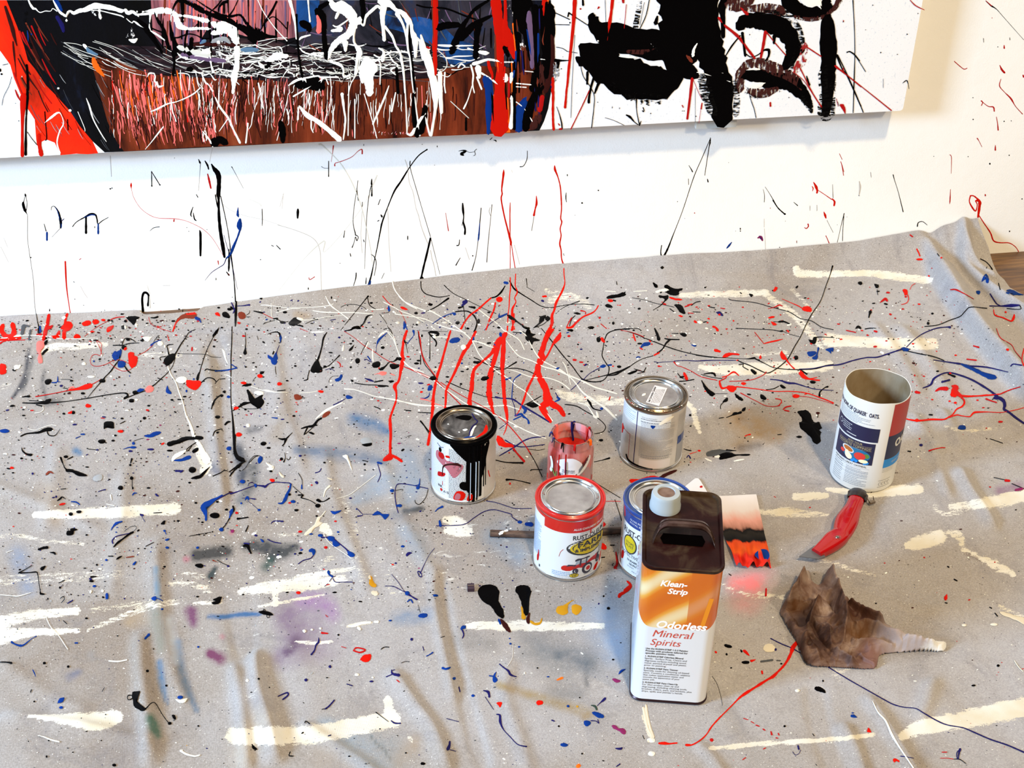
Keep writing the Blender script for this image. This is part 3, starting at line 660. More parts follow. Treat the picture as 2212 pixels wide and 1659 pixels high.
cy.pg('paint_r', '-.066,.068 -.062,.060 -.064,.050 -.070,.046 -.072,.060', .0004); cy.pg('paint_R', '-.063,.066 -.058,.062 -.062,.059', .0005); cy.pg('paint_B', '-.004,.094 .004,.094 .000,.088', .0004)
cy.drip('paint_K', '-.046,.018,.004 -.040,.010,.005 -.028,.008,.004 -.010,.007,.003 .006,.006,.001', .004, .0006); cy.pg('paint_w', '.012,.096 .030,.106 .034,.110 .022,.110 .010,.100', .0004)
cy.mb.build('label', t); b = MB(); ca = math.radians(62)
def rr_(u, v, z): return (u*math.cos(ca)-v*math.sin(ca)+.001, u*math.sin(ca)+v*math.cos(ca)-.001, z)
z_ = H-.0030; b.add([rr_(u, v, z_) for u, v in ((-.030, -.011), (.026, -.012), (.027, .010), (-.027, .012))], [(0, 1, 2, 3)], 'paper')
letters(b, 'Seal Correction Canister', 'ink', lambda u, v: rr_(u, v, z_+.0002), -.025, .0062, .0036, .048, bold=.03, shear=.3)
for k in range(6): letters(b, 'use with care keep lid on store upright'[k*3:k*3+26], 'ink_grey', lambda u, v: rr_(u, v, z_+.0002), -.026+.001*k, .0030-.0024*k, .0016, .042, bold=.03)
b.build('lid_sticker', t)
b = lidb; ontop(b, 'paint_w', '-.024,.0 -.018,.002 -.016,.007 -.021,.006', H-.0034)
for k in range(26):
    a = math.pi*(1.0+.75*RNG.rand()); b.lathe([(.0001, H+.0006), (.0006+.0009*RNG.rand(), H+.0001)], ('paint_w', 'paint_r', 'paint_M', 'paint_w')[k % 4], ((R+.0003)*math.cos(a), (R+.0003)*math.sin(a)), 8)
b.build('lid', t)
# --- glass jar -------------------------------------------------------------------------------------
jc = (.4892, -.6606); zj = float(Hf(*jc))+.002; t = thing('glass_jar', (jc[0], jc[1], zj), 'open glass jar coated with pink and red paint', 'jar')
mg = mat('jar_glass', (.96, .93, .93), .06, trans=1.0, ior=1.45)
b = MB(); b.lathe([(.001, .0005), (.030, .0005), (.0365, .004), (.0375, .010), (.0372, .070), (.0368, .086), (.0345, .093), (.0335, .096), (.0350, .098), (.0350, .108), (.0342, .112), (.0328, .113), (.0318, .112), (.0318, .095)], mg, seg=64); b.build('glass_shell', t)
m = mat('jar_coat', (.7, .2, .2), .35, coat=.3); g = G(m); o_ = g.obj((1, 1, .16)); nn = g.noise(34, 5, vec=o_, dist=.5); n2 = g.noise(22, 3, vec=g.obj((1, 1, .3)))
g.col(g.mix(g.math('GREATER_THAN', n2, .60), g.ramp(nn, [(.30, (.16, .006, .004)), (.38, (.55, .02, .01)), (.46, (.78, .20, .18)), (.64, (.85, .38, .36))]), (.62, .40, .42)))
b = MB(); b.lathe([(.0305, .112), (.0312, .098), (.0335, .092), (.0355, .085), (.0362, .070), (.0362, .008), (.030, .003), (.001, .003)], m, seg=64); b.build('paint_film', t)
b = MB(); b.disk(.0350, .079, mat('paint_pool', (.50, .012, .005), .12, coat=.6), seg=48); b.build('paint_pool', t)
cy = Cyl((0, 0), .0377); cy.a0 = math.atan2(CAM[1]-jc[1], CAM[0]-jc[0])
cy.pg('paper', '-.020,.082 -.010,.088 .004,.090 .014,.084 .020,.076 .018,.066 .010,.058 .000,.052 -.010,.053 -.017,.060 -.015,.070 -.022,.077', .0004, 2); cy.pg('label_white', '.012,.060 .030,.084 .034,.090 .037,.082 .027,.066 .016,.056', .0005, 2)
for k in range(13): u = .0145+k*.00125; v = .060+k*.0018; cy.patch('ink', u, u+(.0006, .0009)[k % 2], v, v+.0085, .0011, 2)
cy.lines('ink', -.012, .008, .0655, .0610, 3, .0010, 4, .2, .0007); cy.lines('ink', -.002, .009, .0570, .0545, 2, .0010, 5, .2, .0007); cy.lines('ink', -.016, -.010, .058, .052, 4, .0009, 6, .2, .0007)
mat('leaf_green', (.10, .22, .04), .5); cy.drip('leaf_green', '-.034,.064 -.030,.056 -.025,.048', .0022); cy.drip('leaf_green', '-.023,.058 -.024,.048', .002); cy.drip('label_white', '-.038,.080 -.034,.072 -.033,.062 -.036,.052', .006)
cy.pg('paint_r', '.022,.080 .028,.086 .033,.088 .030,.080 .022,.070', .0005); cy.drip('paint_r', '-.0185,.094 -.019,.070 -.018,.050 -.0185,.020', .0024, .0006); cy.drip('paint_r', '-.0075,.098 -.007,.070 -.006,.045 -.0065,.015', .0026, .0009); cy.drip('paint_n', '-.0070,.084 -.0062,.070 -.0060,.055', .0013, .0016)
for k in range(22): u = -.05+RNG.rand()*.10; v = .004+RNG.rand()*.030; cy.drip(('paint_r', 'paint_R', 'paint_P')[k % 3], '%f,%f %f,%f' % (u, v+.010, u+.0004, v), .0022, .0004)
cy.mb.build('label_and_drips', t)
for a, m_, w in ((1.2, 'paint_n', .0016), (2.9, 'paint_B', .0022), (4.0, 'paint_K', .0022), (5.5, 'paint_O', .0028), (.3, 'paint_r', .0024), (3.4, 'paint_n', .0018), (2.2, 'paint_P', .0024), (4.6, 'paint_r', .0020)):
    b = MB(); b.tube([(.0352*math.cos(a), .0352*math.sin(a), .104), (.0345*math.cos(a+.03), .0345*math.sin(a+.03), .112), (.0325*math.cos(a+.04), .0325*math.sin(a+.04), .1135), (.0305*math.cos(a+.05), .0305*math.sin(a+.05), .108), (.0302*math.cos(a+.1), .0302*math.sin(a+.1), .088)], w, m_, 8, .35); b.build('paint_drip', t)
b = MB(); b.tube([(.0030+.029*math.cos(1.45), .029*math.sin(1.45), .1135), (.006, .0265, .100), (.009, .024, .080)], .0022, 'paint_n', 8, .5)
b.build('paint_drip', t)
# --- tall rectangular can ---------------------------------------------------------------------------
KW, KD, KH = .1055, .1650, .2440; kc = (.5475, -1.0720); kr = math.radians(-14.6); kz = .0062
t = thing('solvent_can', (kc[0], kc[1], kz), 'tall rectangular orange and white can with brown top', 'can', kr)
def rrect(w, d, r, n=7):
    P = []
    for cx, cy_, a in ((w/2-r, -d/2+r, -90), (w/2-r, d/2-r, 0), (-w/2+r, d/2-r, 90), (-w/2+r, -d/2+r, 180)):
        for k in range(n): q = math.radians(a+90*k/(n-1)); P.append((cx+r*math.cos(q), cy_+r*math.sin(q)))
    return np.array(P)
m = mat('can_print', (.9, .9, .9), .28, coat=.5); g = G(m); c_ = g.n('TexCoord'); sp_ = g.n('SeparateXYZ'); g.l(c_.outputs['Object'], sp_.inputs[0]); X_, Y_, Z_ = sp_.outputs
dist = g.math('ADD', Z_, g.math('MULTIPLY', X_, -1.15)); wob = g.math('ADD', dist, g.math('MULTIPLY', g.math('SINE', g.math('MULTIPLY', X_, 38)), .012))
sw = g.n('TexWave', wave_profile='SIN'); sw.inputs['Scale'].default_value = 1; sv = g.math('SINE', g.math('ADD', g.math('MULTIPLY', wob, 75.0), 1.9))
org = g.ramp(g.math('ADD', g.math('MULTIPLY', sv, .5), .5), [(.0, (.56, .115, .0)), (.50, (.64, .16, .0)), (.76, (.70, .33, .04)), (1.0, (.74, .58, .32))])
org = g.mix(g.math('MULTIPLY', g.math('GREATER_THAN', X_, .012), .75), org, (.56, .12, .0))
line = g.math('ADD', .1365, g.math('MULTIPLY', g.math('MULTIPLY', X_, X_), 0.0)); front = g.math('LESS_THAN', Y_, -.060)
isor = g.math('GREATER_THAN', Z_, g.math('ADD', .1385, g.math('MULTIPLY', g.math('POWER', g.math('ABSOLUTE', g.math('MULTIPLY', X_, 19.0)), 8), .02)))
side = g.math('GREATER_THAN', g.math('MULTIPLY', X_, -1), KW/2-.006); sidew = g.math('MULTIPLY', side, g.math('GREATER_THAN', g.math('ADD', Y_, g.math('MULTIPLY', g.math('SUBTRACT', Z_, .14), -.35)), -.068))
g.col(g.mix(g.math('MULTIPLY', isor, g.math('SUBTRACT', 1, sidew)), (.68, .69, .71), org))
b = MB(); pr = rrect(KW, KD, .016); b.grid([[(p[0], p[1], z) for p in pr] for z in (.003, KH-.004)], m, close=True); b.build('can_body', t)
mt = mat('rust_top', (.06, .02, .01), .40, 0, spec=.10); g = G(mt); g.col(g.ramp(g.noise(18, 7, vec=g.obj(), dist=.8), [(.36, (.010, .0005, .0005)), (.5, (.018, .003, .002)), (.62, (.05, .03, .016)), (.75, (.10, .08, .055))])); g.bump(g.noise(90, 4, vec=g.obj()), .12, .0008)
b = MB(); P0 = rrect(KW+.003, KD+.003, .017); P1 = rrect(KW+.001, KD+.001, .0165); P2 = rrect(KW-.005, KD-.005, .014); P3 = rrect(KW-.009, KD-.009, .012)
b.grid([[(p[0], p[1], z) for p in q] for q, z in ((P1, KH-.005), (P0, KH-.003), (P0, KH), (P1, KH+.001), (P2, KH), (P3, KH-.0035))], mt, close=True)
V = [(p[0], p[1], KH-.0035) for p in P3]; b.add(V, [tuple(range(len(V)))], mt); b.build('top_plate', t)
mat('dark_seam', (.03, .012, .015), .35, .5); b = MB(); b.grid([[(p[0], p[1], z) for p in q] for q, z in ((rrect(KW-.004, KD-.004, .014), .0), (rrect(KW+.002, KD+.002, .0165), .0004), (rrect(KW+.0026, KD+.0026, .0165), .002), (rrect(KW, KD, .016), .0042))], 'dark_seam', close=True)
V = [(p[0], p[1], 0) for p in rrect(KW-.004, KD-.004, .014)]; b.add(V, [tuple(range(len(V)))[::-1]], 'dark_seam'); b.build('bottom_seam', t)
mc = mat('cap_plastic', (.36, .40, .42), .35); b = MB(); cx, cy_ = -.0235, .0490; z = KH-.003
b.lathe([(.0215, z), (.0215, z+.006), (.0205, z+.008), (.0200, z+.022), (.0185, z+.0255), (.0125, z+.0262), (.0118, z+.0245)], mc, (cx, cy_), 48)
b.disk(.0118, z+.0245, var(mat('cap_rust', (.16, .09, .06), .6), 60, (.12, .06, .04), (.22, .14, .10)), (cx, cy_), 40); cp = b.build('screw_cap', t)
mh = mat('handle_metal', (.09, .045, .035), .24, .75); var(mh, 40, (.05, .02, .015), (.16, .10, .08)); hy = -.012; z = KH-.004
path = [(-.040, hy-.012, z), (-.038, hy-.008, z+.004), (-.033, hy-.002, z+.014), (-.025, hy, z+.021), (-.012, hy, z+.023), (.012, hy, z+.023), (.026, hy, z+.021), (.035, hy-.002, z+.014), (.041, hy-.008, z+.004), (.043, hy-.012, z)]
Q = crom(path, 5); rows = []
for dy, dz in ((-.0085, .0), (-.0080, .0014), (-.004, .0024), (-.0035, .0012), (.0035, .0012), (.004, .0024), (.0080, .0014), (.0085, .0)): rows.append([(q[0], q[1]+dy, q[2]+dz) for q in Q])
b = MB(); b.grid(rows, mh); b.grid([[(q[0], q[1]+dy, q[2]-.0012) for q in Q] for dy in (.0085, -.0085)], mh); b.build('carry_handle', t)
b = MB(); b.add([(x, y, KH-.0030) for x, y in ((-.026, -.030), (.026, -.031), (.030, -.020), (.026, -.008), (-.026, -.008), (-.030, -.018))], [(0, 1, 2, 3, 4, 5)], mat('slot_shade', (.0015, .001, .001), .7, spec=.0)); b.build('recess_shade', t)  # flat black patch: shade of the opening under the handle, painted on
b = MB(); yf = -KD/2-.0003; ff = lambda u, v: (u, yf, v)
letters(b, 'Klean-', 'paint_W', ff, -.0285, .2130, .0095, .036, bold=.028, shear=.25); letters(b, 'Strip', 'paint_W', ff, -.0180, .2005, .0090, .027, bold=.028, shear=.25)
letters(b, 'Odorless', 'paint_W', ff, -.0290, .1392, .0122, .0690, bold=.028, shear=.25); mat('txt_red', (.55, .05, .03), .4)
mat('num', (.70, .23, .005), .35); letters(b, '1', 'num', lambda u, v: (u, yf+.0001, v), .024, .145, .050, .020, bold=.03, shear=.3)
letters(b, 'Mineral', 'txt_red', ff, -.0325, .1225, .0120, .0560, bold=.0, shear=.25); letters(b, 'Spirits', 'txt_red', ff, -.0340, .1070, .0112, .0420, bold=.0, shear=.25)
tl = [('Use the KLEAN-STRIP 1-2-3 Painting', 1), ('Process with products tailored for', 1), ('specific painting tasks.', 1), ('', 0), ('1. KLEAN-STRIP Odorless Mineral', 1), ('Spirits - Surface Prep. Cleans and', 0), ('degreases surfaces including wood,', 0), ('metal, painted drywall and plastic', 0), ('prior to painting.', 0), ('', 0), ('2. KLEAN-STRIP Paint Thinner', 1), ('Specially made for thinning oil-based', 0), ('paint. Contains a conditioner additive', 0), ('that makes application easier and', 0), ('smooths the appearance of your', 0), ('paint job.', 0), ('', 0), ('3. KLEAN-STRIP Paint Clean-Up', 1), ('For after-project clean up and', 0), ('degreasing, including cleaning tools,', 0), ('brushes, rollers, pans, and buckets, plus', 0), ("drips, spills and painter's hands.", 0)]
v = .0985
for s_, bd in tl:
    if s_: letters(b, s_, 'ink', ff, -.0385, v, .0028, len(s_)*.00168, bold=.02 if bd else .0); v -= .0042
    else: v -= .0016
fs = lambda u, v: (-KW/2-.0003, -u, v)
for k in range(40):
    if k < 24: letters(b, 'DANGER harmful or fatal if swallowed vapor harmful'[(k*5) % 20:(k*5) % 20+26], ('ink_blue', 'ink_grey', 'maroon')[k % 3], fs, -.050, .222-k*.0045, .0024, .100)
for k in range(20): letters(b, 'PELIGRO danoso o mortal si se ingiere vapor'[k:k+22], 'ink_blue', fs, -.045, .110-k*.0042, .0022, .085)
b.build('printing', t)
# --- oat canister -----------------------------------------------------------------------------------
oc = (.985, -.690); R = .0530; OH = .1770; zo = float(Hf(*oc))+.0020
t = thing('oat_canister', (oc[0], oc[1], zo), 'open empty cardboard oat canister without its lid', 'canister')
m = mat('card_inside', (.42, .36, .28), .75); var(m, 20, (.20, .13, .06), (.34, .28, .20), (1, 1, .5)); b = MB(); n_ = 96; th = np.linspace(0, 2*PI, n_, endpoint=False)
wav = .0012*np.sin(th*3+1)+.0006*np.sin(th*7); P = [[((R-.0014)*math.cos(a), (R-.0014)*math.sin(a), z+(w if z > .1 else 0)) for a, w in zip(th, wav)] for z in (OH, .003)]; b.grid(P, m, close=True); b.disk(R-.0014, .003, m); b.build('inner_lining', t)
b = MB(); P = [[(r*math.cos(a), r*math.sin(a), z+(w if z > .1 else 0)) for a, w in zip(th, wav)] for r, z in ((R-.0014, OH), (R-.0004, OH+.0004), (R, OH-.0004), (R, .002), (R-.002, 0))]; b.grid(P, 'label_aged' if 0 else mat('card_white', (.62, .61, .58), .45), close=True); b.disk(R-.002, 0, 'card_white', up=False); b.build('tube', t)
cy = Cyl((0, 0), R); cy.a0 = math.atan2(CAM[1]-oc[1], CAM[0]-oc[0]); f = cy.fn(.0002)
mat('oat_red', (.36, .03, .025), .4); mat('oat_navy', (.012, .014, .05), .4); mat('oat_blue', (.01, .22, .62), .4)
cy.patch('oat_red', .0335, .085, .1130, .1755, .0001, 20); cy.patch('oat_navy', .0335, .085, .066, .1130, .0001, 20); cy.patch('oat_blue', .0335, .085, .049, .066, .0002, 20)
letters(cy.mb, 'OATS', 'card_white', cy.fn(.0004), .0500, .0875, .0150, .044, bold=.04); letters(cy.mb, 'QUICK 1-MINUTE', 'card_white', cy.fn(.0005), .050, .0560, .0034, .030)
letters(cy.mb, 'EVERY BOWL OF QUAKER   OATS.', 'oat_navy', f, -.0790, .1500, .0072, .0900, bold=.03); cy.ell('ink_grey', -.0092, .1562, .0009, .0010, .0003)
cy.lines('ink_grey', -.068, .008, .1460, .1320, 6, .0009, 31, .4, .0001)
cy.patch('oat_navy', -.072, .0165, .1020, .1290, .0001, 24); cy.lines('card_white', -.050, -.030, .1235, .1130, 4, .0010, 32, .2, .0003); cy.ell('card_white', -.0565, .1190, .0046, .0046, .0003); cy.ell('oat_navy', -.0565, .1190, .0038, .0038, .0004); cy.patch('card_white', -.0385, -.0195, .1065, .1078, .0003, 6)
cy.patch('oat_navy', -.0600, .0140, .0560, .0990, .0001, 22); cy.patch('oat_blue', -.045, .006, .066, .080, .0002, 14) if 0 else None
mat('gold', (.45, .36, .16), .4); letters(cy.mb, 'ADD YOUR', 'gold', f, -.020, .0930, .0036, .026, align='C'); letters(cy.mb, 'FAVORITE TOPPINGS!', 'gold', f, -.022, .0855, .0042, .060, align='C'); cy.patch('gold', -.052, .009, .0838, .0842, .0003, 14); cy.patch('gold', -.052, .009, .0912, .0916, .0003, 14)
mat('teal', (.01, .14, .28), .4); cy.ell('teal', -.016, .0720, .025, .0125, .0002); cy.ell('card_white', -.0300, .0770, .0115, .0062, .0004, -.15); cy.ell(mat('syrup', (.42, .12, .02), .3), -.0295, .0775, .0090, .0042, .0006, -.15)
mat('banana', (.85, .78, .48), .4); mat('berry', (.62, .04, .03), .35); cy.ell('berry', -.0080, .0710, .0095, .0072, .0005); cy.ell('banana', -.0270, .0650, .0072, .0056, .0006, -.5); cy.ell('banana', -.0305, .0700, .0040, .0045, .0007); cy.ell('banana', -.0010, .0625, .0075, .0035, .0007); cy.ell('berry', -.0400, .0695, .0045, .0036, .0005); cy.ell('leaf_green', .0020, .0730, .0055, .0045, .0003)
for a, c in ((-.016, .0615), (-.0125, .0600), (.002, .0585), (-.019, .0590), (.0055, .0600)): cy.ell('oat_blue', a, c, .0028, .0026, .0006)
letters(cy.mb, 'PREPARING GREAT OATMEAL', 'ink', f, -.0560, .0500, .0034, .0620); cy.lines('ink_grey', -.056, -.034, .0460, .0100, 10, .0011, 33, .3, .0001); cy.lines('ink_grey', -.028, .010, .0440, .0120, 11, .0011, 34, .4, .0001)
for v_ in (.0475, .0395, .0330): cy.patch('ink_grey', -.056, .011, v_, v_+.0003, .0002, 12)
cy.lines('ink_grey', .034, .058, .0460, .0400, 3, .0007, 35, .2, .0001); cy.patch('ink_grey', .0300, .0560, .0230, .0238, .0002, 8); cy.patch('ink_grey', .0300, .0560, .0100, .0108, .0002, 8)
for k in range(4): cy.ell('ink_grey', .034+k*.006, .0165, .0026, .0032, .0002); cy.ell('card_white', .034+k*.006, .0165, .0020, .0026, .0003)
cy.mb.build('printed_label', t)
# --- knife ------------------------------------------------------------------------------------------
def L3(px, z): return onz([px], z)[0]
kb = float(Hf(.88, -.82)); b0 = kb+.0032
st = '1850,1078,35,13 1847,1088,36,13.5 1842,1099,37,13.5 1836,1111,44,14.5 1829,1126,50,15 1824,1140,47,14.5 1819,1152,41,13.5 1811,1161,41,13 1801,1168,43,13 1789,1178,38,12 1775,1188,31,10.5 1763,1196,25,9'
A = crom(nums(st), 3); cen = np.array([L3(a[:2], b0+.009) for a in A]); wd = A[:, 2]/1370/2; ht = A[:, 3]/1000/1.35
t = thing('utility_knife', (float(cen[:, 0].mean()), float(cen[:, 1].mean()), kb), 'red-handled knife with black butt and pointed blade lying on the cloth', 'knife'); org_ = np.array(t.location)
mr_ = mat('red_plastic', (.36, .002, .003), .16, coat=.35, spec=.3); rows = []
for i in range(len(A)):
    tv = cen[min(i+1, len(A)-1)]-cen[max(i-1, 0)]; tv[2] = 0; tv /= np.linalg.norm(tv); sd = np.array([-tv[1], tv[0], 0]); box = i > len(A)*.58; row = []
    for q in np.linspace(0, 2*PI, 20, endpoint=False):
        c_, s_ = math.cos(q), math.sin(q); e_ = .45 if box else .85; row.append(cen[i]+sd*wd[i]*math.copysign(abs(c_)**e_, c_)+np.array([0, 0, ht[i]*math.copysign(abs(s_)**e_, s_)])-org_)
    rows.append(row)
b = MB(); b.grid(rows, mr_, close=True); k = len(rows); b.add(rows[-1], [tuple(range(20))], mr_); b.add(rows[0], [tuple(range(20))[::-1]], mr_); b.build('handle', t, angle=50)
mb_ = mat('black_gum', (.012, .009, .009), .3); var(mb_, 50, (.008, .006, .006), (.03, .02, .018)); b = MB(); c0 = L3((1853, 1070), b0+.010)-org_; dr = (cen[0]-cen[4]); dr[2] = 0; dr /= np.linalg.norm(dr); sd = np.array([-dr[1], dr[0], 0]); rows = []
for s_, r_ in ((-.013, .0138), (-.006, .0160), (.000, .0162), (.006, .0148), (.010, .0110), (.0125, .0045)):
    rows.append([c0+dr*s_+sd*r_*(1+.10*math.sin(5*q+s_*500))*math.cos(q)+np.array([0, 0, .72*r_*math.sin(q)]) for q in np.linspace(0, 2*PI, 18, endpoint=False)])
b.grid(rows, mb_, close=True); b.add(rows[-1], [tuple(range(18))], mb_); b.build('butt_cap', t)
b = MB(); bp = [L3(p, b0+.0095)-org_ for p in ((1775, 1174), (1782, 1203), (1768, 1208), (1726, 1202.5), (1757, 1180))]; b.add([p+np.array([0, 0, .0006]) for p in bp]+[p-np.array([0, 0, .0006]) for p in bp], [(0, 1, 2, 3, 4), (9, 8, 7, 6, 5)]+[(i, (i+1) % 5, 5+(i+1) % 5, 5+i) for i in range(5)], mat('blade_steel', (.16, .16, .165), .4, .6)); b.build('blade', t, smooth=False)
b = MB(); sc_ = L3((1809, 1160), b0+.0185)-org_; b.lathe([(.0001, sc_[2]+.0004), (.0030, sc_[2]+.0006), (.0038, sc_[2]-.0006), (.0056, sc_[2]+.0002), (.0060, sc_[2]-.003)], 'tin_dark', (sc_[0], sc_[1]), 24); b.build('screw', t)
bl = L3((1882, 1085), b0+.002); t2 = thing('spring_clip', tuple(bl), 'tiny dark two-pronged clip lying beside the black butt of the knife', 'clip'); b = MB()
b.box((0, -.003, .0025), (.0095, .0050, .004), 'tin_dark', .2); b.build('clip_body', t2, smooth=False)
b = MB(); b.tube([(-.0045, -.001, .003), (-.005, .006, .004), (-.0045, .011, .005)], .0008, 'tin_dark', 6); b.build('prong', t2)
b = MB(); b.tube([(.0040, -.001, .003), (.0045, .004, .005), (.005, .007, .006)], .0008, 'tin_dark', 6); b.build('prong', t2)
# --- stick, brush ferrule ----------------------------------------------------------------------------
m = mat('bark', (.12, .07, .05), .6); var(m, 40, (.012, .006, .005), (.13, .07, .045), (1, 4, 4)); b = MB(); P = [L3(p, .0105) for p in ((1059, 1152), (1090, 1153), (1120, 1154), (1148, 1155), (1200, 1156), (1250, 1154), (1298, 1149), (1320, 1147), (1350, 1146))]
ZC = np.array([0, 0, .0]); b.tube(crom(P, 3), .0058, m, 14); o_ = b.build('paint_stick', loc=P[0]); tag(o_, 'dark paint-crusted wooden stick behind the red-rimmed paint tin', 'stick')
b = MB(); b.tube([P[0]-(P[1]-P[0])*.01, P[0]-(P[1]-P[0])*.02], .0050, mat('cut_wood', (.24, .19, .09), .7), 14); b.build('cut_end', smooth=False).parent = o_; bpy.data.objects['cut_end'].location = -np.array(P[0])
b = MB()
for k, (x, y) in enumerate(((1084, 1150), (1093, 1147), (1082, 1153))): q = L3((x, y), .016); b.tube([q-[.003, 0, 0.0006], q+[.003, 0.001, 0.0006]], .0022, 'paint_W', 8, .5)
q = b.build('white_drops'); q.parent = o_; q.location = -np.array(P[0])
fc = L3((1017, 1273), .004); b = MB(); b.box((0, 0, .003), (.0105, .0125, .006), mat('ferrule', (.06, .035, .05), .3, .6)); b.box((0, .001, .0062), (.0095, .0012, .0008), 'tin_dark'); o_ = b.build('metal_ferrule', smooth=False); o_.location = (fc[0], fc[1], float(Hf(fc[0], fc[1]))+.0006); o_.rotation_euler = (0, 0, -.1); tag(o_, 'small square dark metal piece beside the long black spill', 'metal piece')
# --- paint-smeared cards ------------------------------------------------------------------------------
m = mat('card_smeared', (.8, .75, .74), .6, spec=.1); g = G(m); A_ = g.n('Attribute'); A_.attribute_name = 'uvw'; s3 = g.n('SeparateXYZ'); g.l(A_.outputs['Vector'], s3.inputs[0]); tt = g.math('ADD', s3.outputs[1], g.math('MULTIPLY', g.math('SUBTRACT', g.noise(60, 6, vec=g.obj((1, .3, 1))), .5), .22))
base = g.ramp(tt, [(.0, (.60, .02, .01)), (.14, (.58, .02, .008)), (.20, (.66, .09, .01)), (.34, (.60, .06, .01)), (.37, (.002, .0015, .0015)), (.48, (.016, .013, .01)), (.52, (.002, .0015, .0015)), (.56, (.35, .16, .12)), (.66, (.62, .30, .25)), (.80, (.63, .56, .54)), (1.0, (.66, .62, .61))])
g.col(base)
def sheet(name, cor, m, label, cat, nx=30, ny=40, lift=.0045, crumple=.0, curl=0.0):
    c4 = [np.array(q, float) for q in cor]; t_ = c4[0]; P = []; uv = []
    for j in range(ny+1):
        v = j/ny; row = []
        for i in range(nx+1):
            u = i/nx; p = (c4[0]*(1-u)+c4[1]*u)*(1-v)+(c4[3]*(1-u)+c4[2]*u)*v; w = onz([p], .004)[0]; z = max(float(Hf(w[0], w[1])), .004)+lift+curl*u*(1-u)*4+crumple*max(0, .45-v)*(1+math.sin(u*17+v*9)+.6*math.sin(u*31-v*20))+.0006*math.sin(u*5+v*3); w[2] = z; row.append(w); uv.append((u, v, 0))
        P.append(row)
    b = MB(); b.grid(P, m); b.grid([[p-np.array([0, 0, .0004]) for p in r] for r in P], m); o = b.build(name, loc=P[0][0]); a = o.data.attributes.new('uvw', 'FLOAT_VECTOR', 'POINT'); a.data.foreach_set('vector', np.array(uv+uv, float).ravel()); return tag(o, label, cat)
o_ = sheet('smeared_card', ((1590, 1232), (1666, 1230), (1633, 1073), (1530, 1076)), m, 'crumpled paper card smeared with orange, black and blue paint', 'card', crumple=.011)
b = MB(); Z = .009
def onp(mb, m, pts, z, n=3, ox=None):
    P = crom(nums(pts), n, closed=True); W_ = onz(P, z)-np.array(ox); c = W_.mean(0); mb.add([c+[0, 0, .0006]]+list(W_), [(0, 1+i, 1+(i+1) % len(P)) for i in range(len(P))], m)
ox = np.array(o_.location)
b = MB(); onp(b, 'paint_B', '1630,1198 1640,1188 1652,1186 1660,1192 1662,1203 1654,1212 1640,1208', .0125, 3, ox); b.build('paint_dab', o_); b = MB(); onp(b, 'paint_r', '1588,1076 1594,1074 1602,1075 1600,1080 1594,1081', .0075, 3, ox); b.build('paint_dab', o_); b = MB(); onp(b, 'paint_r', '1555,1098 1565,1096 1580,1099 1582,1104 1570,1106 1556,1108', .0075, 3, ox); b.build('paint_dab', o_); b = MB(); onp(b, 'paint_w', '1557,1112 1572,1108 1580,1112 1576,1128 1570,1142 1562,1146 1557,1140', .0075, 3, ox); b.build('paint_dab', o_)

o_ = sheet('white_card', ((1440, 1092), (1530, 1082), (1506, 1035), (1470, 1058)), mat('paper'), 'white paper card with rounded corner poking out behind the brown can top', 'card', lift=.0045) if 0 else None
wp = [(1476, 1057), (1498, 1039), (1503, 1036.5), (1508, 1037), (1512, 1041), (1526, 1064), (1535, 1085), (1500, 1100), (1460, 1085)]; W_ = onz(wp, .004); W_[:, 2] = np.array([float(Hf(a, c)) for a, c in W_[:, :2]])+.0035
b = MB(); n_ = len(W_); b.add(list(W_)+[p-np.array([0, 0, .0008]) for p in W_], [tuple(range(n_))[::-1], tuple(range(n_, 2*n_))]+[(i, (i+1) % n_, n_+(i+1) % n_, n_+i) for i in range(n_)], 'paper'); o_ = b.build('paper_card', loc=W_[0], smooth=False); tag(o_, 'plain white paper card with a red speck behind the brown can top', 'card')
b = MB(); onp(b, 'paint_r', '1512,1050 1517,1049 1517,1053 1512,1053', float(W_[3][2])+.0006, 2, W_[0]); b.build('red_speck', o_)
# --- crumpled glove -----------------------------------------------------------------------------------
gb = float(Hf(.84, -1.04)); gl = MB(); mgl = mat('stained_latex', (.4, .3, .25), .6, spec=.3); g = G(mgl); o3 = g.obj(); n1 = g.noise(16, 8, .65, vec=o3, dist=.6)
def near(px, r0, r1):                       # 1 near a spot of the glove, 0 beyond it
    p = onz([px], gb+.014)[0]-np.array((.855, -1.03, gb)); vd = g.n('VectorMath', operation='DISTANCE'); g.l(o3, vd.inputs[0]); vd.inputs[1].default_value = (p[0], p[1], .01); m_ = g.n('MapRange'); g.l(g.math('ADD', vd.outputs['Value'], g.math('MULTIPLY', g.math('SUBTRACT', n1, .5), .05)), m_.inputs[0]); m_.inputs[1].default_value = r1; m_.inputs[2].default_value = r0; return m_.outputs[0]
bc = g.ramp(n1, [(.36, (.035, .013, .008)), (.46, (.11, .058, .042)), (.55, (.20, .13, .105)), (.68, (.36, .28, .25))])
for px_, r0_, r1_, c_ in (((1722, 1305), .014, .048, (.075, .028, .008)), ((1740, 1335), .008, .032, (.03, .012, .008)), ((1865, 1325), .016, .050, (.055, .020, .012)), ((1845, 1365), .008, .035, (.11, .045, .012)), ((1900, 1412), .010, .040, (.19, .10, .09)), ((1990, 1388), .030, .075, (.36, .31, .31)), ((2035, 1390), .018, .036, (.66, .66, .66)), ((1735, 1240), .010, .030, (.32, .25, .21))): bc = g.mix(near(px_, r0_, r1_), bc, c_)
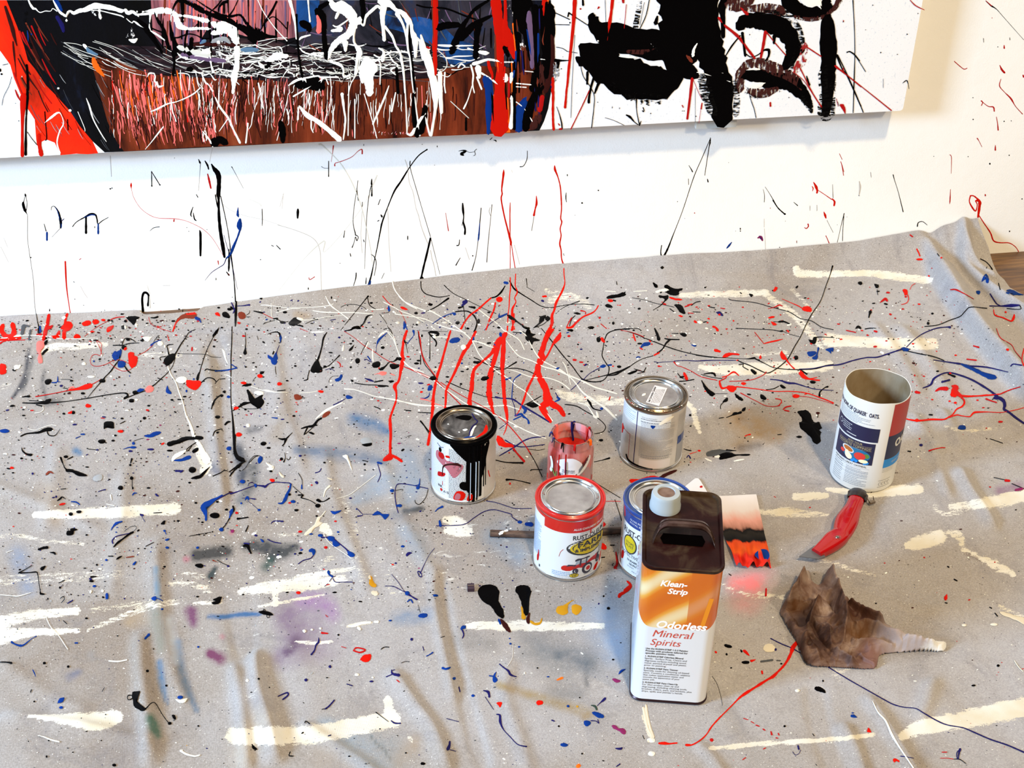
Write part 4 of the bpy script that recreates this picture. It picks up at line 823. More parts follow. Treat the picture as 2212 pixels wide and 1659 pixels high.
vo = g.n('TexVoronoi', feature='DISTANCE_TO_EDGE'); vo.inputs['Scale'].default_value = 26; mpv = g.n('Mapping'); g.l(o3, mpv.inputs[0]); mpv.inputs['Scale'].default_value = (1, .55, 1); mpv.inputs['Rotation'].default_value = (0, 0, .5); nv = g.n('TexNoise'); nv.inputs['Scale'].default_value = 18; g.l(mpv.outputs[0], nv.inputs['Vector']); ma = g.n('VectorMath', operation='MULTIPLY_ADD'); g.l(nv.outputs['Color'], ma.inputs[0]); ma.inputs[1].default_value = (.05, .05, .05); g.l(mpv.outputs[0], ma.inputs[2]); g.l(ma.outputs[0], vo.inputs['Vector'])
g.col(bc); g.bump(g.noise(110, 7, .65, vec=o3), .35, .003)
GK = lambda s: np.array([(1640+p[0]/3.859, 1040+p[1]/3.859) for p in nums(s)])
out = onz(crom(GK('180,1050 270,895 355,750 385,735 425,740 450,850 500,870 545,780 585,705 620,735 650,840 685,950 740,975 900,1080 1050,1165 1200,1245 1310,1300 1530,1320 1565,1345 1535,1395 1400,1395 1120,1405 1010,1430 990,1490 965,1535 830,1540 600,1525 440,1518 375,1470 335,1370 320,1320 250,1210 195,1110'), 3, closed=True), gb+.008)[:, :2]
sx = .0008; ax = np.arange(out[:, 0].min()-.002, out[:, 0].max()+.004, sx); ay = np.arange(out[:, 1].min()-.002, out[:, 1].max()+.004, sx); GXX, GYY = np.meshgrid(ax, ay, indexing='ij'); lp = np.vstack([out, out[:1]])
ins = np.zeros(GXX.shape, bool)
for (xa, ya), (xb, yb_) in zip(lp[:-1], lp[1:]):
    if ya != yb_: ins ^= ((ya > GYY) != (yb_ > GYY)) & (GXX < (xb-xa)*(GYY-ya)/(yb_-ya)+xa)
dE = np.abs(seglines(GXX, GYY, lp)[0]); dE = np.where(ins, dE, 0); gh = np.zeros(GXX.shape)
WX = GXX+.004*vnoise(GXX, GYY, 60, 51); WY = GYY+.004*vnoise(GXX, GYY, 60, 52)
for q_ in """
585,715 615,850 680,1000 715,1120 705,1260 690,1340|.027|.007|.014|1
510,950 460,1060 415,1160 400,1225|.014|.010|.005|1
375,755 300,900 215,1030|.020|.009|.007|1
200,1060 280,1200 350,1270|.012|.006|.006|1
400,1235 362,1330 380,1450 440,1505|.016|.012|.006|1
400,1215 520,1330 620,1480|-.010|.0035|.006|1
450,1130 520,1270 640,1400|-.008|.0035|.005|1
575,965 640,1070 660,1130|-.009|.004|.004|1
735,985 900,1090 1045,1170|.016|.010|.004|1
735,1230 900,1195 1080,1250 1300,1325 1530,1355|.014|.010|.009|0
760,1320 950,1310 1150,1340|.008|.004|.006|1
820,1250 980,1280 1120,1300|-.004|.003|.003|1
700,1400 850,1440 975,1500|-.008|.004|.004|1
640,1380 740,1440 830,1530|.009|.006|.004|1
480,1380 500,1450 560,1515|.006|.004|.006|1
300,1010 360,1130 390,1190|-.012|.010|.008|0
640,1180 700,1240 720,1330|-.007|.004|.005|1
560,1150 600,1280 620,1380|.007|.005|.007|1
850,1400 900,1440 985,1470|.005|.004|.004|1
1180,1290 1200,1340 1190,1390|-.002|.002|.002|1
""".strip().splitlines():
    p_, h_, wl_, wr_, sharp = q_.split('|'); sd_, fr_ = seglines(WX, WY, onz(crom(GK(p_), 4), gb+.02)[:, :2]); w_ = np.where(sd_ > 0, float(wl_), float(wr_)); t_ = np.abs(sd_)/w_
    gh += 1.3*float(h_)*(np.exp(-t_*1.1) if sharp == '1' else np.exp(-t_*t_))*np.clip(np.minimum(fr_, 1-fr_)/.10, .25, 1)
gh += .007-.014*np.abs(vnoise(WX+WY*.6, WY, 42, 53))-.008*np.abs(vnoise(WX-WY*.5, WY, 95, 54)); gh = np.maximum(gh, .0005)+.004
ez = np.clip(dE/.0085, 0, 1); gz = gb+.0022+gh*(1-(1-ez)**2); idx = -np.ones(GXX.shape, int); idx[ins] = np.arange(ins.sum()); V = np.stack([GXX[ins], GYY[ins], gz[ins]], 1); F_ = []
for a in range(GXX.shape[0]-1):
    for b_ in range(GXX.shape[1]-1):
        q = (idx[a, b_], idx[a+1, b_], idx[a+1, b_+1], idx[a, b_+1])
        if min(q) >= 0: F_.append(q)
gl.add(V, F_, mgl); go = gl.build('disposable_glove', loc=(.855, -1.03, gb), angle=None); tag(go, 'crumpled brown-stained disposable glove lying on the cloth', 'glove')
md = go.modifiers.new('solidify', 'SOLIDIFY'); md.thickness = .0007; md.offset = 1
# ------------------------------------------------------------------ traced paint marks
# F ox oy k = reading frame of the photograph (offset, magnification); S = surface; then one mark a line:
# <colour><width> points = poured line; b<colour> outline = blob; s<colour> x,y,rx,ry = drops
def marks(txt):
    ox = oy = 0.0; k = 1.0; s = 'w'
    for ln in txt.strip().splitlines():
        h, _, rest = ln.strip().partition(' ')
        if not h: continue
        if h == 'F': ox, oy, k = [float(q) for q in rest.split()]; continue
        if h == 'S': s = rest; continue
        A = [[ox+p[0]/k, oy+p[1]/k]+[q/k for q in p[2:]] for p in nums(rest)]
        if h[0] == 'b': B(s, h[1], A, rag=float(h[2:] or 0)/k)
        elif h[0] == 's':
            for p in A:
                q = np.linspace(0, 2*math.pi, 9, endpoint=False); kk = 1+.2*(RNG.rand(9)-.5); ry = p[3] if len(p) > 3 else p[2]*.7
                B(s, h[1], np.stack([p[0]+p[2]*kk*np.cos(q), p[1]+ry*kk*np.sin(q)], 1).tolist(), n=2, rings=2)
        else: L(s, h[0], A, float(h[1:])/k, wob=.12)
marks('''
S w
F 0 300 3.568
K3 193,420,3 196,435,14 200,450,5 208,490,4 205,540,5 198,560,4
K6 190,445,4 184,480,6 178,500,22 190,545,22 205,575,5 212,600,3 212,760,3 225,870,3 245,1000,3 258,1100,3 270,1300,3 296,1430,4
K4 393,550,3 398,525,4 418,520,5 440,545,10 455,580,16 468,640,20 468,685,14
B5 425,525,5 445,560,7 460,610,10 470,650,14 470,680,12
n4 470,640 495,615 480,625
K3 468,685 400,757,1.5
K8 340,655,5 355,710,7
B12 362,720,14 362,780,16
K7 560,675,7 590,640,6 650,605,10 700,580,20 735,585,14 748,620,11 755,655,8 790,630,6 835,605,4
B12 655,603,12 700,583,14 735,588,8
K15 663,600,16 663,725,18
B16 757,655,12 757,730,16
R3 1011,338,4 1010,360,14 1013,385,3 1030,450,2.5 1080,530,2.5 1150,585,3 1220,610,3.5 1340,615,5 1420,628,3 1500,660,3 1570,700,3 1640,770,2.5 1720,900,2
r7 1342,618,5 1340,635,12
K6 1168,250,6 1170,360,8
K5 1170,255 1232,355,7
sK 850,385,7,5 863,379,6,4 1170,362,6,7 1232,354,7,5 238,914,5,5 730,680,3,8
K6 1155,710,2 1185,685,5 1228,678,6
K7 1487,525,5 1470,580,10 1478,600,4
K9 1490,570,5 1498,615,10 1512,630,7
K6 1513,428,5 1525,450,7
K16 1538,705,8 1545,740,18 1545,900,16
K14 1530,158,6 1542,185,14
K4 1545,190,4 1540,260,2 1530,400,1.5
K14 1580,170,8 1600,205,14 1608,235,8
K22 1630,195,10 1650,230,28 1680,270,44 1688,330,34 1683,430,34 1685,470,18 1688,600,22 1700,720,26 1718,830,28 1730,910,20
K10 1660,430,8 1672,500,10 1690,560,8
K6 1700,440,8 1740,620,6 1765,760,6 1785,930,9 1800,1050,8 1812,1200,9 1822,1430,12
K12 1765,850,8 1765,960,16 1762,1020,8
n4 1725,740,3 1750,830,4 1780,930,4 1830,1160,2
B14 1835,530,6 1832,580,20 1838,600,10
B30 1850,620,20 1845,670,44 1850,700,20
B17 1850,700,16 1830,760,14 1800,830,20 1775,890,20 1745,920,10
n5 1745,915,8 1725,965,6 1690,990,5 1630,1030,4 1580,1090,1.5
r10 1600,270,8 1612,320,16 1625,380,12
r5 1680,940,8 1684,968,5
K8 1745,1025,6 1765,1050,12
r5 1760,1040 1768,1050
R10 503,945,14 510,1100,11 520,1200,8 542,1345,6
K19 1102,1330,20 1096,1230,18 1112,1185,18 1145,1205,16 1140,1285,16
c8 1150,1215,10 1155,1300,10
c5 1135,1130,3 1150,1190,10
K4 1785,215,8 1800,240,3 1875,380,1.5
l2 1615,180 1635,80 1660,20
l2 1715,500 1780,550 1900,595 2040,625 2212,685
c3 1925,465 2000,500 2012,520
K5 2020,540,5 2022,620,6 2020,670,3
K6 2130,820,5 2160,850,8
K5 2092,820 2108,828
r5 612,930 625,922
K8 382,1310,5 382,1325,10
K4 565,1100 575,1105
l3 620,1135 650,1190 675,1225
l4 1255,1130 1310,1130
l3 30,765 58,835
l3 5,830 65,950
sK 2008,930,4,4 1790,1220,3,3 1185,1267,3,3 645,1282,3,3 577,1235,3,4 1440,683,3,3 1455,712,3,3 1595,698,3,3 1665,1080,3,10 807,1320,3,3 1345,147,2,4
l5 850,130 858,290
F 600 280 3.456
r3 415,120,10 408,180,3 398,240,1.5
K8 380,235,6 380,350,7
K3 325,275 350,288 378,288
r6 425,270,9 430,250,5 470,238,5 550,205,4 600,160,4 628,148,8 630,180,9
c9 310,110,14 330,115,12 400,180,8 480,270,9 560,410,8 630,600,6 690,880,5 705,1000,4
c5 740,340,8 720,400,3 640,560,2 500,750,2 345,915,3 345,830,10 200,960,2 0,1210,1.5
K9 1115,148,10 1050,195,8 985,280,8 920,385,13 870,460,12 820,580,7 780,690,12 765,760,9 740,890,7 720,980,6 700,1080,10 680,1150,12
B14 690,1130,14 680,1170,24 672,1230,16
K4 988,235,7 990,290,5 1030,430,4 1080,600,3.5 1140,800,4
K16 1140,810,14 1110,940,16 1090,1020,14 1072,1100,14
K4 1142,810,4 1160,880,3 1210,1080,2.5
K30 1075,1095,10 1075,1110,32 1078,1122,12
K5 598,380,4 590,450,4 572,560,4 562,690,4 580,780,7
K5 590,440 600,530 
K4 578,785,8 600,800,5 590,830,6 580,800,5 570,840,4 555,880,7
K9 702,368,5 700,400,14 703,430,7 702,495,12
K5 697,420,6 680,500,5 665,640,4 655,850,3.5 648,1040,2
K6 765,520,5 750,560,6
K12 770,635,8 778,650,14
K4 744,684,4 755,678,8
K5 632,540 630,575
K7 500,755,4 492,805,7
K6 640,822 645,838
K6 540,925 545,945
K5 585,1070,8 582,1110,7 565,1165,4
K5 695,930,4 720,950,6 735,1000,5 720,1090,4
K4 795,1070,3 775,1112,3
K9 660,1105,4 657,1150,8
r5 232,1105 240,1120 275,1098
K7 228,1180 228,1192
K18 150,590,6 150,610,20 148,660,14
K5 970,795,7 970,820,7
r4 1253,622,3 1262,680,4 1274,755,7
K9 1380,550,10 1383,600,17 1388,650,8 1385,690,12 1398,740,14 1396,780,16
K4 1380,690 1376,715
K7 1357,822,5 1352,860,7 1335,865,8
K6 1362,957,4 1345,985,6 1330,1012,8
K5 1518,585,6 1508,700,6
B6 1508,700,6 1500,800,12 1495,830,6
K4 1495,830,4 1478,950,4 1450,1050,7
K3 1598,558,3 1590,650,3 1570,850,4 1560,990,5
K2 1585,580 1578,610 1590,640 1600,560
R10 1687,300,6 1684,340,16 1672,440,10 1675,480,10 1668,520,10 1690,640,11 1715,740,12 1738,830,16 1742,860,10
R5 1735,545,5 1733,650,8 1735,860,5 1735,1040,5
R5 1745,860,5 1758,950,6 1773,1040,7
R11 1930,495,5 1932,550,16 1922,590,10 1912,640,16
K3 1912,650,3 1895,755,3
R10 2067,268,6 2070,300,16 2090,350,9 2108,420,9 2115,500,10 2118,590,9 2112,660,9 2120,690,10 2108,740,9 2115,790,9 2105,850,12 2115,900,9 2118,960,9 2132,1010,10 2135,1060,9
K4 2152,475,4 2150,510,5 2155,540,4
K5 1863,158,4 1860,220,5 1835,270,5 1808,277,6
K4 1350,160,3 1380,155,8 1405,160,12 1370,180,20 1385,190,14
K3 1405,155 1430,170 1470,165
K4 1485,145 1470,160 1475,185 1462,195
K5 1600,60 1585,75
K6 1612,78,5 1628,82,9 1630,90,5
K5 642,110 642,118
sK 1190,125,3,7 1078,110,5,2 2162,338,4,5 1455,942,5,5 465,998,3,3 2137,938,3,3 1170,265,2,3 403,1255,5,6 1035,1370,8,6
l3 1765,860 1785,930 1805,1005
l5 950,225,5 970,290,4 980,390,3 1010,470,3 1030,580,3 1050,640,4 1070,720,4 1095,790,6 1120,850,4
l5 1140,900 1150,960 1165,1010 1180,1090
l3 820,580 830,850 845,1060
l3 1400,880 1430,970
l4 0,712 100,740 230,790 290,840 315,910 320,1000 325,1200
l3 735,350 700,430
c2 1745,300 1750,320
l3 630,600 620,780 630,920
l2 45,470 15,575
l2 40,480 32,590
F 1200 240 3.352
K7 85,462,4 86,470,5
K5 77,590,3 76,630,5 78,658,3
sK 192,665,6,6 310,574,5,5 883,655,3,3 1338,852,4,8 1338,868,4,5 1253,372,2,2 58,1035,3,4 62,1044,3,3 141,753,2,2 936,777,2,2 1304,868,2,2
K6 1122,192,4 1118,230,10 1110,270,6 1080,465,4
K5 1122,195,4 1060,340,5 1000,480,5 920,720,4 850,900,6 815,990,12 785,1050,14
K8 768,972,6 762,1020,7 768,1050,10 785,1052,8
K5 965,393,3 982,420,6 992,440,8
K4 962,490,4 963,532,3
K6 1100,492,6 1104,512,9
r6 1006,735,5 1007,738,9
u10 1465,918,10 1485,912,22 1498,935,14
B8 1275,950,7 1255,975,14 1240,992,8
K3 1517,548,2 1545,590,3 1575,640,5
K9 1575,645,10 1610,700,8 1655,742,9
sK 1660,745,8,7
K3 1503,565,2 1513,610,3 1511,658,4
K6 1725,660,3 1752,683,7
R5 1858,545,5 1865,560,7 1860,578,4
R14 1868,515,6 1885,545,18 1895,575,14 1892,592,12
R5 1900,572,4 1950,605,5 2000,640,6
R10 2003,635,8 2020,655,14 2017,683,14
K3 2006,530,2 2008,590,3 2010,630,3
r7 1828,818,10 1830,835,8 1815,850,6 1802,842,4
R12 1943,730,6 1952,755,16 1958,775,8
K2 1965,790 1990,840 2010,878
r6 1957,902,6 1970,930,5 1980,955,7
K5 2090,740,6 2065,840,3 2040,950,3
K4 2088,760 2080,860 2078,940
r4 2055,308,4 2075,350,4
r4 2065,365,5 2075,400,5 2085,465,5
r3 2075,390 2088,440
K2 1842,685 1842,720
K2 1893,680 1893,722
l3 1510,780 1510,840
l3 1512,850 1520,1000
r3 1745,940 1745,950
r4 1555,700 1555,705
sK 2110,766,2,2 2040,822,2,2 1622,986,4,3 1664,796,2,2
F 1640 0 2.963
l5 640,1160,6 645,1200,12 638,1250,5
n7 637,1250 639,1252
K2 713,1102 717,1135
K4 857,1118,6 865,1150,4 890,1230,3 921,1355,6
r4 1220,990,4 1230,1010,4 1228,1110,2
r4 1224,1212,3 1221,1280,7 1218,1305,2
K5 1012,1448,8 1018,1425,5 1045,1418,4 1075,1440,3
r5 1395,885,7 1405,900,4 1425,940,2.5
K4 1450,5,5 1480,35,5 1490,40,10 1520,60,4 1560,105,2.5 1693,255,2
r4 1450,5,5 1485,37,8
r9 1490,113,4 1490,114,7
r10 1567,290,5 1568,308,10
r7 1540,418,5 1552,445,12 1570,465,12
r4 1547,505,3 1538,550,6 1570,590,4 1610,630,10 1640,680,4 1685,730,5
r10 1688,480,8 1692,492,12
r6 1420,645,8 1430,655,6 1422,675,5
r5 1425,650,4 1465,680,5 1498,685,8 1504,712,7
r6 1518,748,4 1525,790,5 1529,832,9
r5 1248,392 1280,420 1310,442 1330,436
R12 1352,1252,8 1345,1290,7 1365,1330,10 1385,1350,8 1395,1310,6 1385,1285,8 1410,1290,20 1408,1330,18 1400,1390,12
R9 1352,1252,8 1375,1255,8 1410,1285,12
R6 1400,1370,6 1440,1430,6 1480,1490,8 1500,1540,9 1540,1553,7 1600,1555,6 1640,1580,5 1660,1610,5
r9 1446,1243,5 1447,1252,10
r10 1511,930,4 1511,960,11
sK 1368,625,3,3 1369,764,4,4 1567,776,4,4 1600,994,4,4 1476,1048,5,6 1682,1273,4,4 1337,1002,3,3 1602,1480,4,5 1527,300,3,3 1613,773,3,3 1117,1000,3,2
K2 1435,245,3 1437,270,3
K3 1603,240,3 1604,255,4
n12 5,1515,14 18,1530,14
K3 240,1540 240,1555
''')
# ------------------------------------------------------------------ the hanging painting
def dry(name, col, sc, thr, rough=.5):
    m = mat(name, col, rough, spec=.08); g = G(m); g.l(g.math('GREATER_THAN', g.noise(1, 7, .72, vec=g.obj(sc)), thr), g.b.inputs['Alpha']); return m
dry('dry_K', (.0014, .0012, .0012), (70, 70, 260), .50); dry('dry_k', (.0014, .0012, .0012), (90, 90, 90), .57); dry('dry_M', (.05, .012, .01), (260, 70, 60), .46); dry('dry_W', (.85, .83, .8), (160, 60, 60), .56); dry('dry_r', (.35, .02, .02), (150, 100, 80), .52); dry('dry_g', (.22, .23, .25), (220, 220, 220), .50)
for a_, b_ in (('D', 'dry_K'), ('d', 'dry_k'), ('q', 'dry_M'), ('Z', 'dry_W'), ('t', 'dry_r'), ('y', 'dry_g')): MATS['paint_'+a_] = MATS[b_]
m = mat('canvas_ground', (.88, .89, .91), .75); g = G(m); g.col(g.mix(g.math('GREATER_THAN', g.noise(240, 4, vec=g.obj()), .64), g.ramp(g.noise(5, 3, vec=g.obj()), [(.3, (.86, .87, .90)), (.7, (.93, .93, .94))]), (.72, .76, .82))); g.bump(g.noise(500, 2, vec=g.obj()), .3, .0006)
def field(name, stops, sc, rough=.4, bump=.5, rot=(0, 0, 0), dist=.6):
    m = mat(name, stops[0][1], rough, spec=.10); g = G(m); n = g.noise(1, 8, .62, vec=g.obj(sc, rot), dist=dist); g.col(g.ramp(n, stops)); g.bump(n, bump, .004); return m
field('f_red', [(.30, (.12, .012, .004)), (.42, (.60, .02, .004)), (.52, (.85, .02, .004)), (.75, (.86, .035, .005))], (12, 12, 5), .35)
field('f_black', [(.35, (.002, .002, .002)), (.60, (.003, .003, .005)), (.72, (.008, .012, .03)), (.84, (.05, .05, .06))], (16, 16, 7), .35)
field('f_rust', [(.32, (.012, .003, .002)), (.46, (.11, .018, .006)), (.6, (.20, .032, .010)), (.8, (.30, .07, .025))], (26, 26, 5), .4)
field('f_pink', [(.33, (.05, .02, .03)), (.44, (.30, .10, .12)), (.55, (.58, .18, .18)), (.68, (.44, .24, .29)), (.8, (.62, .42, .46))], (48, 48, 3), .5)
field('f_slate', [(.34, (.003, .003, .005)), (.47, (.016, .016, .024)), (.57, (.035, .03, .042)), (.66, (.015, .03, .08)), (.78, (.11, .07, .075))], (18, 18, 12), .4)
field('f_blue', [(.34, (.008, .012, .03)), (.46, (.01, .05, .17)), (.62, (.01, .075, .28)), (.8, (.08, .12, .25))], (30, 30, 22), .4)
field('f_dkviolet', [(.38, (.004, .003, .004)), (.52, (.02, .010, .014)), (.62, (.07, .035, .035)), (.72, (.45, .42, .42))], (14, 14, 90), .45)
pc = thing('painting_canvas', (.4, -.03, .36), 'large unframed abstract canvas in black, red and white hanging on the wall', 'painting')
oc_ = np.array(pc.location); mbc = SF['c'].mb; x0, x1, z0, z1 = -2.2, 1.2556, .3590, 2.1; rr = .006
pr = [(x0, z0), (x1-rr, z0), (x1-rr*.3, z0+rr*.3), (x1, z0+rr), (x1, z1), (x0, z1)]; n_ = len(pr)
mbc.add([(a, CY, c) for a, c in pr], [tuple(range(n_))], 'canvas_ground')
sides = MB(); sides.add([(a, CY, c) for a, c in pr]+[(a, -.006, c) for a, c in pr], [(i, n_+i, n_+(i+1) % n_, (i+1) % n_) for i in range(n_)]+[tuple(range(n_, 2*n_))[::-1]], mat('canvas_side', (.80, .80, .80), .7))
poly('c', 'f_red', '-120,0 20,0 45,50 62,118 88,168 120,205 165,255 200,305 212,331 190,333 165,332 131,335 118,308 100,301 90,306 87,318 80,314 78,300 75,258 60,235 47,210 30,168 22,140 2,112 -60,40')
poly('c', 'f_black', '14,0 24,25 38,60 52,100 60,130 75,148 100,185 118,203 150,238 172,272 200,305 226,329 275,327 1165,282 1175,262 1184,235 1190,200 1196,165 1197,90 1193,50 1190,0')
poly('c', 'f_rust', '198,122 206,118 225,124 262,134 290,148 330,160 380,166 460,168 560,170 640,176 720,172 800,168 880,170 960,150 1040,142 1100,146 1150,150 1172,160 1180,190 1172,235 1150,280 1110,287 900,296 700,306 420,318 268,327 252,305 240,280 232,262 226,240 218,212 214,195 207,170 200,145')
poly('c', 'f_pink', '326,0 640,0 640,80 610,86 575,84 530,78 490,66 450,58 430,92 400,104 352,100 330,70')
poly('c', 'f_slate', '640,0 1105,0 1105,145 1040,142 960,148 900,140 840,120 760,100 690,95 655,110 640,90')
poly('c', 'f_dkviolet', '352,100 430,90 470,80 540,84 600,88 650,110 700,96 760,104 820,118 900,140 960,150 940,168 880,172 800,170 720,175 640,178 540,172 440,168 380,166 330,158 290,146 240,125 200,112 250,96 300,100')
poly('c', 'f_blue', '640,0 690,0 690,50 668,66 640,70'); poly('c', 'f_blue', '818,25 852,22 870,40 905,36 945,44 962,62 985,84 1020,95 1026,130 1000,142 970,140 930,96 900,80 860,66 835,60')
poly('c', 'f_rust', '948,150 985,145 1015,148 1022,165 1022,176 1000,178 950,168'); poly('c', 'f_rust', '1120,98 1150,100 1160,140 1158,185 1122,186')
poly('c', 'paint_O', '1060,205 1085,200 1098,212 1102,286 1064,288'); poly('c', 'paint_B', '1052,170 1062,165 1066,200 1064,240 1058,288 1052,286 1048,240'); poly('c', 'paint_B', '1113,232 1130,212 1138,208 1132,250 1128,284 1113,284')
poly('c', 'f_slate', '1098,20 1118,26 1122,60 1150,60 1150,105 1128,96 1110,80 1095,60')
EXTRA = 1
# streaks the brush left: thin ribbons following the strokes
def streaks(n, x0, x1, y0, y1, ln, ang, cols, w, seed, jit=.12, wav=0.0):
    r = np.random.RandomState(seed)
    for k in range(n):
        x = x0+(x1-x0)*r.rand(); y = y0+(y1-y0)*r.rand(); l_ = ln*(.35+r.rand()); a = math.radians(ang+(r.rand()-.5)*jit*180); m_ = 5 if wav else 3; P = []
        for t in np.linspace(0, 1, m_): P.append((x+l_*t*math.cos(a)+(r.rand()-.5)*wav, y+l_*t*math.sin(a)+(r.rand()-.5)*wav+l_*.06*math.sin(t*3), w*(.3+.9*r.rand())*(1-.6*abs(t-.4))))
        ymax = 341-.0545*x
        if P[-1][1] < ymax-3 and P[0][1] > -30: L('c', cols[r.randint(len(cols))], P, n=4)
streaks(170, 235, 470, 150, 250, 60, 84, 'PmmPMMPWm', 3.0, 1, .10, 3); streaks(70, 240, 420, 150, 200, 50, 80, 'PPORm', 4.5, 2, .08); streaks(150, 440, 720, 160, 235, 60, 98, 'WWMKpPmK', 2.2, 3, .10, 4); streaks(90, 560, 960, 165, 240, 55, 92, 'WWcMKK', 1.8, 4, .06, 3)
streaks(120, 280, 460, 225, 285, 40, 78, 'mPPMM', 2.8, 6, .10, 2); streaks(90, 380, 680, 95, 165, 70, 0, 'WWcGK', 2.0, 7, .10, 7); streaks(80, 640, 860, 105, 165, 80, 4, 'WcGKK', 1.8, 8, .12, 8); streaks(46, 130, 360, 90, 135, 70, 24, 'ccWKG', 1.5, 9, .04, 2)
streaks(40, 60, 260, 150, 320, 40, 60, 'GKg', 1.4, 10, .08); streaks(60, 330, 640, -20, 50, 60, 90, 'pVKPm', 5, 11, .03); streaks(50, 660, 1100, -10, 110, 40, 60, 'KGmV', 3, 12, .6); streaks(30, 720, 1000, 230, 280, 34, 90, 'mPMM', 2.2, 13, .06); streaks(26, 30, 110, 30, 200, 60, 62, 'mMrM', 4, 14, .06)
streaks(120, 240, 700, 155, 290, 44, 86, 'MMKmPPW', 3.4, 16, .10, 3); streaks(60, 700, 1040, 165, 270, 50, 92, 'mMWKM', 2.4, 17, .06, 2); streaks(70, 400, 980, 95, 160, 60, -4, 'WWWKKc', 3.0, 18, .10, 8); streaks(50, 460, 800, 120, 175, 26, 60, 'WWcK', 2.4, 19, .8, 8); streaks(26, 1060, 1110, 0, 260, 50, 88, 'mOKr', 5, 20, .04); streaks(30, 1110, 1190, 0, 240, 50, 88, 'KKmMn', 5, 22, .05); streaks(60, 800, 920, 283, 292, 6, 100, 'Pcp', 1.6, 15, .5)
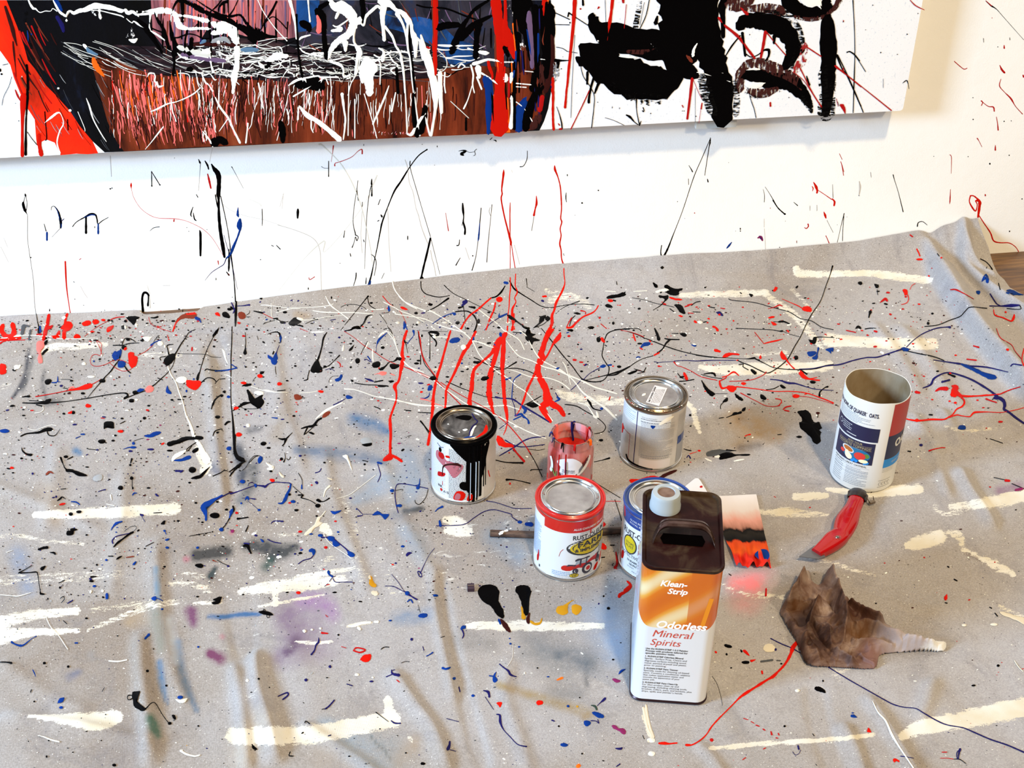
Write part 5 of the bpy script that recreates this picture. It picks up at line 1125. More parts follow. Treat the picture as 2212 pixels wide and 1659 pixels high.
marks('''
S c
F 0 0 7.135
d90 330,0,90 400,300,90 480,700,60
M60 80,100,40 180,400,60 220,560,50 260,700,16
M40 200,640,20 215,800,30 235,1000,14 250,1180,6
B30 420,470,12 432,560,20 435,650,4
B40 485,520,22 490,530,24
B60 850,0,70 900,60,60 950,160,40
n90 880,260,60 950,380,70 980,480,50
W30 440,0,22 465,60,30 510,125,40 550,135,24 590,175,14 630,190,14 700,168,14 780,170,10 815,130,12 880,170,16
W40 825,0,24 860,80,30 920,180,36 980,225,40 1025,255,24
W22 1025,290,10 1025,315,38
W50 1020,255,18 1050,190,40 1085,170,30 1140,200,50 1220,165,60 1310,150,70 1380,120,80 1460,90,90 1600,100,80 1740,125,70 1860,165,60 1900,160,40
W14 1395,155,12 1530,160,14 1700,200,18 1860,240,22 1905,265,16
W50 1930,150,50 1975,200,60 2040,180,50 2120,220,44 2212,185,40
W16 1950,285,12 2000,330,14 2040,350,14 2060,325,16 2110,350,20 2160,390,24 2212,420,28
Z80 1450,160,110 1520,200,120 1545,270,60
Z70 1960,560,60 2040,520,110 2080,400,60
W40 1990,610,20 2060,630,70 2110,600,30
C40 1330,730,30 1370,780,60 1440,820,50 1500,840,30
W30 1290,690,40 1320,720,50 1330,745,30
c9 985,655 1150,670 1260,700
c9 985,655 1100,720 1250,780 1450,850 1700,950 1970,1070
c8 1430,640 1600,690 1750,750 1900,860
c8 1460,625 1700,700 1900,780 2212,920
c6 1360,715 1500,760 1700,830
O60 1440,900,50 1470,1000,90 1540,1100,70 1600,1170,30
f 0,0
F 0 0 3.568
W16 345,945,4 400,900,18 445,868,14 470,880,6 490,950,8 460,1010,10 440,1100,10 465,1180,8
K24 205,500,20 215,620,20 210,760,24 205,860,14 200,950,14 198,1190,22
R30 185,740,60 175,860,34 172,1000,20 172,1200,28
R30 300,1040,30 305,1120,30 318,1190,36
K8 345,860 352,950 360,1060 350,1080
K5 210,1015 240,1060 285,1115
K4 20,500 62,490
K4 90,590 70,660 30,740 15,810
sK 145,930,4,4 120,795,3,3 0,540,10,14 12,570,8,8
sW 450,680,9,8 540,850,12,10 170,590,3,6
W9 665,755,4 690,820,14 720,920,10 780,1030,8 820,1090,5
W5 600,860 650,980 655,1010
K9 520,920 525,1000
P14 870,640,6 900,720,14 960,900,10
W12 1120,1150,4 1170,1090,7 1220,1025,12 1260,975,8
W14 1160,860,5 1210,840,14 1290,800,10 1370,780,8 1480,730,12 1545,675,9
W18 1660,750,10 1700,830,16 1760,910,16 1800,1000,14 1850,1100,16
W9 1690,1010,6 1760,910,8
W11 1600,640,5 1640,700,14
W14 1910,950,14 1905,1010,10 1895,1100,14
W9 1560,1010,6 1610,1070,12 1640,1130,9
K60 1650,1100,70 1690,1075,60 1740,1100,50
K40 2160,940,40 2175,1000,60 2180,1090,30
F 290 0 6.703
M200 880,650,60 1100,640,60 1500,650,60
c60 640,680,60 900,760,90 1070,790,100
W130 960,770,60 1060,760,120
g60 1130,600,70 1300,560,70 1380,620,40
Z180 1250,660,200 1320,800,220
V80 700,790,60 1000,850,60 1300,880,80
K120 60,300,60 200,440,100 300,600,60 400,760,40
K80 40,190,50 240,170,30
K26 290,170,20 340,290,40 410,400,50 450,520,60 500,700,50
K60 520,300,24 530,430,46 560,560,80 600,700,90 600,780,80
K24 540,210,14 570,100,24 620,20,40 680,10,60
K60 690,0,60 700,130,50 700,310,40
K70 690,0,40 860,80,80 1060,190,70 1300,270,90 1500,370,80 1700,470,160 1780,500,200 1900,520,70 2060,540,40
K160 1700,440,120 1730,540,200 1740,600,90
K30 900,0,14 1080,120,24 1250,210,34 1390,235,40 1530,215,30 1600,300,40 1690,420,50
K22 1090,180,20 1200,80,20 1260,0,16
K30 1220,170,18 1230,100,30 1290,40,40 1340,20,50
K30 1300,50,30 1300,190,28
K18 1370,230,26 1440,130,16 1500,0,14
K16 1650,0,20 1660,380,14
K24 2060,20,30 1990,160,34 1900,300,22 1830,430,14
K12 1830,420,10 1930,290,16 2010,240,14 2100,300,14 2212,420,16
K24 1200,300,16 1180,420,24 1185,470,20
K34 1420,390,30 1415,430,34
K30 1090,180,40 1090,400,44 1110,600,34 1110,800,26
K24 560,540,20 640,540,24 780,490,20 900,510,16 1000,560,20 1090,550,14
K40 770,440,40 740,560,26 730,760,40
K60 830,560,60 800,760,90 790,820,60
K22 240,400,18 330,440,20 420,470,24
K14 870,390,10 930,330,14
C90 1020,590,60 970,620,60
n26 970,560,20 960,640,24
W90 0,180,20 80,200,40 200,180,70 300,160,80 420,150,90 540,170,80 600,230,70
W20 40,160 55,220,30 65,240,10
W34 320,190,50 325,260,16
W22 235,190,40 225,320,14
W14 220,340,8 220,395,22 235,440,20
W20 0,310,14 50,350,18 90,375,14 160,410,16 240,450,24 330,500,30 440,580,18
W24 535,210,16 532,310,16
W90 600,200,60 620,300,90 670,380,90 780,415,50 900,410,44 1010,410,44 1090,415,50
W60 620,220,40 740,230,40 880,255,50 1000,290,80 1070,300,60
W30 705,240,30 705,300,24
W160 1130,330,60 1200,370,110 1300,380,180 1400,430,170 1450,520,130 1480,640,90 1490,800,80 1480,980,80 1450,1100,100 1440,1250,50 1430,1341,50
W60 1130,480,60 1260,450,100
W24 1090,700,14 1110,900,24 1140,1030,36 1160,1040,20
W20 1160,1020,14 1240,1000,16 1420,1040,16
W22 620,760,12 680,820,26 760,840,20 840,810,12
W12 600,880,10 680,830,14 900,810,14 1070,840,18 1100,900,16
W12 610,890 740,900 830,880 930,850
W20 860,660,10 960,670,20 1060,640,20
W30 1900,880,30 1990,850,90 2080,800,110 2212,810,60
W70 1800,900,20 1850,960,60 1880,980,40
W22 1540,780,14 1680,780,16 1820,770,14
W20 1560,1000,10 1650,980,14 1700,930,12 1770,880,22
W18 1280,980,10 1300,880,22 1400,830,26 1460,740,24
W18 1190,1150,10 1160,1150,20 1100,1070,14 1040,1080,20 1000,1090,14
W14 1790,0,12 1860,150,14 1960,300,14 2070,440,14 2212,590,16
W14 640,1060 720,1060 800,1100 790,1300
W12 1740,640,14 1830,690,16 1960,700,10 2110,680,16 2150,790,14
C90 1560,720,60 1680,720,80 1790,720,50
W10 1790,600 2050,550 2212,545
W20 190,1110,10 220,1060,24 290,1060,14
W16 330,1180 350,1250,34 420,1240,12
K50 1900,970,50 1960,930,60 1930,900,30
K30 560,760,60 580,900,40 560,1080,40
K60 780,1000,60 820,1000,80
W9 910,1110 930,1200 1000,1280
W14 970,1050,14 1030,1190,24 1080,1230,16 1130,1320,12
F 600 0 3.848
K40 330,90,70 350,110,70 380,160,50 385,300,40 400,440,50 410,490,30
K50 200,190,60 250,220,60 260,250,40
K40 350,60,40 420,20,30
W22 100,0,30 120,80,26 145,200,20 155,320,14
K18 155,120 160,300 180,500 205,640,24
W14 172,440,10 190,560,12 210,660,14 195,700,14
W12 252,0,14 258,80,10 265,150,14 268,180,14
W70 430,0,30 470,50,70 530,60,110 590,100,90 630,170,80 620,230,70 580,290,60 530,320,60 480,360,50 440,420,40 415,495,16
W30 500,110,30 483,150,20
W28 460,210,10 500,220,14 590,160,12
W24 450,255,24 490,250,30 520,240,50
W30 560,350,50 563,420,24
W40 640,200,40 690,160,50 680,190,30
W22 640,220,24 632,330,18 650,380,26 680,430,50 660,500,28 645,620,24
W18 690,190,16 715,210,16 730,140,24 790,80,26 830,50,24 850,70,20
W44 860,0,70 880,40,60 870,130,44 875,220,30 885,330,30
W34 880,10,60 940,40,50 980,80,30 1040,110,44 1090,180,50 1110,260,44 1140,330,50 1145,470,24
W22 990,110,40 1040,200,20 1075,320,20
W18 890,220,24 950,300,20 980,380,18 1020,450,18 1045,600,18 1058,770,14
W18 1085,200,30 1075,300,24 1085,400,24 1105,500,18 1130,700,14 1140,770,14
W30 1150,310,20 1180,340,20 1195,400,40 1215,490,34
W44 1190,290,14 1215,400,40 1240,520,44 1270,600,44
K70 700,0,50 710,100,40 705,180,30
K30 1095,200 1095,380 1110,500 1135,760
K26 985,560 1000,770
P30 330,130,20 345,200,40 340,260,50
W110 740,500,80 750,560,150 745,620,120 760,700,70 762,770,70
W40 700,600,60 705,680,30
W14 800,500,14 850,520,12 850,700,10
W10 690,460,10 660,600,8 610,690,8 590,770,6
W24 840,400,14 880,430,20 870,500,34
W12 800,455 850,475 930,440 940,420
W14 930,460,10 960,510,14 1000,545,10 940,580,14 980,620,10
W16 90,710,10 150,670,24 215,655,24 240,690,20
W14 215,650 330,630 360,640 500,640
W20 440,510,24 520,540,24 545,580,16 550,640,14 600,620,20
W14 180,330,10 200,310,18 270,290,12
W14 185,400,12 230,440,10 370,470,14
K100 170,700,80 300,690,120 360,720,90
r30 1240,390,16 1260,400,24
W12 370,640,14 340,770,8
W14 130,800,14 400,640,10
W14 400,650,8 420,700,10 
F 900 0 3.848
K60 180,230,60 240,210,60 350,205,40
K44 600,0,20 480,80,30 420,160,30 380,220,50 330,330,60 290,430,60
K40 620,130,20 500,190,50 440,240,60 370,320,50
K40 520,190,60 500,280,50 495,400,50 490,480,40
K14 0,40 80,60 240,70 400,130 490,160
R34 148,0,54 155,200,46 150,400,40 155,560,30 155,620,24
m12 130,0 135,200 145,400
r10 165,0 168,300 160,500
R90 655,0,80 665,80,90 680,200,80 690,350,70 695,500,60 690,700,60 705,900,70
R50 735,0,24 735,160,30 730,260,100 770,350,90 790,400,60 810,480,30
R30 690,330,60 780,370,60
K20 730,400,50 760,460,30
K120 880,0,180 860,80,140 870,180,80 880,260,50
K40 900,200,60 915,340,40 940,500,16
K60 820,60,34 818,260,40 840,300,60 845,420,30 820,600,20 800,800,24
B24 825,430,24 820,560,28 805,640,20
K70 985,60,60 985,300,50 1000,500,50 1010,640,40
B26 1010,280,20 1005,460,30 1005,600,12
V50 935,100,30 935,180,60 950,350,60 960,560,30
B24 915,250,30 940,380,40 950,450,20
K120 1085,60,120 1090,160,120 1090,360,110 1095,500,100 1080,620,90
M40 1120,300,40 1125,450,50 1110,620,60 1070,760,40
R36 1063,0,44 1058,60,36 1055,125,14
O12 1092,0 1092,90
m12 1070,150 1062,240 1048,330 1055,370
q70 1040,560,60 1030,700,60
K50 990,600,60 960,740,50
y60 1150,540,60 1155,620,60 1145,670,20
W40 90,410,14 95,500,30 110,600,44 150,700,60 170,770,60
W14 95,500 85,430 110,405
c8 180,420,8 240,480,8 250,550,8 210,590,8 170,570,6
W34 185,600,20 195,680,34 195,770,40
W16 235,600,14 230,700,12 240,770,12
W14 180,375,14 280,380,20 470,378,8
W12 425,400,14 470,415,8 
W20 520,430,24 570,440,34 600,440,10
W20 470,530,30 510,520,30 590,495,24 670,505,18 700,520,14
W12 535,605,16 610,650,14 680,705,14
W18 450,540,14 470,620,16 465,700,12 480,770,10
W30 510,560,50 520,640,30
W14 500,640 540,740
B60 575,650,60 590,700,70 600,760,50
R24 595,510,24 605,560,30 628,620,20 625,660,16
W14 285,540,14 310,550,10
W12 345,560,14 370,530,14 400,550,12
W30 740,620,30 738,660,50 
W30 790,610,30 782,680,30
W12 730,515 800,515
W10 810,690 970,705
W10 810,718 910,725
W8 1030,490 1070,495 1110,510
W8 900,590 975,597
R20 1130,650,30 1130,770,24
K7 1130,95 1270,160
K6 1140,202 1270,205
K14 1150,500,30 1210,502,14 1275,500,6
K20 1175,510,30 1172,560,20
K5 1160,390 1210,400 1250,425
Z60 870,350,70 885,400,60
Z60 780,60,50 770,130,60 
K36 820,520,30 812,770,34
F 600 0 3.456
R60 1660,540,60 1655,700,80 1660,850,120 1650,960,140
R18 1695,500,14 1690,600,16
W22 1745,720,24 1750,820,22 1740,950,36
K30 1765,640,24 1765,960,28
B50 1570,600,60 1575,760,44 1575,900,34 1572,995,26
B50 1850,760,30 1810,860,60 1800,970,44
K80 1960,640,70 1900,760,60 1860,860,90 1850,960,60
r30 1975,720,30 1955,820,40
q40 1950,870,60 1900,950,60
W30 160,790,12 220,860,34 290,900,34 380,970,36 460,1040,40
W12 155,800,10 150,890,14
W14 480,700,24 495,820,14 505,900,14 490,1040,10
W7 645,700 700,880 740,1030
W14 830,640,8 800,720,14 770,790,14 710,925,14
W10 880,690 850,830,14
W12 915,430,14 940,560,10 955,740,10 965,1000,10
W14 985,400 1000,560 1030,800 1060,1010,14
W50 1110,380,40 1150,540,50 1175,700,50 1175,820,24 1145,1010,18
W24 1215,540,24 1215,700,30 1222,840,24
W24 1100,850,24 1050,920,30 1000,1000,24 970,1000,14
W14 1100,870,14 1135,1010,14
K60 1100,800,40 1090,880,50 1060,980,70
K24 1015,700,24 1020,860,40 1040,1010,40
W8 1450,640 1420,740 1388,810,14
c6 1290,755 1425,880
K14 1405,880,14 1405,970,18
W8 1780,760 1840,810 1900,905
W8 575,740 575,1030
W8 530,640 525,1010
P7 1075,640 1080,800
F 1180 0 4.254
R24 262,0,40 250,200,34 225,450,26 205,640,24 195,760,22 185,830,18 180,900,20 172,985,24
R34 50,770,20 62,850,24 60,1000,22 62,1120,20 68,1190,26
K14 205,120,14 198,150,14
K8 205,115,14 280,165,8 380,230,7
K4 540,0 548,200
K4 262,320 240,700 225,1080
K20 335,0,18 338,45,20
R24 608,0,34 595,120,24 575,250,34 565,330,22 560,368,6
r12 705,0,24 707,20,20
r6 735,40 715,260
D60 860,10,40 840,130,50 818,250,50
K8 945,0 915,140 860,260
K4 900,20 860,230
K60 1020,150,20 1005,210,40
K70 440,140,30 430,150,90 440,220,110
K200 420,230,100 600,330,250 900,400,280 1100,420,300
K240 330,430,80 420,500,260 600,640,330 850,740,360 1050,760,300 1180,720,180
K100 280,530,40 330,570,90
K560 1300,-20,560 1300,150,540 1260,350,420 1220,520,360
K300 1480,-20,200 1470,200,230 1500,450,260 1560,650,240 1620,850,230
K200 1600,850,220 1620,1000,200 1610,1100,190
K120 1150,560,180 1280,640,160 1370,690,90
D140 1450,720,120 1480,850,130 1540,1020,120
D100 1720,760,80 1750,900,60 1740,1050,60
d200 600,760,60 800,880,120 1000,900,130 1130,840,90
d70 520,770,40 640,820,70 720,870,60
W40 1385,400,14 1355,450,44 1345,500,50
W16 670,515,10 740,520,24 820,528,16
Z60 980,420,70 1000,440,60
q50 750,470,40 880,470,70 980,450,40
m44 1300,520,60 1330,560,44
sW 475,375,8,7 622,382,6,5 650,388,6,5
K18 378,660,24 375,770,20
K20 440,700,26 410,800,20 392,900,22 390,940,24
K20 490,740,34 465,800,24 445,855,16
K8 315,600,6 340,700,6 400,790,6 440,880,7 435,1000,7 415,1175,8
r12 395,830,10 330,970,9 225,1185,10
r22 1340,720,28 1325,850,24 1295,1090,18
r4 1350,730 1400,850 1430,910
K3 1368,810 1368,1120
r12 1430,945,10 1422,1000,14
r4 1418,1010 1402,1130
W9 1305,665 1400,665 1480,685 1600,720 1690,750
W14 1550,655 1620,670
K7 828,900,14 828,1000,7 845,1100,8 858,1150,10
K10 855,1150,14 870,1110,5
K16 735,1055,12 770,1075,20 810,1120,8 845,1145,8
K4 540,1080 620,1105 715,1150
K8 888,985 897,1010 893,1025 882,1015
K8 95,980,5 120,1050,7 140,1130,12 145,1185,12
r14 118,1185 140,1183,20
r10 110,1135 122,1150
K5 190,470 285,485
g4 440,740 455,750
sK 472,937,4,4 958,1040,5,5 280,855,4,4 137,630,5,5 152,520,3,3 1375,1067,5,5 605,985,3,10 672,993,3,8 1250,1018,4,4 1266,1018,4,4 217,207,6,8
r9 1247,965 1258,985
sr 313,80,8,8
r14 482,65,18 470,80,6
F 1540 0 3.6625
K30 90,0,60 70,60,60 78,140,40 80,290,30
q100 120,30,90 200,40,100 300,0,60
q60 250,75,30 330,65,60 450,65,80 540,90,90
K160 210,210,80 250,170,110 340,160,130 440,180,150 540,220,160 620,320,130 630,420,110 570,530,60
D60 400,90,60 560,100,70 640,170,60 690,280,60 700,400,50
t60 720,360,60 700,480,70 650,560,60
D60 640,420,60 600,540,60
q100 210,700,70 215,600,80 270,520,80 360,500,90 450,530,110 560,600,130 660,680,130
K150 210,620,30 260,590,90 350,600,110 450,640,140 560,640,130 660,680,130
W34 262,552,6 320,545,24 370,548,10
W50 258,670,20 310,680,60 370,665,50 410,655,12
q60 290,710,60 380,740,80 500,700,50
d70 240,720,30 330,770,60 440,760,60 540,700,40
K100 640,680,120 700,730,110 740,780,80 770,850,30
D80 720,760,80 760,830,60 780,890,20
K20 740,600,8 760,670,20
K130 860,60,60 900,140,80 910,300,140 915,450,130 910,600,110 905,760,90 890,900,70
D120 900,560,130 905,740,130 895,900,130
K100 580,0,120 680,80,110 790,100,90 900,60,110
q40 650,130,30 760,150,40 860,130,40 960,60,40 1000,0,50
K80 900,0,70 880,60,90
W60 700,0,30 760,20,70 830,20,60 850,60,30
r24 90,200,20 200,290,24 260,370,20 330,460,18
r16 220,60,14 270,110,30
r12 45,140,20 90,200,16
r20 415,250,24 395,370,22 378,455,18
R14 415,250,20 400,350,14
r8 420,250,10 500,350,8 575,435,8
K16 232,260,24 240,330,18 255,440,18
K10 215,280,10 150,360,12 100,440,8
K8 260,425,8 300,450,8 350,435,8 400,400,10
K22 400,395,12 440,395,24 440,440,16 415,480,12
K24 485,280,30 482,340,18
r9 740,370 855,445
r10 965,520,16 1030,570,10 1172,685,10
K9 975,430,14 1020,540,10 1060,600,7 1170,840,9
K6 1105,0 1115,150 1122,400 1115,700 1108,890
K7 1060,415 1080,405 1120,430 1160,480
r9 690,540 740,640 790,740 860,850
r5 650,580 720,640 800,760 860,840
r24 1013,830,24 1035,870,14 1045,895,8
r6 975,780,5 990,840,4
r18 450,815,8 454,838,14
r8 1028,540,12 1030,570,8
K5 278,700 300,790 325,860 340,930
K6 880,870 900,900
sK 1030,170,4,6 600,770,4,4 290,272,4,4
F 1640 0 2.963
r6 965,0,4 1000,35,6 1055,62,5
K3 601,0 605,120 612,300 605,500 600,720
K5 500,350,9 560,470,5 610,580,4 665,718,6
r7 490,428,12 560,480,7 700,590,6 845,706,7
K4 558,332 580,332 620,365 680,458
K4 918,530,3 945,515,6 958,568,3
K2 793,503 793,560
sK 726,32,4,3 777,335,4,4 946,218,4,4 883,347,3,3 680,190,3,2 1015,85,3,3
r9 533,670,16 545,700,14 548,722,6
K3 500,650 512,675
r10 70,655 72,678
r6 538,130 538,137
r8 535,440 540,460
''' .replace('f 0,0\n', ''))
cf = mbc.build('painted_face', pc); cf.location = -oc_
sd_ = sides.build('canvas_edge', pc, smooth=False); sd_.location = -oc_
q_ = ony([(1503, 262), (1590, 257), (1590, 270.5), (1503, 275.5)], -.020); b = MB(); b.box(((q_[0, 0]+q_[1, 0])/2, -.020, (q_[0, 2]+q_[2, 2])/2+.004), (abs(q_[1, 0]-q_[0, 0]), .012, abs(q_[0, 2]-q_[2, 2])+.010), mat('cleat', (.60, .59, .54), .6)); o_ = b.build('hanging_cleat', pc, smooth=False); o_.location = -oc_
# ------------------------------------------------------------------ paint on the drop cloth
def specks(n, x0, x1, y0, y1, cols, smax, seed, smin=.7, sl=.45, fall=None):
    r = np.random.RandomState(seed); X = np.stack([x0+(x1-x0)*r.rand(n), y0+(y1-y0)*(r.rand(n) if fall is None else r.rand(n)**fall)], 1)
    c = np.array(list(cols))[r.randint(len(cols), size=n)]; rad = np.minimum(smin*np.exp(np.abs(r.randn(n))*sl*1.4), smax); el = 1+np.abs(r.randn(n))*.5; an = r.randn(n)*.5; q = np.linspace(0, 2*math.pi, 8, endpoint=False)
    for col in sorted(set(c)):
        k = np.where(c == col)[0]; m_ = len(k); U = rad[k, None]*el[k, None]*np.cos(q)*(1+.3*(r.rand(m_, 8)-.5)); V = rad[k, None]*np.sin(q)*(1+.3*(r.rand(m_, 8)-.5)); ca, sa = np.cos(an[k])[:, None], np.sin(an[k])[:, None]
        P = np.stack([X[k, 0:1]+U*ca-V*sa, X[k, 1:2]+(U*sa+V*ca)*.72], 2); P = np.concatenate([P, X[k][:, None, :]], 1).reshape(-1, 2); s = SF['f']; s.k += 1; W_ = s.put(P, np.tile([-.0001]*8+[.0002], m_))
        s.mb.add(W_, [(9*i+j, 9*i+(j+1) % 8, 9*i+8) for i in range(m_) for j in range(8)], 'paint_'+col)
specks(900, 0, 1500, 700, 1000, 'KKKKMWWcn', 3.2, 21); specks(900, 0, 2000, 655, 900, 'KKKMWWwr', 3.0, 22, .6); specks(420, 560, 1400, 640, 800, 'KKWWn', 3.4, 23)
specks(600, 0, 940, 980, 1300, 'KKKMncW', 3.0, 24, .6); specks(420, 0, 1350, 1280, 1659, 'KGgcWn', 2.2, 25, .5); specks(500, 1320, 2080, 620, 880, 'KKrrRMcW', 3.0, 26, .7); specks(200, 1300, 2212, 880, 1659, 'KMcWr', 1.9, 27, .6)
specks(200, 0, 470, 690, 740, 'KKWrM', 3.0, 28); specks(150, 500, 1360, 640, 900, 'RBnr', 3.2, 29); specks(130, 0, 940, 880, 1280, 'BBnRu', 3.4, 30); specks(300, 880, 1340, 1080, 1300, 'KKMnG', 2.2, 31, .6); specks(160, 440, 700, 1100, 1300, 'WWc', 4.5, 32)
specks(1800, 0, 1500, 690, 1320, 'KKKGnW', 1.5, 41, .45); specks(900, 0, 2212, 650, 1000, 'KKMWrG', 1.5, 42, .45); specks(600, 0, 2212, 1200, 1659, 'KGcnW', 1.2, 43, .4)
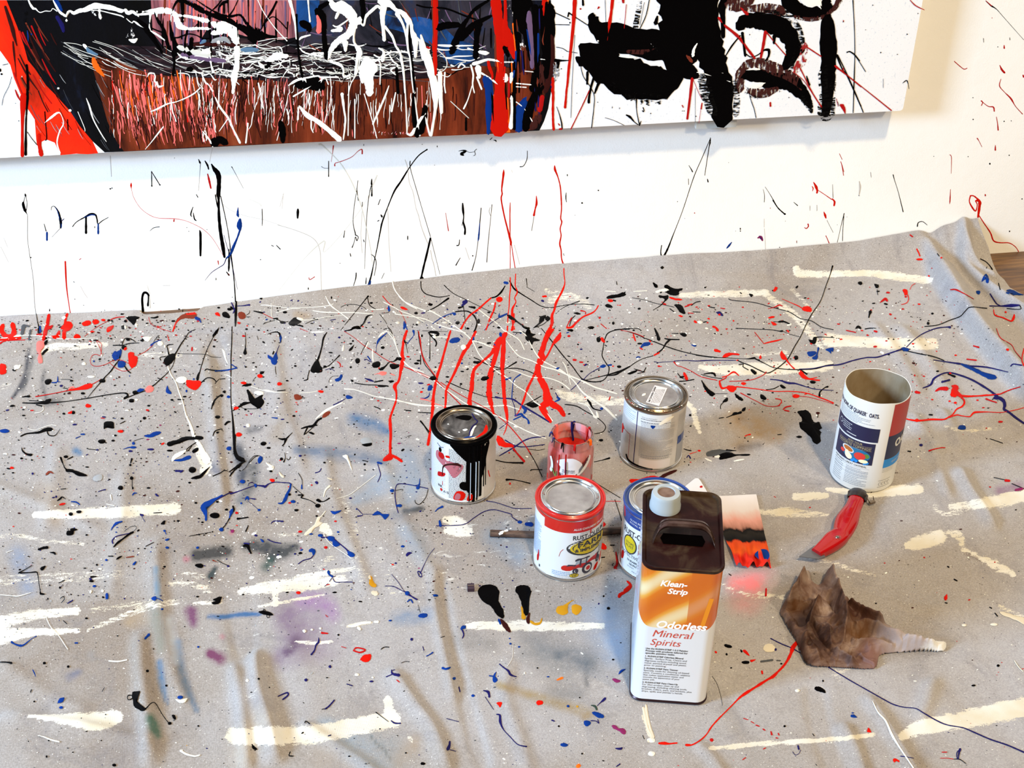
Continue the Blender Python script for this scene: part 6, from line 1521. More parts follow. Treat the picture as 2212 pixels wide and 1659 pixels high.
marks('''
S f
F 0 640 4.608
K10 360,170,6 375,260,8 395,330,14
B24 400,300,14 398,350,34
K16 385,320,20 390,365,34
r20 488,185,26 475,270,34 455,350,38 435,430,34
R30 485,190,28 470,280,34 450,360,38 432,430,34
bR2 655,255 690,250 720,275 720,310 690,340 660,350 630,335 605,320 625,290
R40 668,180,30 650,240,24 660,300,60 640,350,40 638,415,40
R16 610,325 640,300
r24 450,330,30 500,310,34 520,295,20
r20 370,385,24 410,380,24
bR2 510,395 560,385 580,345 600,350 590,410 550,425 520,415
bR1 735,395 765,375 795,390 800,415 740,418
R60 30,290,40 15,340,50 60,400,50 120,400,60 140,350,50 125,280,44
R40 0,330,20 30,290,40
R40 90,420,40 200,415,30
R20 0,430,30 80,432,20
W14 0,425,8 90,410,14 160,400,24 250,390,10 480,400,8 640,425,8 980,415,4
r12 0,470,20 60,445,10 250,435,8
G30 230,300,30 240,290,20 290,300,16
G40 235,300,40 220,380,34
G24 305,340,20 290,430,24
bP2 385,445 420,445 445,460 435,510 410,540 400,580 425,640 415,665 385,665 375,620 385,580 365,540 365,470
K14 470,440,12 450,470,40 
K10 470,530,24 440,555,24 425,575,24
bR2 815,270 840,250 880,240 905,255 900,280 870,295 830,298
bR1 918,250 950,230 985,245 980,270 940,282
bR1 1005,235 1030,225 1050,238 1030,252
bR2 1060,330 1080,305 1130,290 1125,320 1095,350 1065,355
bR1 900,350 930,345 940,358 905,362
r8 840,400,4 960,310,5 1060,255,5 1150,215,10 1240,205,6
bK2 1255,205 1310,200 1360,200 1390,212 1360,240 1335,285 1310,270 1280,240
sK 1250,248,16,14 1225,310,20,22 1420,235,10,9 1083,240,16,10 1215,178,16,8 1725,248,20,10
sW 1245,310,14,18 1355,285,14,16 640,215,26,16 1010,590,8,14
K16 1500,215,8 1540,215,16 1570,205,20
r5 1480,210 1500,270 1560,310 1640,335 1705,355
m30 1750,260,14 1790,220,30 1850,195,50 1900,195,60 1935,190,60
R20 1720,350,14 1750,270,14 1800,215,20 1860,190,40 1935,185,50
R14 1745,280,10 1735,320,14
B24 1950,215,30 1985,235,34
B14 1990,240 2000,260
K9 1945,330,6 1880,360,6 1850,410,8 1800,480,12 1760,550,12 1735,590,20
bK1 1640,620 1670,590 1715,570 1745,580 1740,620 1710,665 1670,690 1640,680 1628,650
K9 1680,580,14 1670,530,10 1665,490,10 1725,480,6
K6 1600,640,8 1595,610,8 1650,600,8
K4 1760,575 1880,575 2040,580 2110,605 2200,610
K8 1745,610,6 1715,700,6 1660,770,7 1600,825,9 1540,880,10 1510,900,14
K8 1570,815 1620,835
W11 1670,700,8 1700,780,12 1750,860,10 1780,950,14 1820,1060,12 1850,1180,14 1890,1270,24 1930,1390,34 1985,1480,40 2020,1560,60 2060,1640,90
bW1 1745,840 1780,805 1830,800 1860,820 1840,860 1790,865
K7 2180,310,4 2100,450,7 2050,560,8 2010,680,8 1985,770,10
K26 1985,760,14 1970,800,26 1965,835,22
bR2 1855,840 1890,835 1930,840 1990,840 2005,865 1980,910 1945,935 1905,925 1860,895
K10 2005,860,10 2060,815,9 2120,820,10 2150,850,8
K7 2040,740,10 2060,725,10 2100,735,10 2212,745,14
bB1 1650,935 1665,890 1685,930 1710,965 1690,975 1655,960
sB 1857,945,10,14 1930,825,10,8 935,648,10,9 1290,795,6,6
K8 2205,985,20 2160,1010,14 2120,1070,14 2105,1125,8
r5 960,445 1000,530 1012,590,8
r5 965,445 1005,470 1010,520 1000,590 960,580 920,590 898,640 915,685 970,698 1050,680 1120,645 1190,635 1260,660 1310,700 1290,735 1220,745 1160,720 1090,665
K24 930,440,10 970,440,20
K8 1125,490,8 1180,488,10 1220,490,10 1290,470,8 1380,465,6
K7 1215,490,10 1225,450,8 1250,420,6 1300,425,8 1350,455,6
K20 1265,430,30 1285,435,24
sK 1235,510,26,24
sR 1245,520,18,20
B50 1205,540,20 1175,580,70 1155,590,80 1150,620,60
K12 1200,530,12 1190,620,12
bB1 1180,650 1240,645 1250,690 1220,710 1175,705
K9 1190,630,8 1150,680,12 1100,750,12 1050,800,8 1030,830,20
sK 1020,842,32,20
K6 1000,860,8 930,940,6 870,1015,4
K8 1240,695,14 1270,740,14 1300,765,10
bR2 1275,570 1310,555 1335,565 1340,590 1370,610 1360,680 1335,705 1310,715 1285,680 1278,620
r5 1370,590,5 1450,550,5 1520,490,5 
B10 1505,490,24 1540,460,10 1605,435,8
K5 1585,390 1545,430 1530,460
r6 1665,385 1680,435
r12 1912,510,14 1910,540,16
bW1 1420,410 1500,405 1480,450 1440,440
sW 1595,470,28,24 1640,500,8,14 170,705,34,22 835,672,22,16 905,802,40,12
W14 145,730 200,690,20
bR1 0,680 40,675 60,690 65,740 55,770 0,775
bK1 445,855 460,830 500,825 515,845 490,875 460,880
B10 515,860,10 570,855,14 575,800,8
B6 575,850 600,855
R40 690,935,20 760,925,24 830,910,44 900,890,50
r8 355,1000,10 500,975,8 650,945,8 780,915,14
r5 900,885,10 950,860,6 1000,830,5
P10 690,920,14 720,905,14 740,915,10
K6 625,915,6 670,920,6 660,950,6
K4 605,828 680,830 720,840,9
sK 712,843,16,8 640,975,10,6 825,967,20,12
K22 220,1005,6 260,998,16 290,998,24
K10 225,1062,10 350,1065,14 440,1060,30 470,1050,44 500,1030,24
K7 290,1040 400,1045 470,1050
K12 480,1062,12 640,1050,8 850,1020,8 1050,985,9 1200,965,10 1260,970,16 1270,995,20 1235,1020,20 1290,1000,8 1420,950,9 1450,945,6
K8 360,1080,10 420,1095,12
W6 425,1095 430,1130 400,1155 345,1165
sK 1348,960,30,20 1308,1040,28,20 1712,1033,16,10 1838,1000,18,8 1480,1090,16,9 1312,1125,9,6
B26 1370,945,20 1400,935,34 1430,930,16
bP1 1445,925 1470,895 1510,890 1530,920 1515,950 1470,960 1450,950
sW 1360,1032,16,10 1265,1137,22,8 720,1250,16,8
K8 1770,1028,12 1830,1030,8
K5 1650,620,5 1690,700,4 
bR1 850,1085 870,1070 905,1085 905,1100 880,1110 855,1105
R20 680,1165,14 715,1155,30
sK 730,1158,20,18 235,1187,18,7 232,1130,12,6
r10 305,1138,10 330,1138,14
r9 1005,1213 1040,1218
bK1 1032,1290 1040,1255 1085,1245 1130,1255 1135,1290 1130,1318 1060,1310 1035,1325
sK 1215,1218,16,9 1437,1215,18,14 1128,1213,10,5 1400,1243,10,7 1966,1300,14,8 1883,1338,14,9 1147,1387,16,9
K7 1195,1270 1245,1245,8
sR 1200,1345,28,16
K24 205,1395,12 260,1370,14 330,1362,16 390,1355,24 450,1330,34 500,1325,36 520,1330,24
K8 470,1350,12 490,1385,10 550,1385,8 600,1320,3
W6 280,1320 350,1335 420,1310 500,1285 560,1290
sB 45,1342,50,20
bK1 975,1445 990,1430 1030,1425 1050,1440 1040,1460 1000,1468
B10 755,1415,10 800,1395,6
B24 805,1375,14 840,1375,16
bB2 1440,1385 1480,1380 1540,1350 1600,1350 1595,1370 1560,1385 1510,1405 1450,1400
sB 1330,1465,16,14 1325,1505,32,12
B8 1225,1525,4 1290,1505,10 1350,1510,8
K4 1330,1445 1380,1425 1430,1415
K20 218,1510,8 225,1540,14 260,1570,16 300,1580,26 320,1575,14
K7 865,1515,9 900,1525,6 960,1530,6
sn 970,1530,14,8 1500,1525,34,10
bK2 1660,1470 1690,1445 1760,1430 1830,1400 1920,1398 1960,1390 2010,1395 2025,1420 1990,1430 1930,1425 1860,1435 1790,1465 1720,1485 1680,1495
K14 1940,1370,10 1930,1400,16
K9 1980,1440,8 1900,1490,8 1855,1530,8 1870,1540 1910,1490
bK1 1910,1545 1940,1515 1975,1510 1970,1540 1930,1560
W28 1850,1535,14 1790,1570,40 1740,1600,40 1715,1640,20
bB1 1715,1635 1790,1625 1840,1600 1885,1585 1905,1600 1890,1620 1830,1640 1780,1645
K9 2120,1390,9 2140,1345,10 2190,1325,9 2212,1325
sK 2165,1358,14,10 2170,1203,24,16 1690,1538,30,10
K7 600,1605,14 620,1659,10
sK 655,1598,22,14
K9 670,1625,8 725,1598,10
F 460 640 4.608
K22 228,-10,14 232,60,16 228,150,24 225,250,22 222,300,10
K14 190,305,10 187,450,10 180,600,10 180,700,10 178,860,8 180,1050,10 195,1200,14 205,1330,24 212,1450,28 220,1540,26 250,1600,30 300,1630,40
n12 185,65,10 205,110,14 215,140,14 200,170,10
K14 180,110,20 200,130,16
sK 165,130,24,14 57,115,14,9 88,312,14,8 335,328,14,9 455,338,14,6
bK2 92,180 110,155 145,165 170,200 160,218 110,208
bm2 250,170 275,155 310,165 328,200 310,225 275,228 255,205
K5 330,190 360,170 365,145
K5 330,205 370,205
n10 245,98,8 300,95,8 350,88,16 365,88,20
bR1 245,258 275,262 270,278 250,276
bR1 20,170 45,160 65,175 70,200 45,195 30,190
K14 405,148,8 460,160,16 495,168,18
r5 490,168 540,195 600,225
K18 600,225,10 640,225,22 
K7 640,232,8 700,262,6
bK1 668,250 700,248 725,260 700,275 672,270
K5 700,262 750,252
bK2 755,265 775,240 810,215 850,215 880,240 870,265 830,285 800,295 760,288
bW1 820,220 850,210 890,220 900,238 870,248 835,240
W9 885,240,10 980,235,6 1150,205,5 1300,190,4
K10 895,300,14 850,290,12 810,285,8
K5 920,275 1000,240 1045,232,8
K5 515,268,6 560,255,4 620,240,4
K7 500,280,6 520,265,10
sK 717,160,22,12 985,272,16,6 1185,255,9,5 1180,15,8,14 640,120,8,8
n8 1170,240 1220,232
W6 475,90,5 530,90,10 600,98,6 750,115,5 1000,110,5 1150,95,8 1200,75,4
W7 630,165,6 700,145,7 790,125,7 870,125,4
W12 995,145,8 1100,160,12 1250,165,9 1400,165,10 1600,180,6
W6 580,70 580,160 585,210
l3 610,30 595,90
W12 1120,0,6 1170,90,14 1260,160,8 1345,225,14
K10 1545,0,20 1520,30,10 1440,130,7 1350,240,7 1270,342,5
K8 1540,20 1560,90 1620,130
K5 1275,110 1330,85 1420,85 1500,110 1530,140
r5 865,320 910,340 945,352
bW1 975,355 1050,348 1110,350 1090,362 1000,365
sW 1188,322,20,6
K9 1310,345,8 1370,335,14 1400,315,24 1440,310,34 1465,320,20
K5 1470,300,14 1500,270,14 1530,210,20 1560,190,10 1590,185,6
B18 1750,95,6 1750,120,26 1755,145,22
K5 1755,150 1740,165 1680,170
r6 1690,0,10 1740,60,7 1800,110,5 1860,150,5 1900,220,5 1920,270,6
bR1 1865,108 1895,105 1940,132 1930,138 1880,128
B26 1905,260,20 1910,290,34 1900,325,14
B10 1920,300 1935,335
W14 1850,0,7 1900,50,9 2000,100,10 2100,140,10 2212,160,6
W8 1700,60 1800,110 1870,150 2000,200 2212,330
K7 2120,155,5 2200,120,12
sK 2022,168,16,12 2168,85,20,12
K5 1660,180 1720,260 1760,350 1780,410
W8 1570,130 1640,135 1700,128,10
R10 1930,345,24 1905,420,30 1890,500,24 1883,580,34 1888,640,44 1870,740,30 1850,840,24 1810,895,40 1825,960,20 1822,1040,18 1795,1120,20 1765,1210,24 1765,1280,34 1770,1380,28 1765,1480,26 1765,1580,30
bR2 1690,1635 1700,1610 1740,1575 1770,1560 1790,1590 1785,1625 1740,1640 1700,1645
R30 1785,1590,30 1830,1610,30 1880,1645,24
K16 320,360,4 326,450,7 322,520,12 320,560,36 318,575,30
K5 440,395 450,435
K7 545,378,5 600,360,10 650,360,14 670,400,20 675,460,10
B26 672,390,14 674,420,26 672,460,10
bB2 545,580 560,605 585,615 615,605 620,565 635,570 645,610 640,660 615,685 585,670 575,635 550,615
n7 660,490,6 640,540,8 628,580,14
K6 622,700 622,740 630,780
bK1 590,575 600,548 612,548 602,580
K10 1135,360,8 1100,420,18 1085,500,14 1060,590,16 1040,640,24
bK2 1035,630 1055,650 1070,690 1090,720 1085,755 1040,765 990,762 970,740 990,690
m20 1010,740,20 1070,745,20
K8 960,740,8 945,800,8 940,830,12 905,840,8
K8 1095,715,10 1150,695,10 1200,650,7 1260,590,14
n6 1120,735 1170,722 1210,745
sK 1112,698,16,8 1190,635,7,6 820,695,14,9 428,705,10,9 327,705,12,7 1372,708,12,10 1383,636,9,6 738,842,14,8 1127,905,12,8
r10 1235,650,6 1265,675,12 1268,705,8
sr 1287,700,7,6
bB2 1215,825 1255,810 1270,780 1290,785 1285,815 1260,845 1225,848
K4 1250,795 1190,800 1160,830 1155,860
bB1 1325,990 1350,985 1395,1010 1350,1025 1325,1015
n12 1320,1020,5 1260,1055,10 1200,1085,12
W24 1290,1060,10 1200,1100,20 1110,1150,24 1020,1225,10
bm1 1085,1205 1110,1165 1150,1145 1172,1155 1150,1185 1110,1210
K30 1080,1215,20 1040,1240,20 1000,1290,28 940,1300,20 880,1318,12
K10 940,1310,16 920,1350,14 910,1380,8 990,1310,8
K14 985,1290 1035,1285
bK1 950,1355 980,1352 1012,1372 990,1378
bm1 808,985 830,975 860,985 888,1010 870,1030 830,1035 810,1015
K6 885,1012 915,1014
bW1 495,935 540,930 580,940 620,950 640,962 590,958 540,952
W7 380,900 440,920 500,940
W7 620,955 700,960 740,958
K7 640,945 720,935,9
bR1 1045,945 1070,935 1100,945 1095,962 1065,960
W6 860,965 960,960 1040,945
W10 1310,925,14 1400,930,10 1500,960,9 1600,995,9 1700,1015,10 1820,1030,8 1950,1070,8 2060,1090,8 2212,1095,8
bK2 335,935 355,935 375,990 385,1035 410,1020 450,1005 500,975 490,1010 510,1050 495,1090 455,1120 420,1100 380,1070 360,1040 350,990
K18 370,1060,14 310,1070,30 270,1095,20 200,1140,10
K5 275,1100 310,1120 400,1122 450,1120
bW1 410,955 450,942 500,955 495,985 430,980
K9 425,980 455,960
bR1 205,1115 225,1100 260,1105 250,1122 215,1135
bR1 275,860 310,850 335,865 320,880 290,875
K14 300,890,12 340,885,28 375,880,20
bR1 440,790 465,775 495,790 490,810 455,812
bK1 465,765 480,748 510,750 500,772 475,778
bR1 640,868 660,855 688,870 675,888 645,888
K4 430,805 410,825 395,850
B14 20,745,14 130,738,14 240,715,12
B10 185,680 240,718
W9 110,785,6 150,790,9 185,810,8
W14 95,530,10 110,560,22 125,620,14 150,675,6
K7 20,870 60,830 120,822
bK2 30,340 60,318 40,370 0,410 0,380
bK1 78,1000 95,978 105,990 90,1005
bK1 95,955 110,938 128,945 120,968
K14 60,995,8 20,1030,14 0,1080,20
sB 155,1002,18,14 160,1515,26,20
sK 45,1203,24,16 505,1468,26,20
K14 120,1280,20 145,1255,20 170,1250,14
bR1 230,1370 260,1355 290,1378 265,1398 235,1395
sW 348,1288,20,18
K12 790,1360,5 750,1400,12 725,1430,24 710,1470,12 690,1490,10
K12 650,1415,6 690,1425,20 720,1420,20
B7 585,1210 640,1215,14
sB 870,1590,16,10
B10 470,1595,14 485,1620,26 460,1655,26
K6 360,1659 420,1600 465,1590
bg2 1465,1450 1490,1415 1540,1405 1585,1430 1570,1465 1510,1475
bK1 1480,1478 1530,1465 1580,1460 1575,1488 1520,1497
sK 1440,645,24,28 1690,512,20,14 1393,447,10,10
K24 1405,485,4 1380,520,22 1360,540,20
W24 1300,490,10 1290,540,26
W14 1545,460 1520,520,12
K6 1540,450 1500,520 1470,580
W14 1590,530 1590,600 1595,650,12
n12 1510,635,14 1530,630,8 1560,650,8 1580,655
B12 1540,600 1570,640
bK2 1590,665 1640,650 1665,665 1660,700 1620,715 1590,705
bK2 1760,700 1770,675 1850,678 1850,705 1800,730 1770,715
K10 1840,620,30 1800,650,10 1760,655,8 1715,700,16 1680,725,30 1655,730,14
bK1 1840,620 1865,605 1885,625 1870,640 1848,640
bP2 1605,780 1650,765 1670,750 1725,755 1720,780 1690,790 1640,775
P9 1770,775 1810,790
n16 1515,820,10 1560,835,20 1600,850,10
K12 1610,855 1690,840,14
bK1 1745,845 1780,840 1800,852 1770,862
K9 1415,865 1500,880 1600,885 1700,890 1745,898,14
R9 1615,900 1635,912
sr 1645,1042,12,7
K9 1605,1100 1635,1110 1665,1125
r6 1305,350,5 1400,410,5 1500,490,6 1600,550,6 1700,620,6 1800,670,6 1950,720,6 2100,780,6 2212,830,6
W9 1750,350,6 1800,410,9 1830,520,8 1870,610,9 1950,700,9 2100,760,8
W18 1730,345,8 1680,375,18 1650,410,10
B20 1740,360,6 1690,400,16 1650,440,24 1630,490,6 1625,560,4
K7 1700,330 1760,325 1790,400
B10 1995,345,24 2000,390,10 1960,440,8 1935,475,9
bK1 1895,430 1915,440 1930,510 1915,480 1900,455
K4 1925,500 1940,570
r6 2040,345,6 2065,430,6 2080,560,7 2120,660,6 2200,780,6
K6 2160,380 2160,640
sK 2025,670,26,12 2080,395,10,14
bK1 2150,820 2180,800 2212,798 2212,840 2180,838
bB1 2135,935 2150,890 2180,890 2180,930 2160,942
n7 2070,1020,14 2110,1020,8 2150,1000,5 2155,960,5
sn 2070,868,24,9
R22 2212,880,24 2195,1000,26 2195,1100,24 2175,1200,24 2165,1310,22 2150,1420,24 2140,1480,28
K10 1905,1135 1970,1142
K9 2040,1158,6 2170,1165,9
K7 2065,1240 2100,1290 2150,1370
F 820 580 4.096
K8 365,115 370,180 400,220 450,240 530,255 620,240,6
W9 110,110,8 130,180,9 170,240,9 240,310,9 330,360,8
K7 570,148,8 650,220,6 760,275,5 850,320,5 950,370,5 1030,400,6
K16 610,265,18 560,300,12 510,335,10 440,370,6 410,375,6
K6 1298,90,8 1305,160,5
K4 1300,165 1370,205
K20 1110,155,8 1075,210,16 1030,250,14 980,262,10
B24 1105,125,24 1130,130,24
R14 985,262,14 930,310,16 870,365,18 800,415,16 750,480,14 715,545,20
R9 1155,80,9 1158,170,10 1150,240,10 1145,340,9 1135,430,9 1130,550,14
R10 1203,50,9 1200,150,9 1218,210,12 1195,260,10 1205,300,10 1175,360,20 1175,430,24 1180,500,20 1170,550,24
R10 1190,400 1192,540
R12 1630,0,9 1632,60,9 1638,130,9 1620,190,18 1590,250,16 1560,310,24 1545,370,20 1525,420,24 1525,490,28 1500,545,30
K10 1150,110,10 1190,180,14 1260,230,10 1340,280,9 1430,335,8 1520,348,7 1650,325,6 1780,315,6 1900,325,8
K7 1560,400,4 1640,340,5 1770,290,8
bR2 1030,270 1050,252 1080,255 1090,280 1070,298 1040,295
bR1 1435,245 1470,238 1480,252 1450,258
bR1 2020,280 2055,275 2065,295 2030,298
bR1 185,342 210,340 250,365 220,368
bK2 2010,260 2060,240 2140,222 2170,215 2175,240 2130,255 2060,265 2020,268
bK1 1995,335 2030,325 2065,345 2030,350
R12 1025,305,14 1010,370,16 975,450,16 940,548,10
B20 1060,400,8 1060,430,20 1110,410,16 1130,400,8
n9 925,548,5 980,490,6 1060,435,8
B10 470,490,8 560,430,9 650,395,8
B24 645,395,10 665,405,30
K12 670,385,10 740,378,10 790,385,12 840,425,14 860,480,10 850,530,14 835,560,12
sK 448,320,20,10 322,397,16,10 690,482,20,14 780,532,16,9 967,390,14,8 1055,523,16,9 1870,525,30,14 2067,485,12,14 875,470,14,24
n20 740,300,24 770,290,28 730,330,20
K12 790,340,10 840,348,24
K14 700,350,20 740,340,10
K8 740,330,8 750,400,6 760,540,6
bK2 1125,410 1160,415 1200,445 1215,475 1190,470 1140,440
K14 1200,460,14 1240,490,14 1290,525,20 1320,530,20
bK1 1410,480 1420,430 1455,415 1475,420 1450,460 1420,475
K60 1485,445,50 1490,445,50
K12 1450,455,20 1400,500,14 1370,522,10
K6 1360,525 1440,500 1490,460
K10 1180,565,8 1300,572,10
bK2 1300,545 1330,540 1335,570 1380,580 1365,592 1325,600 1345,640 1370,635 1430,640 1365,650 1350,675 1320,650 1290,620
K6 330,550,5 450,555,6 600,560,4
K20 430,570,10 460,565,20 500,570,24 520,580,20 500,600,20 460,595,10
K14 440,580 500,650,14 495,690,10
bW1 465,600 490,590 505,605 490,622 470,618
W9 490,605 600,610
K6 445,650 443,800
K9 362,770 362,850
R14 628,552,16 600,640,20 570,750,20 540,860,22 510,950,24 490,1050,24 470,1170,24 465,1280,24 455,1380,22 445,1450,20 432,1540,26
R22 848,562,26 830,600,22 800,660,34 740,750,34 700,840,26 660,930,24 620,1010,20 590,1080,24 585,1180,20 580,1250,24 590,1300,34
R40 1115,580,44 1080,620,50 1050,660,60 1000,740,34 950,790,24 880,850,24 835,900,30 820,980,34 815,1060,40 800,1130,34 795,1200,44 800,1265,50
R40 1055,660,40 1030,760,40 1000,860,40 980,950,50 970,1040,44 970,1120,50 985,1200,40 1010,1290,14
R30 1100,600,30 1095,700,40 1090,800,44 1085,900,34 1095,1000,36 1100,1100,34 1110,1200,34 1125,1290,28 1130,1360,14
R9 1130,1370,10 1115,1430,9 1095,1475,5
n24 1095,960,10 1095,1050,26 1100,1080,14
B20 1070,580,30 1075,600,24
B14 1015,670,10 1030,690,30 1050,705,10
B20 830,600,14 825,630,30
bR3 1480,550 1545,535 1520,580 1490,640 1465,720 1440,780 1400,770 1420,700 1450,620
R60 1440,770,60 1420,830,60 1400,880,50 1410,950,50 1440,1010,60 1470,1070,60 1480,1130,70 1490,1170,90
R24 1600,570,14 1585,610,40 1550,650,34 1530,680,18 1490,760,16 1450,820,20
R20 1400,880,30 1370,940,24 1340,1000,20 1310,1060,22 1290,1120,18 1270,1180,20 1240,1250,9 1205,1310,8
R70 1500,1180,60 1540,1210,60 1590,1240,50 1630,1300,40
R70 1480,1190,70 1440,1230,60 1470,1290,50 1510,1355,40
R14 1655,525,16 1700,520,20 1740,480,18 1800,430,14 1880,395,14 1915,365,10 1935,330,10
r10 1655,520,10 1680,470,10 1700,440,14
K8 1680,510 1700,450 1730,420
r10 1780,375,14 1820,385,8 1820,405,10
bK1 1715,395 1750,388 1780,405 1750,410
K20 1665,545,14 1705,550,24
bR1 1955,615 1975,612 1995,645 1985,660 1960,640
sK 1938,630,20,24
K9 2212,540,6 2100,545,8 2020,575,9 1990,640,8 1975,720,8 1970,780,8 2010,850,9 2030,880,9 2020,940,9 1980,990,9 1920,1005,10 1850,1000,12 1790,980,14
n7 1800,990,8 1860,930,6 1950,880,8
bB1 1950,865 1980,850 2005,862 1985,880 1960,880
B16 2020,858 2050,855
K9 1430,530,6 1480,590,8 1550,680,9 1620,770,9 1700,860,9 1750,930,9 1790,980,9
n8 1790,980,8 1740,1035,7 1690,1080,6
K8 1820,990,6 1950,960,7 2080,925,14 2150,900,14 2212,870
sK 1787,912,14,9 2120,870,20,12
r14 1715,810,20 1735,812 
r14 1770,830 1795,832
sr 1675,600,14,10 1947,438,10,10
W10 60,555,8 110,610,8 150,700,8 180,780,9 230,840,9 290,890,9 350,930,9 450,970,10 540,1040,9 650,1120,9 750,1190,9 850,1240,9 950,1280,8 1050,1310,8 1150,1360,9 1280,1430,9 1400,1480,9 1470,1505,10
W10 440,370,9 560,440,9 680,520,9 780,600,9 830,660,9 880,760,9 960,850,9 1050,920,10 1130,970,9 1210,1040,9 1300,1100,9 1370,1180,9 1440,1230,10 1500,1310,10 1530,1350,10
W9 140,405,9 300,430,6 400,450,9 520,500,9 650,540,9 760,570,9
W9 870,360,8 960,430,9 1040,490,9 1100,550,9 1170,590,9 1240,640,8 1280,720,8
W9 1120,640,6 1180,720,9 1240,780,9 1350,820,9 1450,870,10 1560,900,12 1680,950,12 1800,1000,12 1900,1050,12 2000,1080,12 2100,1110,9
W10 1240,550,8 1300,600,8 1340,680,8 1380,750,10 1430,810,12 1520,860,9 1600,900,14 1680,960,10 1730,1010,10 1800,1100,14 1900,1170,14 2000,1240,20 2100,1340,16
W8 1620,830 1650,880 1690,1030,6
W7 1110,890,5 1200,910,6 1350,965,8 1480,970,8 1600,1010,9 1680,1070,10
W10 1760,1190,10 1830,1210,10 1870,1260,10 1900,1310,20 1930,1315,24 1920,1270,14
W10 0,1135,9 100,1160,8 250,1190,9 400,1212,9 600,1220,9 800,1222,9 1000,1220,9 1120,1215,9 1200,1240,8 1240,1250
W9 820,640,9 900,660,12 970,690,9 1050,710,9
sW 745,700,26,24 340,480,14,12 1207,1400,20,9 160,482,16,12 575,480,24,8
bB2 615,650 640,620 690,610 715,630 690,655 640,662
n7 715,590 735,610
K6 340,555 350,640 375,760 400,850 450,910 490,960,8
r7 345,560,7 360,660,7 375,770,8 410,840,7 490,950,7
K10 750,780,0 
K8 835,790 880,810 950,850 1100,890 1200,885 1300,905 1380,940
K24 835,830,20 880,835,28 910,830,8
K12 1210,830,16 1160,860,10 1110,890,8
bK1 895,985 910,960 950,955 985,970 960,985 920,995
K8 950,960 1030,900 1100,895
B9 1245,940,12 1190,985,8 1175,1060,8 1170,1150,9
B14 1115,985 1160,970
n14 1025,1140,20 1080,1150,10 1175,1158,14 1240,1200,14 1320,1250,16 1420,1310,14 1500,1360,14
n7 1170,1160 1195,1230 1200,1300
K6 590,1000,8 700,1050,7 800,1090,7 900,1125,6 960,1140,6 1170,1155
bK1 440,968 470,952 505,965 515,985 480,992 450,985
r8 215,870,8 350,930,6 430,970,6
r10 500,990,10 560,1050,8 620,1110,8 700,1190,8 790,1280,7
r7 540,1010,7 700,1110,6 850,1190,7 980,1260,7 1060,1320,7 1140,1390,8 1220,1480,9 1290,1570,9 1340,1650,12
K16 1305,1205,20 1360,1210,50 1400,1215,16
K8 1280,1210 1360,1170 1430,1130
K9 1640,1205,8 1740,1220,9 1830,1270,8 1920,1320,7 1980,1370,7 2000,1410,7 1970,1450,7 1900,1465,7
B20 1260,1220,24 1290,1250,26 1280,1280,20
B16 1200,1305,20 1250,1290,20 1270,1310,20 1310,1340,12 1320,1370,24
B12 1185,1340 1250,1310
n9 1140,1360,7 1060,1420,6
K14 1840,1165,14 1860,1190,20 1890,1240,12 1960,1260,8
sB 690,1265,30,10 1965,1242,14,12
P8 365,1155,14 430,1170,9 500,1200,8 570,1225,8
B8 365,1150 400,1150 435,1130 440,1110
bB1 430,1075 435,1040 465,1040 460,1070
bR3 1040,1480 1080,1500 1130,1550 1180,1555 1195,1580 1130,1585 1060,1570 1035,1530
r14 1180,1590,20 1210,1630,14 1240,1659,10
n10 1110,1520,10 1200,1570,10 1290,1580,9 1460,1560,8
n10 1060,1659,8 1180,1590,12 1270,1530,12 1350,1500,10 1460,1490,10
K5 1310,1600 1400,1610 1460,1600
K9 345,1275,6 450,1280,8
K8 365,1350 440,1450
sK 1960,1522,20,12 600,961,16,8 720,1024,12,9 105,1000,24,9 25,1042,44,9
n12 345,1015,10 385,1018,10
bB1 1565,880 1590,875 1585,895 1560,892
B16 1570,1140,16 1590,1160,20 1550,1180,8
n8 1555,1100 1590,1160
r9 2030,1165,12 2040,1135,8
F 1300 560 4.424
K20 570,80,24 580,80,34
K20 490,225,10 510,250,30 522,262,30
bK3 598,250 625,245 650,262 690,280 730,285 770,280 765,300 740,310 735,340 700,350 660,345 620,325 598,310 640,300 600,275
bW1 510,310 560,290 620,280 648,290 640,310 570,312 530,325
W8 35,305 130,312
W8 305,310 430,303
bK2 45,365 80,345 150,335 195,318 228,330 222,350 180,362 100,375 60,380
bR1 60,385 95,385 108,402 75,408
K14 110,395 130,400
bK1 30,440 60,428 100,450 85,465 45,455
bK2 545,345 590,350 630,345 635,375 610,400 590,375 550,370
K9 610,390,12 560,445,8 490,488,5
bR2 645,360 700,375 745,378 770,390 740,395 690,390 655,378
K5 290,370 400,390 520,425 600,440 690,460
bK2 690,440 730,430 765,445 785,480 800,520 780,525 740,505 720,470
K8 650,475 690,505
bR1 730,540 755,535 775,548 760,556
r14 820,440 850,435
r12 795,455 830,445
K8 855,445 895,415 940,405,9
K8 1020,455 1080,468
r9 1135,470 1175,475
n20 1095,510,10 1125,518,34 1155,540,14
sR 1125,530,14,10 1258,591,8,8
K7 870,505 940,508
r8 825,515 875,520
bR1 880,590 890,585 912,605 900,614 880,605
bW1 910,600 940,590 965,605 940,620
K9 970,605 1000,598
sr 1010,608,10,8
bR1 1055,640 1075,638 1095,650 1115,670 1115,690 1095,688 1085,665 1060,655
K5 1280,662,7 1400,668,6 1600,675,6 1700,690,8
K26 1700,690,10 1725,688,20
K4 1730,690 1800,720 1900,745
bR1 1645,285 1655,265 1675,270 1675,290 1650,312 1635,300
bR2 1915,470 1935,452 1980,452 2005,475 2000,505 1960,503 1920,490
R7 1720,380,4 1800,415,6 1870,445,9 1920,475,9
